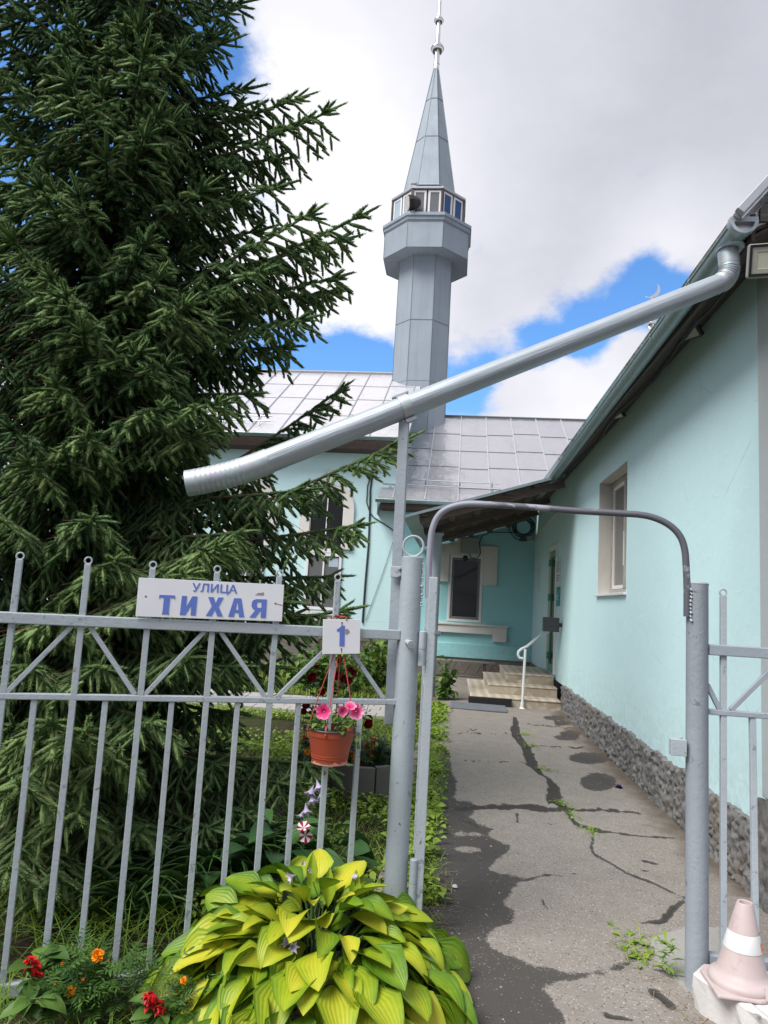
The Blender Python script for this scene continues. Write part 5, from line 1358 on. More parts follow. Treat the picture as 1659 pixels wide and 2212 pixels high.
# ------------------------------------------------------------------ hanging pot with petunias
def flower_template(n=5, rings=5, wav=.10, depth=.35):
    """trumpet flower facing +x, unit radius: verts, quads, tint running centre to rim"""
    seg = n*6; vs = []; tt = []
    for i in range(rings+1):
        r = .06+.94*i/rings
        for j in range(seg):
            a = 2*pi*j/seg; lob = abs(cos(n*a/2))
            rr = r*(1-.16*(1-lob)**2*(r**2))*(1+.03*sin(7*a+i)); x = depth*(r**1.6-1)*1.0+wav*sin(n*2*a+.7)*r**3
            vs.append((x if i else -depth*1.25, rr*cos(a), rr*sin(a))); tt.append(.02+.72*(r-.06)**.75+.22*r*r*(1-lob*.6))
    f = [(i*seg+j, i*seg+(j+1) % seg, (i+1)*seg+(j+1) % seg, (i+1)*seg+j) for i in range(rings) for j in range(seg)]
    return np.array(vs), np.array(f), np.array(tt)
def build_pot():
    rimc = onf(716, 1573, .075); zb = onf(716, 1646, .075)[2]; H = rimc[2]-zb
    R = np.linalg.norm(onf(766, 1571, .075)-onf(668, 1571, .075))/2; rb = R*.76
    t = thing('hanging_pot', 'terracotta plastic pot hanging by red cords on the grey fence', 'flowerpot', (rimc[0], rimc[1], zb))
    c = V3((rimc[0], rimc[1], zb))
    m = MB(); m.lathe(c, [(rb, .006), (rb*1.005, .012), (rb*1.03, H*.16), (rb*1.06, H*.163), (rb*1.06, H*.19), (rb*1.04, H*.195), (rb*1.07, H*.225), (rb*1.075, H*.25), (rb*1.06, H*.255), (R*.965, H*.80), (R*.985, H*.805), (R*1.0, H*.965), (R*1.03, H*.97), (R*1.03, H), (R*.97, H), (R*.93, H*.80), (R*.92, H*.78)], 36)
    pt = m.build('pot', 'terracotta_plastic', t, smooth=True, ang=30)
    m = MB(); m.tube([c+V3(((R*1.012)*cos(a), (R*1.012)*sin(a), H*1.0)) for a in np.linspace(0, 2*pi, 33)], .004, 6, cap=False); m.build('rim', 'dark_grey_metal', pt, smooth=True)
    m = MB(); rnd = random.Random(2); n = 40; vs = []
    for j in range(n):
        a = 2*pi*j/n; vs += [(c[0]+rb*1.004*cos(a), c[1]+rb*1.004*sin(a), c[2]-.001), (c[0]+rb*1.012*cos(a), c[1]+rb*1.012*sin(a), c[2]+.004+rnd.random()**2*.012)]
    m.add(vs, [(2*j, 2*((j+1) % n), 2*((j+1) % n)+1, 2*j+1) for j in range(n)]); m.build('scuffed_edge', 'pot_scuffed', pt)
    m = MB(); m.lathe(c, [(.001, H*.84), (R*.94, H*.85)], 24); m.build('soil', 'garden_soil', t)
    knot = onf(733, 1418, .03); kn2 = onf(732, 1335, .02)
    m = MB()
    for a, top in ((pi*1.02, (722, 1414)), (pi*1.48, (730, 1414)), (pi*1.98, (742, 1414)), (pi*.5, (735, 1414))):
        e = c+V3((R*1.03*cos(a), R*1.03*sin(a), H*.97)); q = onf(top[0], top[1], .02)
        mid = (e+q)/2+V3((.003*cos(a), 0, -.004)); m.tube([e+V3((0, 0, -.012)), e, e+(q-e)*.06, mid, q], [.0055, .0045, .0026, .0024, .0026], 6)
    for s in (-1, 1):
        b0 = onf(734+s*8, 1337, .035); m.tube([kn2+V3((s*.004, 0, .002)), b0+V3((s*.01, -.006, .012)), b0+V3((s*.018, -.006, -.002)), onf(734+s*4, 1342, .03)], .003, 5)
    m.tube([fpt(fu(kn2)-.02, kn2[2]+.006, .018), fpt(fu(kn2)+.02, kn2[2]+.012, .018)], .004, 6)
    m.build('cord', 'red_cord', t, smooth=True)
    # petunia plant
    p = thing('petunia_plant', 'pink petunia with open flowers growing in the hanging terracotta pot', 'flower', (c[0], c[1], c[2]+H*.85))
    fb = FB(); lt = leaf_template(5, 2, .55, .45, 1, .5, .1); rs = np.random.RandomState(4); N = 70
    ang = rs.uniform(0, 2*pi, N); rad = R*np.sqrt(rs.uniform(0, 1, N))*.95
    P = np.stack([c[0]+rad*np.cos(ang), c[1]+rad*np.sin(ang), c[2]+H*.86+rs.uniform(.0, .055, N)], 1)
    d = np.stack([np.cos(ang)*rs.uniform(.2, 1, N), np.sin(ang)*rs.uniform(.2, 1, N), rs.uniform(-.1, .9, N)], 1)
    S = rs.uniform(.028, .05, N); fb.add(lt[0], lt[1], frames(d)*S[:, None, None], P, rs.uniform(.15, .75, N), lt[2], lt[3]); 
    # a trailing shoot on the right
    a = c+V3((R*.95, -.01, H)); k = rs.uniform(0, 1, 8); P2 = a+np.stack([.012+.01*k, -.01*k, -.05*k], 1); fb.add(lt[0], lt[1], frames(np.stack([rs.uniform(.2, 1, 8), rs.uniform(-1, 0, 8), rs.uniform(-1, -.2, 8)], 1))*.035, P2, rs.uniform(.3, .8, 8), lt[2], lt[3])
    fb.build('leaves', 'shrub_leaf', p)
    ft = flower_template()
    for (x, y, rr, dr, tb) in ((698, 1537, .036, (-.10, -1, .12), -.05), (741, 1536, .026, (.55, -.85, .05), .02), (769, 1537, .037, (.12, -1, .08), .16), (757, 1524, .028, (.2, -.5, .8), .1)):
        q = onf(x, y, .075+R*.85); fb = FB(); fb.add(ft[0], ft[1], frames([dr], roll=np.array([rr*40]))*rr, [q], [tb], ft[2]); fb.build('flower', 'petunia_petal', p)
    m = MB()
    for (x, y) in ((698, 1541), (741, 1540), (769, 1541)): q = onf(x, y, .075+R*.6); m.tube([c+V3((rs.uniform(-.03, .03), 0, H*.86)), q+V3((0, .012, 0))], .0025, 5)
    m.build('stem', 'green_stem', p)
build_pot()

# ------------------------------------------------------------------ traffic cone on the concrete block
def build_cone():
    zb = .145
    A = atz(1497, 2104, zb); 
    m = MB(); x0, y1 = A[0], A[1]
    dx = unit(atz(1640, 2198, zb)-atz(1500, 2110, zb)); 
    pts = [atz(1497, 2101, zb), atz(1530, 2088, zb)+V3((.02, .02, 0)), V3((1.75, 3.20, zb)), V3((1.75, 2.55, zb)), atz(1660, 2240, zb)+V3((.0, -.12, 0)), ]
    rnd = random.Random(12); b = []
    a0 = pts[0]; a1 = V3((1.335, 2.60, zb)); left = [a0+(a1-a0)*k/10+V3((rnd.uniform(-.008, .008), rnd.uniform(-.006, .006), rnd.uniform(-.006, .0))) for k in range(11)]
    top = left+[V3((1.78, 2.60, zb)), V3((1.78, 3.22, zb)), V3((1.10, 3.24, zb))]
    t = thing('concrete_block', 'whitewashed chipped concrete block under the traffic cone', 'block', (1.4, 2.95, 0))
    n = len(top); vs = [tuple(p) for p in top]; vs2 = [(p[0]+(.012 if i < 11 else 0)*rnd.uniform(-1, 1.2), p[1]+(.01 if i < 11 else 0)*rnd.uniform(-1, 1), p[2]-.045-rnd.uniform(0, .02)) for i, p in enumerate(top)]; vs3 = [(p[0]+(.02*rnd.random() if i < 11 else 0), p[1], -.03) for i, p in enumerate(top)]
    fs = [tuple(range(n))]+[(i, (i+1) % n, n+(i+1) % n, n+i) for i in range(n)]+[(n+i, n+(i+1) % n, 2*n+(i+1) % n, 2*n+i) for i in range(n)]
    m.add(vs+vs2+vs3, fs); m.build('block', 'pale_concrete', t, bevel=.006)
    m = MB()
    for k in range(26):
        q = V3((rnd.uniform(1.15, 1.6), rnd.uniform(2.75, 3.15), zb+.0012)); 
        L = (q[0]-a0[0])*.0
        a = rnd.uniform(0, 3); m.poly([q+V3((rnd.uniform(.004, .018)*cos(a+b_), rnd.uniform(.003, .010)*sin(a+b_), 0)) for b_ in np.linspace(0, 2*pi, 7)[:-1]])
    m.build('chipped_patch', 'kerb_concrete', t, fixn=False)
    # cone
    bc = atz(1597, 2123, zb+.012); 
    top_ = None
    ky = bc[1]; tz = aty(1607, 1948, ky)[2]; H = tz-zb
    c = V3((aty(1600, 2110, ky)[0], ky, zb)); lean = V3((aty(1607, 1948, ky)[0]-aty(1598, 2128, ky)[0]-.0, .0, 0))
    t = thing('traffic_cone', 'faded pink traffic cone with a white band standing on the concrete block', 'traffic cone', c)
    m = MB(); w = .128
    m.add([c+V3((i*w*(1 if k == 0 else .985), j*w*(1 if k == 0 else .985), .001+.014*k)) for k in (0, 1) for (i, j) in ((-1, -.92), (.2, -1), (1, -.7), (1, 1), (-.75, 1), (-1, .6))],
          [tuple(range(5, -1, -1)), tuple(range(6, 12))]+[(i, (i+1) % 6, 6+(i+1) % 6, 6+i) for i in range(6)]); 
    bs = m.build('base', 'faded_cone_plastic', t, bevel=.005)
    def L(z): return lean*(z/H)
    def lath(prof, nm, mt, par):
        m = MB(); vs = []; n = 36
        for r, z in prof:
            for j in range(n): a = 2*pi*j/n; vs.append(c+L(z)+V3((r*cos(a), r*sin(a), z)))
        fs = [(i*n+j, i*n+(j+1) % n, (i+1)*n+(j+1) % n, (i+1)*n+j) for i in range(len(prof)-1) for j in range(n)]; m.add(vs, fs); return m.build(nm, mt, par, smooth=True, ang=45)
    r0, r1 = .092, .030
    def rr(z): return r0+(r1-r0)*(z-.05)/(H-.05)
    lath([(.118, .014), (.121, .026), (.116, .038), (.104, .046), (.096, .050), (rr(.07), .07), (rr(H*.5), H*.5), (rr(H)-.0, H-.004), (rr(H)-.003, H), (rr(H)-.010, H-.002), (rr(H)-.012, H-.05)], 'body', 'faded_cone_plastic', t)
    z0, z1 = H*.46, H*.66
    lath([(rr(z0)+.0015, z0), (rr(z0)+.002, z0+.002), (rr(z1)+.002, z1-.002), (rr(z1)+.0015, z1)], 'reflective_band', 'cone_band_white', t)
    m = MB(); a0_ = -.75; vs = []
    for k in range(5):
        a = a0_+.32*k/4; 
        for z in (z0+.002+.006*(k % 2), z0+(z1-z0)*(.52+.05*((k*7) % 3))): r = rr(z)+.0032; vs.append(c+L(z)+V3((r*cos(a), r*sin(a), z)))
    m.add(vs, [(2*k, 2*k+2, 2*k+3, 2*k+1) for k in range(4)]); m.build('torn_patch', 'cone_band_orange', t)
    m = MB(); q = c+V3((.0, -.121, .03)); m.bar(c+V3((.05, -.12, .012)), c+V3((.05, -.105, .05)), .01, .012, (1, 0, 0)); m.build('rib', 'faded_cone_plastic', bs)
build_cone()

# ------------------------------------------------------------------ spruce
def sprig_template(rs, n=34):
    """unit twig along +x with needles of unit reach all round"""
    vs = []; fs = []
    for k in range(n):
        x = (k+rs.uniform(.2, .8))/n*.97; a = k*2.4+rs.uniform(-.4, .4); L = rs.uniform(.66, .92)*(1 if x < .85 else .8)
        ca, sa = cos(a), sin(a); lean = rs.uniform(.10, .20)
        w = .19
        vs += [(x-.012, -sa*w, ca*w), (x+.012, sa*w, -ca*w), (x+lean, ca*L, sa*L)]; fs.append((3*k, 3*k+1, 3*k+2))
    b = len(vs)
    for x, r in ((0, .36), (.45, .58), (.99, .38)):
        for a in (0, 2.1, 4.2): vs.append((x, r*cos(a+x), r*sin(a+x)))
    for i in (0, 1):
        for j in range(3):
            p, q, r_, s_ = b+3*i+j, b+3*i+(j+1) % 3, b+3*i+3+(j+1) % 3, b+3*i+3+j; fs += [(p, q, r_), (p, r_, s_)]
    for a in (0, 2.1, 4.2):
        b = len(vs); vs += [(.96, .12*cos(a), .12*sin(a)), (.96, -.12*cos(a), -.12*sin(a)), (1.16, .4*cos(a+1), .4*sin(a+1))]; fs.append((b, b+1, b+2))
    return np.array(vs), np.array(fs)
def build_spruce():
    rs = np.random.RandomState(21)
    T0 = aty(150, 1300, 5.05); T0[2] = 0; HT = 11.0
    t = thing('spruce_tree', 'tall dark spruce tree crowding the grey fence at the left', 'tree', T0)
    m = MB(); zz = np.linspace(-.1, HT, 14); m.tube([T0+V3((.03*sin(z*1.3), .03*cos(z*.9), z)) for z in zz], [max(.010, .11*(1-z/HT)**.85) for z in zz], 12); m.build('trunk', 'bark', t, smooth=True)
    temps = [sprig_template(rs) for _ in range(5)]
    tips = []   # (base z, tip, arc, light); light: spring green plus skylight painted into front limbs
    # limbs placed from their tips, as the silhouette shows them
    for (x, y, Y, rise, lt) in [(702, 244, 5.0, .30, .1), (640, 215, 5.2, .30, .1), (590, 345, 5.3, .16, 0), (598, 405, 4.8, .10, 0), (770, 470, 4.9, .32, .12), (735, 520, 5.3, .22, .05), (668, 463, 4.6, .28, .12), (722, 600, 5.0, .16, .08), (716, 632, 5.4, .1, .05),
                               (610, 750, 5.0, .02, .06), (650, 690, 4.7, .06, .05), (735, 842, 5.6, .62, .05), (530, 850, 4.7, -.05, .06), (540, 800, 5.2, -.05, 0), (858, 958, 4.9, .34, .18), (770, 1135, 4.8, .08, .15), (640, 1060, 4.6, 0, .08), (560, 1010, 4.9, -.04, .05),
                               (720, 1245, 4.9, -.02, .1), (610, 1300, 4.6, -.05, .12), (742, 1318, 4.7, .12, .1), (520, 1150, 4.3, .02, .2), (470, 1180, 4.1, .12, .25),
                               (490, 28, 5.0, .26, .05), (478, 95, 4.8, .05, 0), (522, 194, 5.1, .18, .05), (505, 235, 4.9, .1, .05), (470, 290, 5.2, .0, 0), (475, 390, 5.0, .05, 0), (500, 440, 4.7, .05, .05), (545, 500, 4.9, .1, .0), (560, 590, 4.5, .1, .1), (420, 130, 4.7, .2, .1), (300, 60, 4.3, .3, .15), (220, 200, 4.2, .25, .15),
                               (690, 1650, 4.6, .02, .15), (580, 1440, 4.7, -.05, .05), (560, 1370, 5.0, -.03, .02), (500, 1540, 4.6, -.05, .02), (540, 1760, 4.2, -.05, .05), (610, 1690, 4.5, 0, .08), (470, 1650, 4.3, -.05, .02), (640, 1330, 4.8, -.03, .08), (395, 1880, 3.75, -.06, .15), (300, 1800, 3.6, -.05, .2), (455, 1790, 3.95, -.05, .1),
                               (105, 1560, 3.25, .16, .35), (185, 1580, 3.30, .18, .35), (40, 1700, 3.15, -.05, .4), (170, 1760, 3.35, -.04, .3), (20, 1880, 3.2, -.12, .35), (120, 1900, 3.3, -.1, .2), (250, 1640, 3.5, .0, .25), (330, 1560, 3.6, .0, .2), (250, 1210, 3.9, .12, .3), (400, 1240, 3.9, .12, .35), (330, 1290, 3.7, .05, .3), (130, 1330, 3.6, .02, .25), (60, 1440, 3.5, .02, .25), (220, 1440, 3.55, .02, .2), (410, 1420, 3.9, .0, .15), (500, 1440, 4.3, 0, .1), (200, 1120, 3.9, .02, .1),
                               (120, 830, 4.0, .1, .3), (190, 940, 4.0, .04, .25), (60, 1000, 3.9, .04, .25), (180, 720, 4.0, .05, .2), (110, 600, 4.0, .05, .25), (120, 420, 4.1, .15, .25), (30, 520, 4.0, .1, .3), (340, 600, 4.2, .15, .2), (400, 660, 4.2, .1, .2), (300, 760, 4.1, .05, .2), (470, 870, 4.2, .05, .15), (160, 60, 4.3, .2, .1), (40, 300, 4.2, .2, .2), (350, 880, 4.1, .02, .15), (430, 940, 4.3, .0, .15), (310, 520, 4.3, .2, .15), (230, 340, 4.2, .2, .1), (340, 250, 4.3, .2, .15)]:
        P = aty(x, y, Y); d = hypot(P[0]-T0[0], P[1]-T0[1]); tips.append((max(.25, P[2]-rise*d*1.25+.05), P, rise, lt))
    nh = len(tips)
    k = 0; z = .22
    while z < HT-.3:
        r = float(np.interp(z, [0, 1, 2.5, 3.5, 5, 6.5, 9, 11], [1.15, 1.25, 1.12, 1.12, .95, .86, .5, .1]))
        for j in range(5):
            a = k*2.399+rs.uniform(-.25, .25); k += 1
            back = sin(a)      # +1 is away from the camera
            if back > .25 and rs.uniform() < .45: continue
            if z > 7.4 and rs.uniform() < .5: continue
            L = r*rs.uniform(.72, 1.0)*(1+.45*max(0, -cos(a))+.25*max(0, -sin(a))); rise = rs.uniform(-.12, .12)+.22*(z/HT)
            P = T0+V3((L*cos(a), L*sin(a), z+rise*L)); 
            if P[1] < 3.5+(P[0]+1.0)*.2 and z < 1.9: P = T0+V3((L*.62*cos(a), L*.62*sin(a), z+rise*L*.6))
            tips.append((z, P, rise, rs.uniform(-.16, .20)))
        z += .20
    SP, SD, SL, ST = [], [], [], []
    BP, BD, BL, BR = [], [], [], []
    wood = MB()
    for bi, (zb, tip, rise, lt) in enumerate(tips):
        base = V3((T0[0], T0[1], zb)); v = tip-base; L = np.linalg.norm(v)
        sag = (.10+.10*rs.uniform())*L*.5
        def pt(s): s = np.asarray(s)[..., None]; return base+v*s+np.array([0, 0, -1.])*(sag*4*s*(1-s)*(1-.35*s)*.55)
        q = pt(np.linspace(0, 1, 9)); wood.tube(list(q), list(np.linspace(.012+.008*L, .003, 9)), 5, cap=False)
        ns = max(6, int(L*.92/.056)); s = .09+.91*(np.arange(ns)+rs.uniform(0, .6, ns))/ns; s = np.clip(s, 0, .985)
        p = pt(s); T = pt(np.clip(s+.02, 0, 1.02))-pt(s-.02); T /= np.linalg.norm(T, axis=1, keepdims=True)
        S = np.cross(T, [0, 0, 1.]); S /= np.linalg.norm(S, axis=1, keepdims=True)
        sg = np.where(np.arange(ns) % 2 == 0, 1., -1.)+rs.uniform(-.25, .25, ns)
        ls = (.15+.46*(1-s)**.75)*rs.uniform(.65, 1.15, ns)*min(1, L/1.3)
        hang = (.30+.85*(1-s))*rs.uniform(.4, 1.25, ns)
        D = T*.72+S*sg[:, None]*.78; D[:, 2] -= hang; D /= np.linalg.norm(D, axis=1, keepdims=True)
        BP.append(p); BD.append(D); BL.append(ls); BR.append(.0022+.004*ls)
        # twigs on each side shoot
        step = .046
        for i in range(ns):
            n = max(2, int(ls[i]/step)); u = (np.arange(n)+.6)/n
            c = p[i]+D[i]*(ls[i]*u)[:, None]; c[:, 2] -= .30*ls[i]*u*u
            d = D[i]+np.array([0, 0, -.35])*u[:, None]; d /= np.linalg.norm(d, axis=1, keepdims=True)
            sd = np.cross(d, [0, 0, 1.]); sd /= np.maximum(np.linalg.norm(sd, axis=1, keepdims=True), 1e-6)
            alt = np.where(np.arange(n) % 2 == 0, 1., -1.)[:, None]
            td = d*.8+sd*alt*.62+rs.uniform(-.18, .18, (n, 3)); td[:, 2] -= .42
            tl = (.085+.085*(1-u))*rs.uniform(.75, 1.2, n)
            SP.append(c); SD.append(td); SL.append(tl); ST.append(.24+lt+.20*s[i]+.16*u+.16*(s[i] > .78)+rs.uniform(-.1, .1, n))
            na = max(1, int(ls[i]/.075)); u = np.arange(na)/na
            c = p[i]+D[i]*(ls[i]*u)[:, None]; c[:, 2] -= .22*ls[i]*u*u
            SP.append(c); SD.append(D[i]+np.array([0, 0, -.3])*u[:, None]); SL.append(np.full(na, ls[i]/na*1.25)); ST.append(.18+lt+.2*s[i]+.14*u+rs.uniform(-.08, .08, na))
        # leader of the limb
        nl = int(L*.7/.07); u = .3+.7*np.arange(nl)/nl
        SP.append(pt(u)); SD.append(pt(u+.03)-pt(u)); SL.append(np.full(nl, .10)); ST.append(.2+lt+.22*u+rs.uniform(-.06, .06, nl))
        e = pt(np.array([.985])).repeat(5, 0); te = (pt(np.array([1.0]))-pt(np.array([.95])))[0]; te /= np.linalg.norm(te)
        sd = np.cross(te, [0, 0, 1.]); 
        SP.append(e); SD.append(np.stack([te, te+sd*.6, te-sd*.6, te+np.array([0, 0, .5]), te+sd*.3-np.array([0, 0, .3])])); SL.append(np.array([.21, .15, .15, .13, .13])*rs.uniform(.8, 1.2)); ST.append(np.full(5, .55+lt))
    SP, SD, SL, ST = map(np.concatenate, (SP, SD, SL, ST))
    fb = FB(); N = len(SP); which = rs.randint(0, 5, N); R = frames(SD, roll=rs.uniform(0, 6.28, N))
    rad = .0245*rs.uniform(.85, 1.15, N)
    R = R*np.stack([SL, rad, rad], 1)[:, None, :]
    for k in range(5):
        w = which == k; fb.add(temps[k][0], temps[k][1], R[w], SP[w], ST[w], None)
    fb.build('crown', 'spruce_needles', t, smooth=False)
    BP, BD, BL, BR = map(np.concatenate, (BP, BD, BL, BR))
    tw = np.array([(x, cos(a)*(1-.6*x), sin(a)*(1-.6*x)) for x in (0, 1) for a in (0, 2.09, 4.19)]); tf = np.array([(0, 1, 4, 3), (1, 2, 5, 4), (2, 0, 3, 5)])
    fb = FB(); R = frames(BD); R = R*np.stack([BL, BR, BR], 1)[:, None, :]; fb.add(tw, tf, R, BP, np.zeros(len(BP)))
    wv = np.array(wood.v); wf = np.array([f for f in wood.f if len(f) == 4]); fb.add(wv, wf, np.eye(3)[None], np.zeros((1, 3)), np.zeros(1))
    fb.build('branches', 'twig_brown', t, smooth=False)
build_spruce()

# ------------------------------------------------------------------ leafy plants
LT = leaf_template
def hosta(label, c, n, R, H, ll, mat, seed, tint, rim, front=None):
    rs = np.random.RandomState(seed); t = thing('hosta_plant', label, 'plant', c)
    rho = np.sqrt((np.arange(n)+.5)/n); phi = np.arange(n)*2.39996+rs.uniform(-.3, .3, n)
    base_r = R*rho*.66; z = H*(1.0-.66*rho**1.7)*rs.uniform(.62, 1.06, n)
    P = np.stack([c[0]+base_r*np.cos(phi), c[1]+base_r*np.sin(phi), c[2]+z*.86], 1)
    el = np.radians(56-86*rho+rs.uniform(-17, 17, n)); ph2 = phi+rs.uniform(-.35, .35, n)
    D = np.stack([np.cos(ph2)*np.cos(el), np.sin(ph2)*np.cos(el), np.sin(el)], 1)
    S = ll*rs.uniform(.55, 1.2, n)*(.8+.3*rho)
    Rm = frames(D, roll=rs.normal(0, .34, n))*S[:, None, None]
    fb = FB(); temps = [LT(9, 5, w*1.06, pk+.04, .78, dr, cu, wv, rim) for w, pk, dr, cu, wv in ((.70, .40, .38, .16, .05), (.64, .43, .55, .22, .07), (.76, .38, .28, .10, .04), (.62, .43, .70, .26, .06))]
    wh = rs.randint(0, 4, n); tn = rs.uniform(tint[0], tint[1], n)
    for k in range(4):
        w = wh == k; fb.add(temps[k][0], temps[k][1], Rm[w], P[w], tn[w], temps[k][2], temps[k][3])
    fb.build('leaves', mat, t)
    m = MB()
    for i in range(0, n, 2):
        a = P[i]-D[i]*.05-V3((base_r[i]*.25*cos(phi[i]), base_r[i]*.25*sin(phi[i]), .10)); a[2] = max(a[2], c[2]); m.tube([a, (a+P[i])/2, P[i]], [.005, .0045, .004], 5, cap=False)
    m.build('petioles', 'green_stem', t, fixn=False)
    return t, rs
def bell_template():
    vs = []; tt = []; seg = 12; prof = [(0, .03), (.25, .10), (.6, .22), (.85, .42), (1.0, .62)]
    for i, (x, r) in enumerate(prof):
        for j in range(seg):
            a = 2*pi*j/seg; pl = 1+(.35*cos(6*a) if i == 4 else 0); vs.append((x+(.12*cos(6*a) if i == 4 else 0), r*cos(a)*pl, r*sin(a)*pl)); tt.append(.1+.8*x)
    fs = [(i*seg+j, i*seg+(j+1) % seg, (i+1)*seg+(j+1) % seg, (i+1)*seg+j) for i in range(4) for j in range(seg)]
    return np.array(vs), np.array(fs), np.array(tt)
def scape(t, base, pts, bells, mat='lilac_petal', size=.035, name='flower_stem'):
    m = MB(); P = [V3(base)]+[V3(p) for p in pts]; m.tube(P, list(np.linspace(.0045, .0025, len(P))), 6); o = m.build(name, 'green_stem', t, smooth=True)
    bt = bell_template(); rs = np.random.RandomState(len(bells)+7)
    for (p, d, s) in bells:
        fb = FB(); fb.add(bt[0], bt[1], frames([d])*size*s, [p], [rs.uniform(-.1, .2)], bt[2]); fb.build('flower', mat, o)
def build_hostas():
    c = V3((-.50, 3.02, .0))
    t, rs = hosta('large golden yellow hosta mound spilling out in front of the grey fence', c, 360, .77, .42, .198, 'hosta_gold_leaf', 5, (.36, 1.0), -.32)
    def at(x, y, Y): return aty(x, y, Y)
    b = c+V3((.02, .05, .3))
    scape(t, b, [at(672, 1950, 3.06), at(640, 1890, 3.05)], [(at(640, 1890, 3.05), (-.5, -.4, -.1), 1.0), (at(650, 1868, 3.05), (.5, -.3, .4), .5), (at(664, 1880, 3.05), (.5, -.3, .1), .45)])
    scape(t, b, [at(695, 1960, 3.05), at(676, 1905, 3.05)], [])
    scape(t, b+V3((.12, 0, 0)), [at(765, 1950, 3.08), at(768, 1902, 3.08)], [(at(768, 1902, 3.08), (-.2, -.3, .8), .6), (at(766, 1925, 3.08), (-.8, -.3, .2), .5), (at(771, 1930, 3.08), (.6, -.5, -.2), .45)])
    # upright shoots with pale new leaves
    fb = FB(); lt = LT(8, 4, .40, .45, 1, .15, .35)
    for (x, y, y2, L) in ((672, 1915, 1850, .13), (708, 1960, 1885, .15), (765, 1960, 1895, .14)):
        a, e = at(x, y, 3.06), at(x+4, y2, 3.08); fb.add(lt[0], lt[1], frames([e-a])*L, [a], [.52], lt[2]*0, lt[3])
    fb.build('new_leaves', 'hosta_gold_leaf', t)
    # fallen petunia bloom caught on the leaves
    p = at(628, 2042, 2.72); p2 = p.copy()
    fl = thing('fallen_bloom', 'wilted purple and white bloom lying on the golden hosta leaves', 'flower', p)
    bt = bell_template()
    for d in ((-.5, -.5, .6), (.4, -.6, .1), (.1, -.3, .9)):
        fb = FB(); fb.add(bt[0], bt[1], frames([d])*.030, [p], [.1], bt[2]); fb.build('petal', 'lilac_petal', fl)
    # darker green hosta behind the fence with a flower spike
    c2 = aty(585, 1960, 3.85); c2[2] = 0
    t2, _ = hosta('dark green hosta growing behind the fence pickets beside the daylilies', c2, 34, .46, .40, .23, 'hosta_green_leaf', 9, (.2, .8), -.1)
    top = [aty(646, 1790, 3.9), aty(660, 1740, 3.9), aty(680, 1690, 3.9)]
    bl = []
    for k, (x, y, dx) in enumerate(((684, 1684, .6), (690, 1700, .8), (678, 1695, -.3), (672, 1712, .5), (660, 1735, .4), (656, 1750, -.4), (652, 1770, .5), (648, 1790, -.3))):
        bl.append((aty(x, y, 3.9), (dx*.6, -.4, -.75), 1.0 if k < 5 else .7))
    scape(t2, c2+V3((.05, 0, .2)), top, bl, size=.055)
    c3 = aty(705, 1900, 4.25); c3[2] = 0
    hosta('smaller dark hosta behind the golden one near the gate post', c3, 18, .30, .26, .2, 'hosta_green_leaf', 12, (.3, .9), -.1)
build_hostas()

def blades(fb, P, L, W, tint, rs, bend=.8, up=.9):
    n = len(P); a = rs.uniform(0, 2*pi, n); el = rs.uniform(.55, 1.2, n)*up
    v = []; 
    for i, tt in enumerate((0, .35, .7, 1.0)):
        w = (1, .9, .6, .05)[i]; v += [(tt, -.5*w, -bend*tt*tt*.6), (tt, .5*w, -bend*tt*tt*.6)]
    v = np.array(v); f = np.array([(0, 1, 3, 2), (2, 3, 5, 4), (4, 5, 7, 6)])
    D = np.stack([np.cos(a)*np.cos(el), np.sin(a)*np.cos(el), np.sin(el)], 1)
    R = frames(D); R = R*np.stack([L, W, L], 1)[:, None, :]
    fb.add(v, f, R, P, tint, np.array([-.1, -.1, 0, 0, .08, .08, .15, .15]))
def daylily(label, c, n, L, seed):
    rs = np.random.RandomState(seed); t = thing('daylily_clump', label, 'plant', c, 'daylily clumps under the spruce'); fb = FB()
    P = np.stack([c[0]+rs.normal(0, .05, n), c[1]+rs.normal(0, .05, n), np.zeros(n)], 1)
    a = rs.uniform(0, 2*pi, n); el = rs.uniform(.8, 1.45, n)
    v = []; ns = 8
    for i in range(ns+1):
        s = i/ns; w = (1-s**2.5)*.5+.01; th = 1.9*s; v += [(sin(th)/1.9, -w, -(1-cos(th))/1.9*.9+.0), (sin(th)/1.9, 0, -(1-cos(th))/1.9*.9-.15*w), (sin(th)/1.9, w, -(1-cos(th))/1.9*.9)]
    f = [(3*i+j, 3*i+j+1, 3*i+j+4, 3*i+j+3) for i in range(ns) for j in (0, 1)]
    D = np.stack([np.cos(a)*np.cos(el), np.sin(a)*np.cos(el), np.sin(el)], 1); LL = L*rs.uniform(.7, 1.3, n)
    R = frames(D); sc = np.stack([LL, np.full(n, .020), LL], 1); 
    tv = np.array(v); R = R*sc[:, None, :]
    fb.add(tv, np.array(f), R, P, rs.uniform(.15, .85, n)); fb.build('leaves', 'strap_leaf', t)
for x, Y, n, L, s, lb in ((495, 3.95, 70, .62, 1, 'arching daylily clump between the dark hosta and the spruce'), (400, 3.75, 50, .5, 2, 'daylily clump under the lowest spruce boughs left of the golden hosta'), (300, 3.5, 40, .42, 3, 'short daylily clump behind the pickets at the foot of the spruce')):
    c = aty(x, 1900, Y); c[2] = 0; daylily(lb, c, n, L, s)

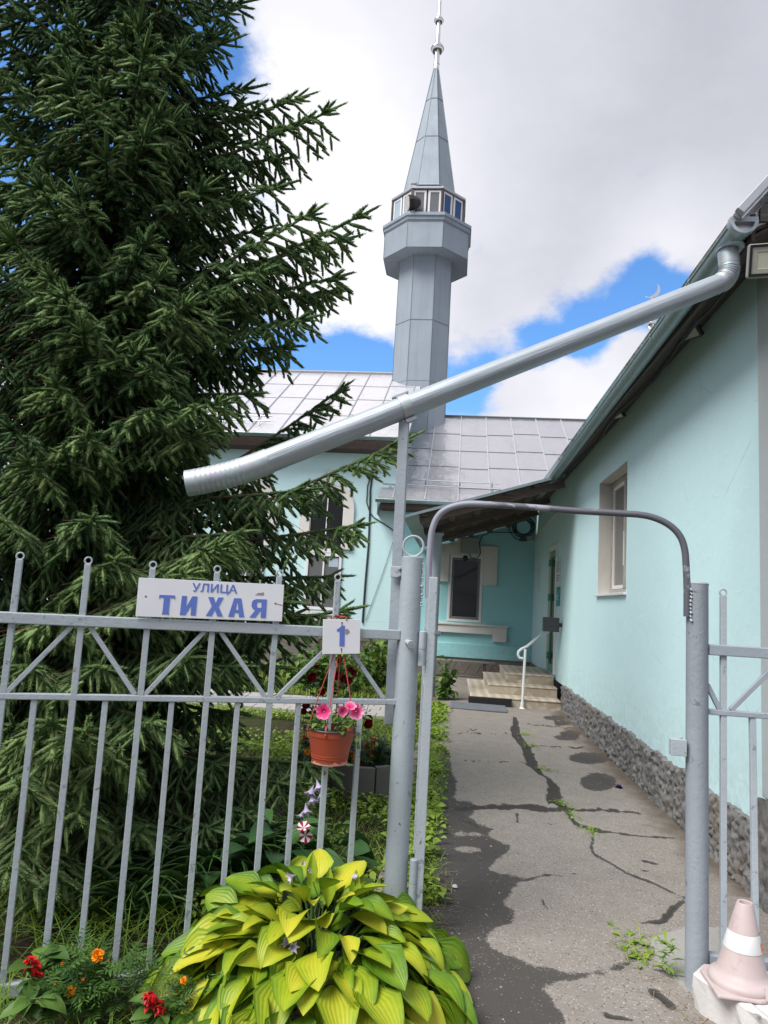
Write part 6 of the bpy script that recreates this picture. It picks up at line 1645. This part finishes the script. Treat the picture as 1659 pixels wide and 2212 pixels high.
# ------------------------------------------------------------------ lawn and weeds
def weed_template():
    """small rosette leaf"""
    return LT(4, 1, .55, .5, 1, .6, .1)
_k = NT('grit_stone'); _k.done(_k.ramp(_k.attr('tint'), [(.0, (.06, .058, .056)), (.6, (.17, .155, .14)), (1, (.34, .31, .28))]), .9, 0, .2)
def build_lawn():
    rs = np.random.RandomState(31); fb = FB()
    T0 = aty(150, 1300, 5.05); bed = atz(560, 1565); pl = atz(776, 1712)
    def ok(P):
        k = np.hypot(P[:, 0]-T0[0], P[:, 1]-T0[1]) > 1.7
        k &= np.hypot(P[:, 0]-pl[0], P[:, 1]-pl[1]-.22) > .30
        k &= (np.hypot((P[:, 0]-bed[0])/1.3, (P[:, 1]-bed[1])/.9) > .62)
        u = (P[:, 0]-FP[0])*FD[0]+(P[:, 1]-FP[1])*FD[1]; d = (P[:, 0]-FP[0])*FN[0]+(P[:, 1]-FP[1])*FN[1]
        k &= d < -.12
        return k
    # patchiness from noise
    def patch(P, s=1.1): return np.array([mnoise.noise(Vector((a*s, b*s, 2))) for a, b in P[:, :2]])
    n = 30000
    P = np.stack([rs.uniform(-3.6, -.32, n), 3.5+6.2*rs.uniform(0, 1, n)**1.25, np.zeros(n)-.02], 1); P = P[ok(P)]; pt = patch(P); P = P[pt+rs.uniform(-.35, .35, len(P)) > -.42]
    pt = patch(P); n = len(P)
    blades(fb, P, rs.uniform(.05, .13, n), rs.uniform(.003, .006, n), np.clip(.42+.35*pt+rs.uniform(-.18, .3, n), 0, 1), rs)
    n = 13000
    P = np.stack([rs.uniform(-3.6, -.32, n), 3.5+6.2*rs.uniform(0, 1, n)**1.2, rs.uniform(.0, .07, n)], 1); P = P[ok(P)]; pt = patch(P, 1.7); P = P[pt > -.12]; n = len(P)
    wt = weed_template(); a = rs.uniform(0, 2*pi, n); el = rs.uniform(.0, .9, n)
    D = np.stack([np.cos(a)*np.cos(el), np.sin(a)*np.cos(el), np.sin(el)], 1); S = rs.uniform(.03, .07, n)
    fb.add(wt[0], wt[1], frames(D, roll=rs.normal(0, .4, n))*S[:, None, None], P, np.clip(rs.uniform(.3, .85, n), 0, 1), wt[2], wt[3])
    # beyond the paving
    n = 9000; P = np.stack([rs.uniform(-5, -.35, n), rs.uniform(11.2, 15.8, n), np.zeros(n)], 1)
    blades(fb, P, rs.uniform(.08, .18, n), rs.uniform(.006, .010, n), rs.uniform(.35, .9, n), rs)
    tag(fb.build('lawn_grass', 'lawn_leaf'), 'uneven green lawn grass with clover between fence and paving', 'grass', kind='stuff')
    # verge along the path
    fb = FB(); n = 9000
    P = np.stack([-.16+rs.normal(0, .075, n), 3.3+8.2*rs.uniform(0, 1, n)**1.3, np.full(n, .0)], 1); pt = patch(P, 2.2); P = P[(pt > -.25) & (P[:, 0] < .05)]; pt = patch(P, 2.2); n = len(P)
    blades(fb, P, rs.uniform(.04, .12, n), rs.uniform(.003, .006, n), np.clip(.5+.3*pt+rs.uniform(-.2, .3, n), 0, 1), rs)
    n = 5200; P = np.stack([-.15+rs.normal(0, .075, n), 3.9+7.4*rs.uniform(0, 1, n)**1.2, rs.uniform(.005, .06, n)], 1); pt = patch(P, 2.9); P = P[(pt > -.05) & (P[:, 0] < .04)]; n = len(P)
    a = rs.uniform(0, 2*pi, n); el = rs.uniform(.0, .9, n); D = np.stack([np.cos(a)*np.cos(el), np.sin(a)*np.cos(el), np.sin(el)], 1)
    fb.add(wt[0], wt[1], frames(D, roll=rs.normal(0, .4, n))*rs.uniform(.03, .075, n)[:, None, None], P, rs.uniform(.3, .9, n), wt[2], wt[3])
    tag(fb.build('verge_grass', 'lawn_leaf'), 'grass and low weeds growing along the left edge of the path', 'grass', kind='stuff')
    # dry straw litter on the verge near the gate and by the block
    fb = FB(); n = 420; P = np.stack([np.concatenate([rs.normal(-.06, .09, 280), rs.normal(1.02, .09, 140)]), np.concatenate([rs.uniform(3.1, 4.3, 280), rs.uniform(3.0, 3.7, 140)]), np.full(n, .014)], 1)
    blades(fb, P, rs.uniform(.04, .14, n), rs.uniform(.0015, .003, n), rs.uniform(0, 1, n), rs, bend=.1, up=.12)
    tag(fb.build('straw_litter', 'dry_straw'), 'scattered dry straw and grass litter at the path edges', 'litter', kind='stuff')
    # grit on the worn asphalt
    fb = FB(); n = 1500; st = np.array([(-1, -.7, 0), (.8, -.9, 0), (1, .6, 0), (-.5, 1, 0), (-.4, -.3, .8), (.5, .2, .7)]); sf = np.array([(0, 1, 5), (1, 2, 5), (2, 3, 5), (3, 4, 5), (3, 0, 4), (0, 5, 4)])
    P = np.stack([np.concatenate([rs.uniform(-.2, 1.75, n//2), rs.normal(.05, .18, n-n//2)]), 2.6+7*rs.uniform(0, 1, n)**1.6, np.full(n, .006)], 1); a = rs.uniform(0, 6.28, n); sz = rs.uniform(.0015, .006, n)*np.where(rs.uniform(0, 1, n) > .95, 1.8, 1)
    fb.add(st, sf, frames(np.stack([np.cos(a), np.sin(a), 0*a], 1))*sz[:, None, None], P, rs.uniform(0, 1, n)); tag(fb.build('path_gravel', 'grit_stone', smooth=False), 'loose grit and small stones scattered on the worn path', 'gravel', kind='stuff')
    # tufts in the cracks
    def zp(zx, zy): return atz(916+zx*.3646, 1469+zy*.3646, .0)
    tufts = [(600, 330, 40, .10, 'small green tuft in the path crack nearest the steps'), (635, 400, 30, .10, 'green tuft at a crack junction beyond the long dark patch'), (720, 535, 40, .10, 'round green tuft midway along the dark path crack'), (818, 738, 36, .08, 'green tuft just above the cross crack in the path'), (868, 806, 26, .07, 'green tuft just below the cross crack in the path'), (995, 905, 40, .07, 'dry green tuft where the path crack forks')]
    for (zx, zy, n, L, lb) in tufts:
        c = zp(zx, zy); fb = FB(); P = np.stack([c[0]+rs.normal(0, .035, n), c[1]+rs.normal(0, .06, n), np.zeros(n)], 1)
        blades(fb, P, rs.uniform(.5, 1.2, n)*L, np.full(n, .006), rs.uniform(.4, .9, n), rs)
        k = n//2; a = rs.uniform(0, 6.28, k); D = np.stack([np.cos(a), np.sin(a), rs.uniform(.1, .9, k)], 1); fb.add(wt[0], wt[1], frames(D)*rs.uniform(.02, .045, k)[:, None, None], P[:k]+[0, 0, .01], rs.uniform(.4, .9, k), wt[2], wt[3])
        tag(fb.build('grass_tuft', 'lawn_leaf', org=c), lb, 'weed', 'weeds in the path cracks')
    c = zp(1265, 1600); fb = FB(); n = 130; P = np.stack([c[0]+rs.normal(0, .055, n), c[1]+rs.normal(0, .10, n), np.zeros(n)], 1); blades(fb, P, rs.uniform(.04, .10, n), np.full(n, .004), rs.uniform(.35, .85, n), rs)
    k = 34; a = rs.uniform(0, 6.28, k); D = np.stack([np.cos(a), np.sin(a), rs.uniform(.1, .9, k)], 1); fb.add(wt[0], wt[1], frames(D)*rs.uniform(.03, .06, k)[:, None, None], P[:k]+[0, 0, .01], rs.uniform(.4, .8, k), wt[2], wt[3])
    tag(fb.build('grass_tuft', 'lawn_leaf', org=c), 'broad patch of grass in the path near the right gate post', 'weed', 'weeds in the path cracks')
    c = zp(1440, 1770); fb = FB(); lt = LT(4, 1, .22, .5, 1, .5, .05); n = 46; hz = rs.uniform(.01, .15, n); a = rs.uniform(0, 6.28, n); D = np.stack([np.cos(a), np.sin(a), rs.uniform(.1, 1.0, n)], 1)
    fb.add(lt[0], lt[1], frames(D)*rs.uniform(.04, .075, n)[:, None, None], np.stack([c[0]+rs.normal(0, .014, n), c[1]+rs.normal(0, .014, n), hz], 1), rs.uniform(.2, .7, n), lt[2], lt[3])
    tag(fb.build('weed', 'lawn_leaf', org=c), 'upright narrow-leaved weed at the foot of the right gate post', 'weed')
    p = zp(1155, 648); o = None
    fb = FB(); ft = flower_template(); 
    for d in ((-.5, -.4, .8), (.5, -.3, .7), (.1, .3, .9)): fb.add(ft[0], ft[1], frames([d])*.032, [p+V3((d[0]*.02, d[1]*.02, .022))], [rs.uniform(0, .2)], ft[2]*.5)
    tag(fb.build('fallen_bloom', 'purple_petal', org=p), 'dark purple bloom lying on the asphalt path', 'flower')
    q = zp(182, 1238); m = MB(); m.lathe(q+V3((0, 0, .012)), [(.001, .012), (.012, .009), (.018, 0)], 8); tag(m.build('pebble', 'pale_concrete', org=q), 'small pale pebble at the left edge of the path', 'stone')
build_lawn()

# ------------------------------------------------------------------ flower beds
def pinnate_template(npair=4, w=.30):
    lt = LT(3, 1, w, .45, 1, .3, .05); vs, fs = [], []
    for i in range(npair):
        for s in (-1, 1):
            x = .18+.68*i/npair; a = s*radians(55); L = .34*(1-.35*i/npair); c_, s_ = cos(a), sin(a); b = len(vs)
            for p in lt[0]: q = p*L; vs.append((x+q[0]*c_-q[1]*s_, q[0]*s_+q[1]*c_, q[2]-.1*x*x))
            fs += [tuple(b+i_ for i_ in f) for f in lt[1]]
    b = len(vs)
    for p in lt[0]: q = p*.32; vs.append((.80+q[0], q[1], q[2]-.07))
    fs += [tuple(b+i_ for i_ in f) for f in lt[1]]; b = len(vs)
    vs += [(0, -.012, 0), (0, .012, 0), (.85, .008, -.06), (.85, -.008, -.06)]; fs.append((b, b+1, b+2, b+3))
    return np.array(vs), np.array(fs)
PIN = pinnate_template()
def pompom(r, rs, n=46):
    lt = LT(3, 1, .9, .7, .6, .5, .2, .1); i = np.arange(n); f = (i+.5)/n; el = pi/2-f*1.75; a = i*2.39996
    D = np.stack([np.cos(a)*np.cos(el), np.sin(a)*np.cos(el), np.sin(el)], 1)
    return lt, frames(D, roll=rs.normal(0, .3, n))*(r*rs.uniform(.85, 1.1, n))[:, None, None]
def add_bloom(t, kind, p, r, rs, d=(0, -.5, .8)):
    d = unit(d); fb = FB(); B = frames([d])[0]; B = np.stack([B[:, 1], B[:, 2], B[:, 0]], 1)    # local z along d
    if kind == 'marigold':
        lt, R = pompom(r, rs); R = np.einsum('ij,njk->nik', B, R); fb.add(lt[0], lt[1], R, np.repeat([p], len(R), 0), rs.uniform(.15, .8, len(R)), lt[0][:, 0]*.25-.1); fb.build('flower', 'marigold_petal', t)
    elif kind == 'bud':
        lt = LT(4, 1, .4, .4, 1, .1, .5); n = 8; a = np.arange(n)*pi/4; D = np.stack([np.cos(a)*.3, np.sin(a)*.3, np.ones(n)], 1); R = np.einsum('ij,njk->nik', B, frames(D)*r*1.5); fb.add(lt[0], lt[1], R, np.repeat([p], n, 0), rs.uniform(.5, 1, n)); fb.build('bud', 'marigold_petal', t)
    elif kind == 'salvia':
        lt = LT(3, 1, .5, .55, .8, .8, .2); n = 44; h = rs.uniform(0, 1, n); a = rs.uniform(0, 6.28, n); D = np.stack([np.cos(a), np.sin(a), rs.uniform(-.2, 1.0, n)], 1)
        P = p+np.outer((h-.5)*r*2.2, d); fb.add(lt[0], lt[1], frames(D)*(r*(1.15-.55*h)*rs.uniform(.7, 1.2, n))[:, None, None], P, rs.uniform(0, 1, n), lt[2]); fb.build('flower', 'salvia_petal', t)
    elif kind == 'rose':
        n = 34; lt = LT(5, 2, 1.15, .6, .5, -.9, .35, .06); i = np.arange(n); f = i/n; a = i*2.39996; el = 1.45-1.35*f
        D = np.stack([np.cos(a)*np.cos(el), np.sin(a)*np.cos(el), np.sin(el)], 1); S = r*(.45+.75*f); R = np.einsum('ij,njk->nik', B, frames(D)*S[:, None, None]); O = np.einsum('ij,nj->ni', B, np.stack([np.cos(a)*.12*r*f, np.sin(a)*.12*r*f, -.25*r*f], 1))
        fb.add(lt[0], lt[1], R, p+O, np.clip(.25+.45*f+rs.uniform(-.15, .15, n), 0, 1), lt[0][:, 0]*.2-.1); fb.build('flower', 'rose_petal', t)
def herb(name, label, cat, base, kind, tops, leaves, lsize, lmat, group=None, spread=.09, height=.25, seed=1, fl_r=.03, tint=(.2, .8), pin=True):
    rs = np.random.RandomState(seed); t = thing(name, label, cat, base, group); m = MB(); P, D = [], []
    base = V3(base); shoots = [V3(p) for p, *_ in tops]+[base+V3((rs.normal(0, spread), rs.normal(0, spread), height*rs.uniform(.55, .95))) for _ in range(5)]
    for q in shoots:
        b = base+V3((rs.normal(0, .015), rs.normal(0, .015), 0)); mid = (b+q)/2+V3((rs.normal(0, .015), rs.normal(0, .015), .02)); m.tube([b, mid, q], [.004, .003, .002], 5, cap=False)
        k = max(3, leaves//len(shoots)); u = rs.uniform(.12, .93, k)[:, None]; pp = b*(1-u)**2+2*mid*u*(1-u)+q*u**2; P.append(pp); a = rs.uniform(0, 6.28, k); D.append(np.stack([np.cos(a), np.sin(a), rs.uniform(-.1, .8, k)], 1))
    P = np.concatenate(P); D = np.concatenate(D); n = len(P); fb = FB(); S = lsize*rs.uniform(.6, 1.15, n)
    R = frames(D, roll=rs.normal(0, .35, n))*S[:, None, None]
    if pin: fb.add(PIN[0], PIN[1], R, P, rs.uniform(tint[0], tint[1], n))
    else: lt = LT(5, 2, .6, .42, 1, .6, .12); fb.add(lt[0], lt[1], R, P, rs.uniform(tint[0], tint[1], n), lt[2], lt[3])
    m.build('stem', 'green_stem', t, fixn=False); fb.build('leaves', lmat, t)
    for p, kd, r in tops: add_bloom(t, kd, V3(p), r, rs, (rs.normal(0, .3), -.6+rs.normal(0, .2), .7))
    return t
def build_beds():
    A = aty
    # in front of the fence, bottom left
    b = A(210, 2200, 2.66); b[2] = 0
    herb('marigold_plant', 'feathery marigold with one round orange flower in front of the fence at the bottom left', 'flower', b, '', [(A(210, 2065, 2.66), 'marigold', .026), (A(137, 2082, 2.62), 'bud', .012), (A(180, 2120, 2.60), 'bud', .012), (A(152, 2142, 2.58), 'marigold', .02), (A(236, 2075, 2.66), 'bud', .006)], 260, .105, 'shrub_leaf', 'marigolds in front of the fence', .13, .25, 3, tint=(.0, .55))
    b = A(400, 2210, 2.66); b[2] = 0
    herb('marigold_plant', 'feathery marigold with a small orange flower against the golden hosta', 'flower', b, '', [(A(397, 2118, 2.62), 'marigold', .013), (A(320, 2165, 2.58), 'bud', .010), (A(350, 2190, 2.6), 'bud', .008)], 140, .09, 'shrub_leaf', 'marigolds in front of the fence', .09, .18, 4, tint=(.0, .55))
    b = A(100, 2230, 2.62); b[2] = 0
    herb('marigold_plant', 'leafy marigold without open flowers at the bottom left corner', 'flower', b, '', [(A(120, 2130, 2.58), 'bud', .008)], 200, .10, 'shrub_leaf', 'marigolds in front of the fence', .13, .2, 5, tint=(.0, .45))
    b = A(65, 2230, 2.62); b[2] = 0
    herb('salvia_plant', 'red salvia with broad leaves left of the round orange marigold', 'flower', b, '', [(A(68, 2080, 2.62), 'salvia', .034), (A(84, 2104, 2.62), 'salvia', .02)], 60, .11, 'shrub_leaf', 'red salvias in front of the fence', .10, .2, 6, tint=(.2, .7), pin=False)
    b = A(335, 2230, 2.62); b[2] = 0
    herb('salvia_plant', 'bright red salvia beside the golden hosta at the bottom edge', 'flower', b, '', [(A(325, 2158, 2.56), 'salvia', .038), (A(345, 2182, 2.56), 'salvia', .022)], 40, .095, 'shrub_leaf', 'red salvias in front of the fence', .08, .12, 7, tint=(.2, .7), pin=False)
    fb = FB(); rs = np.random.RandomState(8); n = 700
    P = np.stack([rs.uniform(-1.75, -.85, n), rs.uniform(2.35, 2.95, n), np.full(n, -.02)], 1); blades(fb, P, rs.uniform(.05, .16, n), rs.uniform(.003, .006, n), rs.uniform(.1, .6, n), rs)
    n = 900; P = np.stack([rs.uniform(-2.6, -.7, n), rs.uniform(2.95, 3.7, n), np.full(n, -.02)], 1); blades(fb, P, rs.uniform(.10, .34, n), rs.uniform(.003, .007, n), rs.uniform(.0, .5, n), rs)
    tag(fb.build('bed_grass', 'lawn_leaf'), 'long dark grass at the foot of the fence', 'grass', kind='stuff')
    # tall grass stems against the spruce
    # round planter of concrete segments
    c = atz(776, 1728); c[1] += .27; c[2] = 0; R = .285; H = .25
    t = thing('round_planter', 'round planter of grey concrete segments full of marigolds', 'planter', c)
    for k in range(11):
        a0, a1 = 2*pi*k/11+.02, 2*pi*(k+1)/11-.02; aa = np.linspace(a0, a1, 7); m = MB(); dz = .008*((k*37) % 5-2)/2
        vs = []
        for z in (-.02, H+dz):
            for r in (R, R-.055): vs += [(c[0]+r*cos(a), c[1]+r*sin(a), z) for a in aa]
        n = 7; f = [tuple(range(2*n, 3*n))+tuple(range(4*n-1, 3*n-1, -1))]
        for j in range(n-1): f += [(j, j+1, 2*n+j+1, 2*n+j), (n+j, 3*n+j, 3*n+j+1, n+j+1)]
        f += [(0, 2*n, 3*n, n), (n-1, 2*n-1, 4*n-1, 3*n-1)]
        m.add(vs, f); m.build('segment', 'planter_concrete', t, bevel=.006)
    m = MB(); m.lathe(c, [(.001, H-.05), (R-.05, H-.055)], 24); m.build('soil', 'garden_soil', t)
    m = MB()
    c2 = c+V3((-.42, .06, 0))
    # flowers growing in it
    Y = c[1]
    herb('marigold_plant', 'orange marigold at the left of the round concrete planter', 'flower', c+V3((-.14, -.05, H-.06)), '', [(A(760, 1630, Y-.08), 'marigold', .026), (A(766, 1643, Y-.1), 'marigold', .028), (A(747, 1661, Y-.12), 'marigold', .022), (A(771, 1601, Y), 'marigold', .02)], 120, .13, 'rose_leaf', 'marigolds in the round planter', .10, .22, 11, tint=(.2, .9))
    herb('marigold_plant', 'smaller orange marigold at the right of the round concrete planter', 'flower', c+V3((.12, .02, H-.06)), '', [(A(803, 1614, Y), 'marigold', .018), (A(803, 1631, Y), 'marigold', .02)], 110, .13, 'rose_leaf', 'marigolds in the round planter', .10, .26, 12, tint=(.2, .9))
    herb('salvia_plant', 'red salvia rising from the right of the round planter', 'flower', c+V3((.12, .08, H-.06)), '', [(A(806, 1596, Y), 'salvia', .032), (A(792, 1608, Y), 'salvia', .02)], 36, .10, 'shrub_leaf', 'red salvias in the garden', .08, .3, 13, tint=(.1, .6), pin=False)
    c3 = A(664, 1700, 5.9); c3[2] = 0
    herb('marigold_plant', 'orange marigolds left of the hanging pot behind the fence', 'flower', c3, '', [(A(664, 1625, 5.8), 'marigold', .028), (A(664, 1652, 5.8), 'marigold', .030)], 90, .13, 'rose_leaf', 'marigolds in the garden bed', .12, .3, 14, tint=(.2, .9))
    herb('salvia_plant', 'red salvia left of the hanging pot behind the fence', 'flower', c3+V3((-.05, .1, 0)), '', [(A(658, 1588, 5.95), 'salvia', .035), (A(652, 1600, 5.95), 'salvia', .02)], 50, .11, 'shrub_leaf', 'red salvias in the garden', .1, .38, 15, tint=(.1, .6), pin=False)
    # roses
    def rose(label, px, Yr, fl, seed, n=150, h=.9):
        b = A(px, 1700, Yr); b[2] = 0; tops = [(A(x, y, Yr+dy), 'rose', r) for x, y, dy, r in fl]
        herb('rose_bush', label, 'rose bush', b, '', tops, n, .085, 'rose_leaf', 'dark red roses', .16, h, seed, tint=(.15, .9), pin=False)
    rose('tall rose bush with one large dark red bloom left of the hanging pot', 672, 6.2, [(676, 1467, 0, 0.053), (668, 1445, .05, 0.027), (684, 1443, .05, 0.027), (660, 1527, .1, 0.045), (655, 1540, .05, 0.037), (697, 1499, .1, 0.043)], 21)
    rose('rose bush with clustered dark red blooms directly behind the hanging pot', 742, 6.5, [(730, 1464, 0, 0.053), (753, 1475, -.05, 0.050), (742, 1470, .02, 0.045), (765, 1456, .1, 0.037), (757, 1448, .1, 0.033), (735, 1431, .2, 0.037), (725, 1497, .1, 0.037)], 22, 190)
    rose('low rose bush with a single red bloom right of the hanging pot', 794, 6.25, [(796, 1567, 0, 0.050)], 23, 70, .45)
    # striped petunia behind the fence
    b = A(648, 1850, 3.8); b[2] = 0
    t = herb('petunia_plant', 'red and white striped petunia behind the pickets below the pot', 'flower', b, '', [], 40, .06, 'shrub_leaf', None, .06, .34, 31, tint=(.1, .6), pin=False)
    ft = flower_template(5, 6, .06, .35)
    ang = np.arctan2(ft[0][:, 2], ft[0][:, 1]); st = np.where(np.cos(5*ang+1.2) > 0, .25, .9)
    for (x, y, d) in ((660, 1806, (.25, -1, .1)), (655, 1784, (-.1, -.5, .9))):
        fb = FB(); p = A(x, y, 3.75); fb.add(ft[0], ft[1], frames([d])*.035, [p], [0], st); fb.build('flower', 'striped_petal', t)
        m = MB(); m.tube([b+V3((0, 0, .2)), p+V3((0, .03, -.01))], .003, 5); m.build('stem', 'green_stem', t)
build_beds()

def shrub(name, label, cat, c, R, H, n, ls, seed, tint=(.2, .9), mat='shrub_leaf', group=None, w=.8):
    rs = np.random.RandomState(seed); t = thing(name, label, cat, c, group); fb = FB(); lt = LT(4, 2, w, .42, 1, .5, .12)
    c = V3(c); m = MB(); P, D = [], []
    ns = max(4, n//40)
    for k in range(ns):
        a = rs.uniform(0, 6.28); rr = R*np.sqrt(rs.uniform()); q = c+V3((rr*cos(a), rr*sin(a), H*rs.uniform(.55, 1.0)*(1-.35*(rr/R)**2))); b = c+V3((rr*.35*cos(a), rr*.35*sin(a), 0)); m.tube([b, (b+q)/2+V3((0, 0, .06*H)), q], [.012, .008, .004], 5, cap=False)
        kk = n//ns; u = rs.uniform(.15, 1, kk)[:, None]; P.append(b+(q-b)*u+rs.normal(0, .09*R+.03, (kk, 3))); D.append(rs.normal(0, 1, (kk, 3))+[0, -.2, .25])
    P = np.concatenate(P); P[:, 2] = np.maximum(P[:, 2], c[2]+.03); D = np.concatenate(D); n = len(P)
    fb.add(lt[0], lt[1], frames(D, roll=rs.normal(0, .4, n))*(ls*rs.uniform(.6, 1.15, n))[:, None, None], P, rs.uniform(tint[0], tint[1], n), lt[2], lt[3])
    m.build('stems', 'green_stem', t, fixn=False); fb.build('leaves', mat, t); return t
def build_shrubs():
    def g(x, Y): p = aty(x, 1500, Y); p[2] = 0; return p
    shrub('leafy_shrub', 'pale green leafy shrub before the brown mesh panel beside the support pole', 'shrub', g(815, 13.2), .62, 1.15, 620, .15, 41, (.3, 1.0))
    shrub('leafy_shrub', 'broad green shrub behind the dark red roses', 'shrub', g(735, 12.4), .75, .95, 600, .14, 42, (.2, .9))
    shrub('leafy_shrub', 'low green shrub half hidden by spruce boughs left of the roses', 'shrub', g(655, 12.6), .8, .8, 520, .13, 43, (.2, .8))
    shrub('porch_weed', 'leafy green weed growing at the foot of the porch post', 'weed', aty(958, 1500, 11.95)*V3((1, 1, 0)), .17, .72, 170, .12, 44, (.15, .8), 'shrub_leaf')
    shrub('leafy_shrub', 'dark dense shrub against the hall plinth behind the spruce', 'shrub', g(420, 13.5), 1.0, 1.1, 500, .15, 45, (.1, .6))
    # brown mesh panel below the hall window
    Yp = 15.2; a = aty(690, 1380, Yp); b = aty(862, 1388, Yp); x0, x1, z1 = a[0], b[0], a[2]; z0 = .12
    t = thing('mesh_panel', 'rusty brown expanded metal mesh panel standing before the hall plinth', 'fence', ((x0+x1)/2, Yp, 0))
    m = MB()
    for x in (x0, (x0+x1)/2, x1): m.box(x-.025, x+.025, Yp-.025, Yp+.025, -.02, z1)
    for z in (z0, z1-.22, z1): m.box(x0+.025, x1-.025, Yp-.02, Yp+.02, z-.02, z+.02)
    m.build('frame', 'rust_dark', t)
    m = MB(); s = .085; k = 0; h = z1-z0
    x = x0-h
    while x < x1:
        for sg in (1, -1):
            p, q = (x, x+h*.6) if sg == 1 else (x+h*.6, x)
            pa, qa = V3((p, Yp+.004*sg, z0)), V3((q, Yp+.004*sg, z1)); d = qa-pa
            lo = 0; hi = 1
            for lim, s_ in ((x0, 1), (x1, -1)):
                for end in (0, 1): pass
            tA = (x0-pa[0])/d[0]; tB = (x1-pa[0])/d[0]; lo = max(0, min(tA, tB)); hi = min(1, max(tA, tB))
            if hi-lo > .02: m.bar(pa+d*lo, pa+d*hi, .014, .006, (0, 1, 0))
        x += s
    m.build('mesh', 'rust_dark', t)
simple('rust_dark', (.085, .055, .045), .8, .2, .3, 12)
build_shrubs()
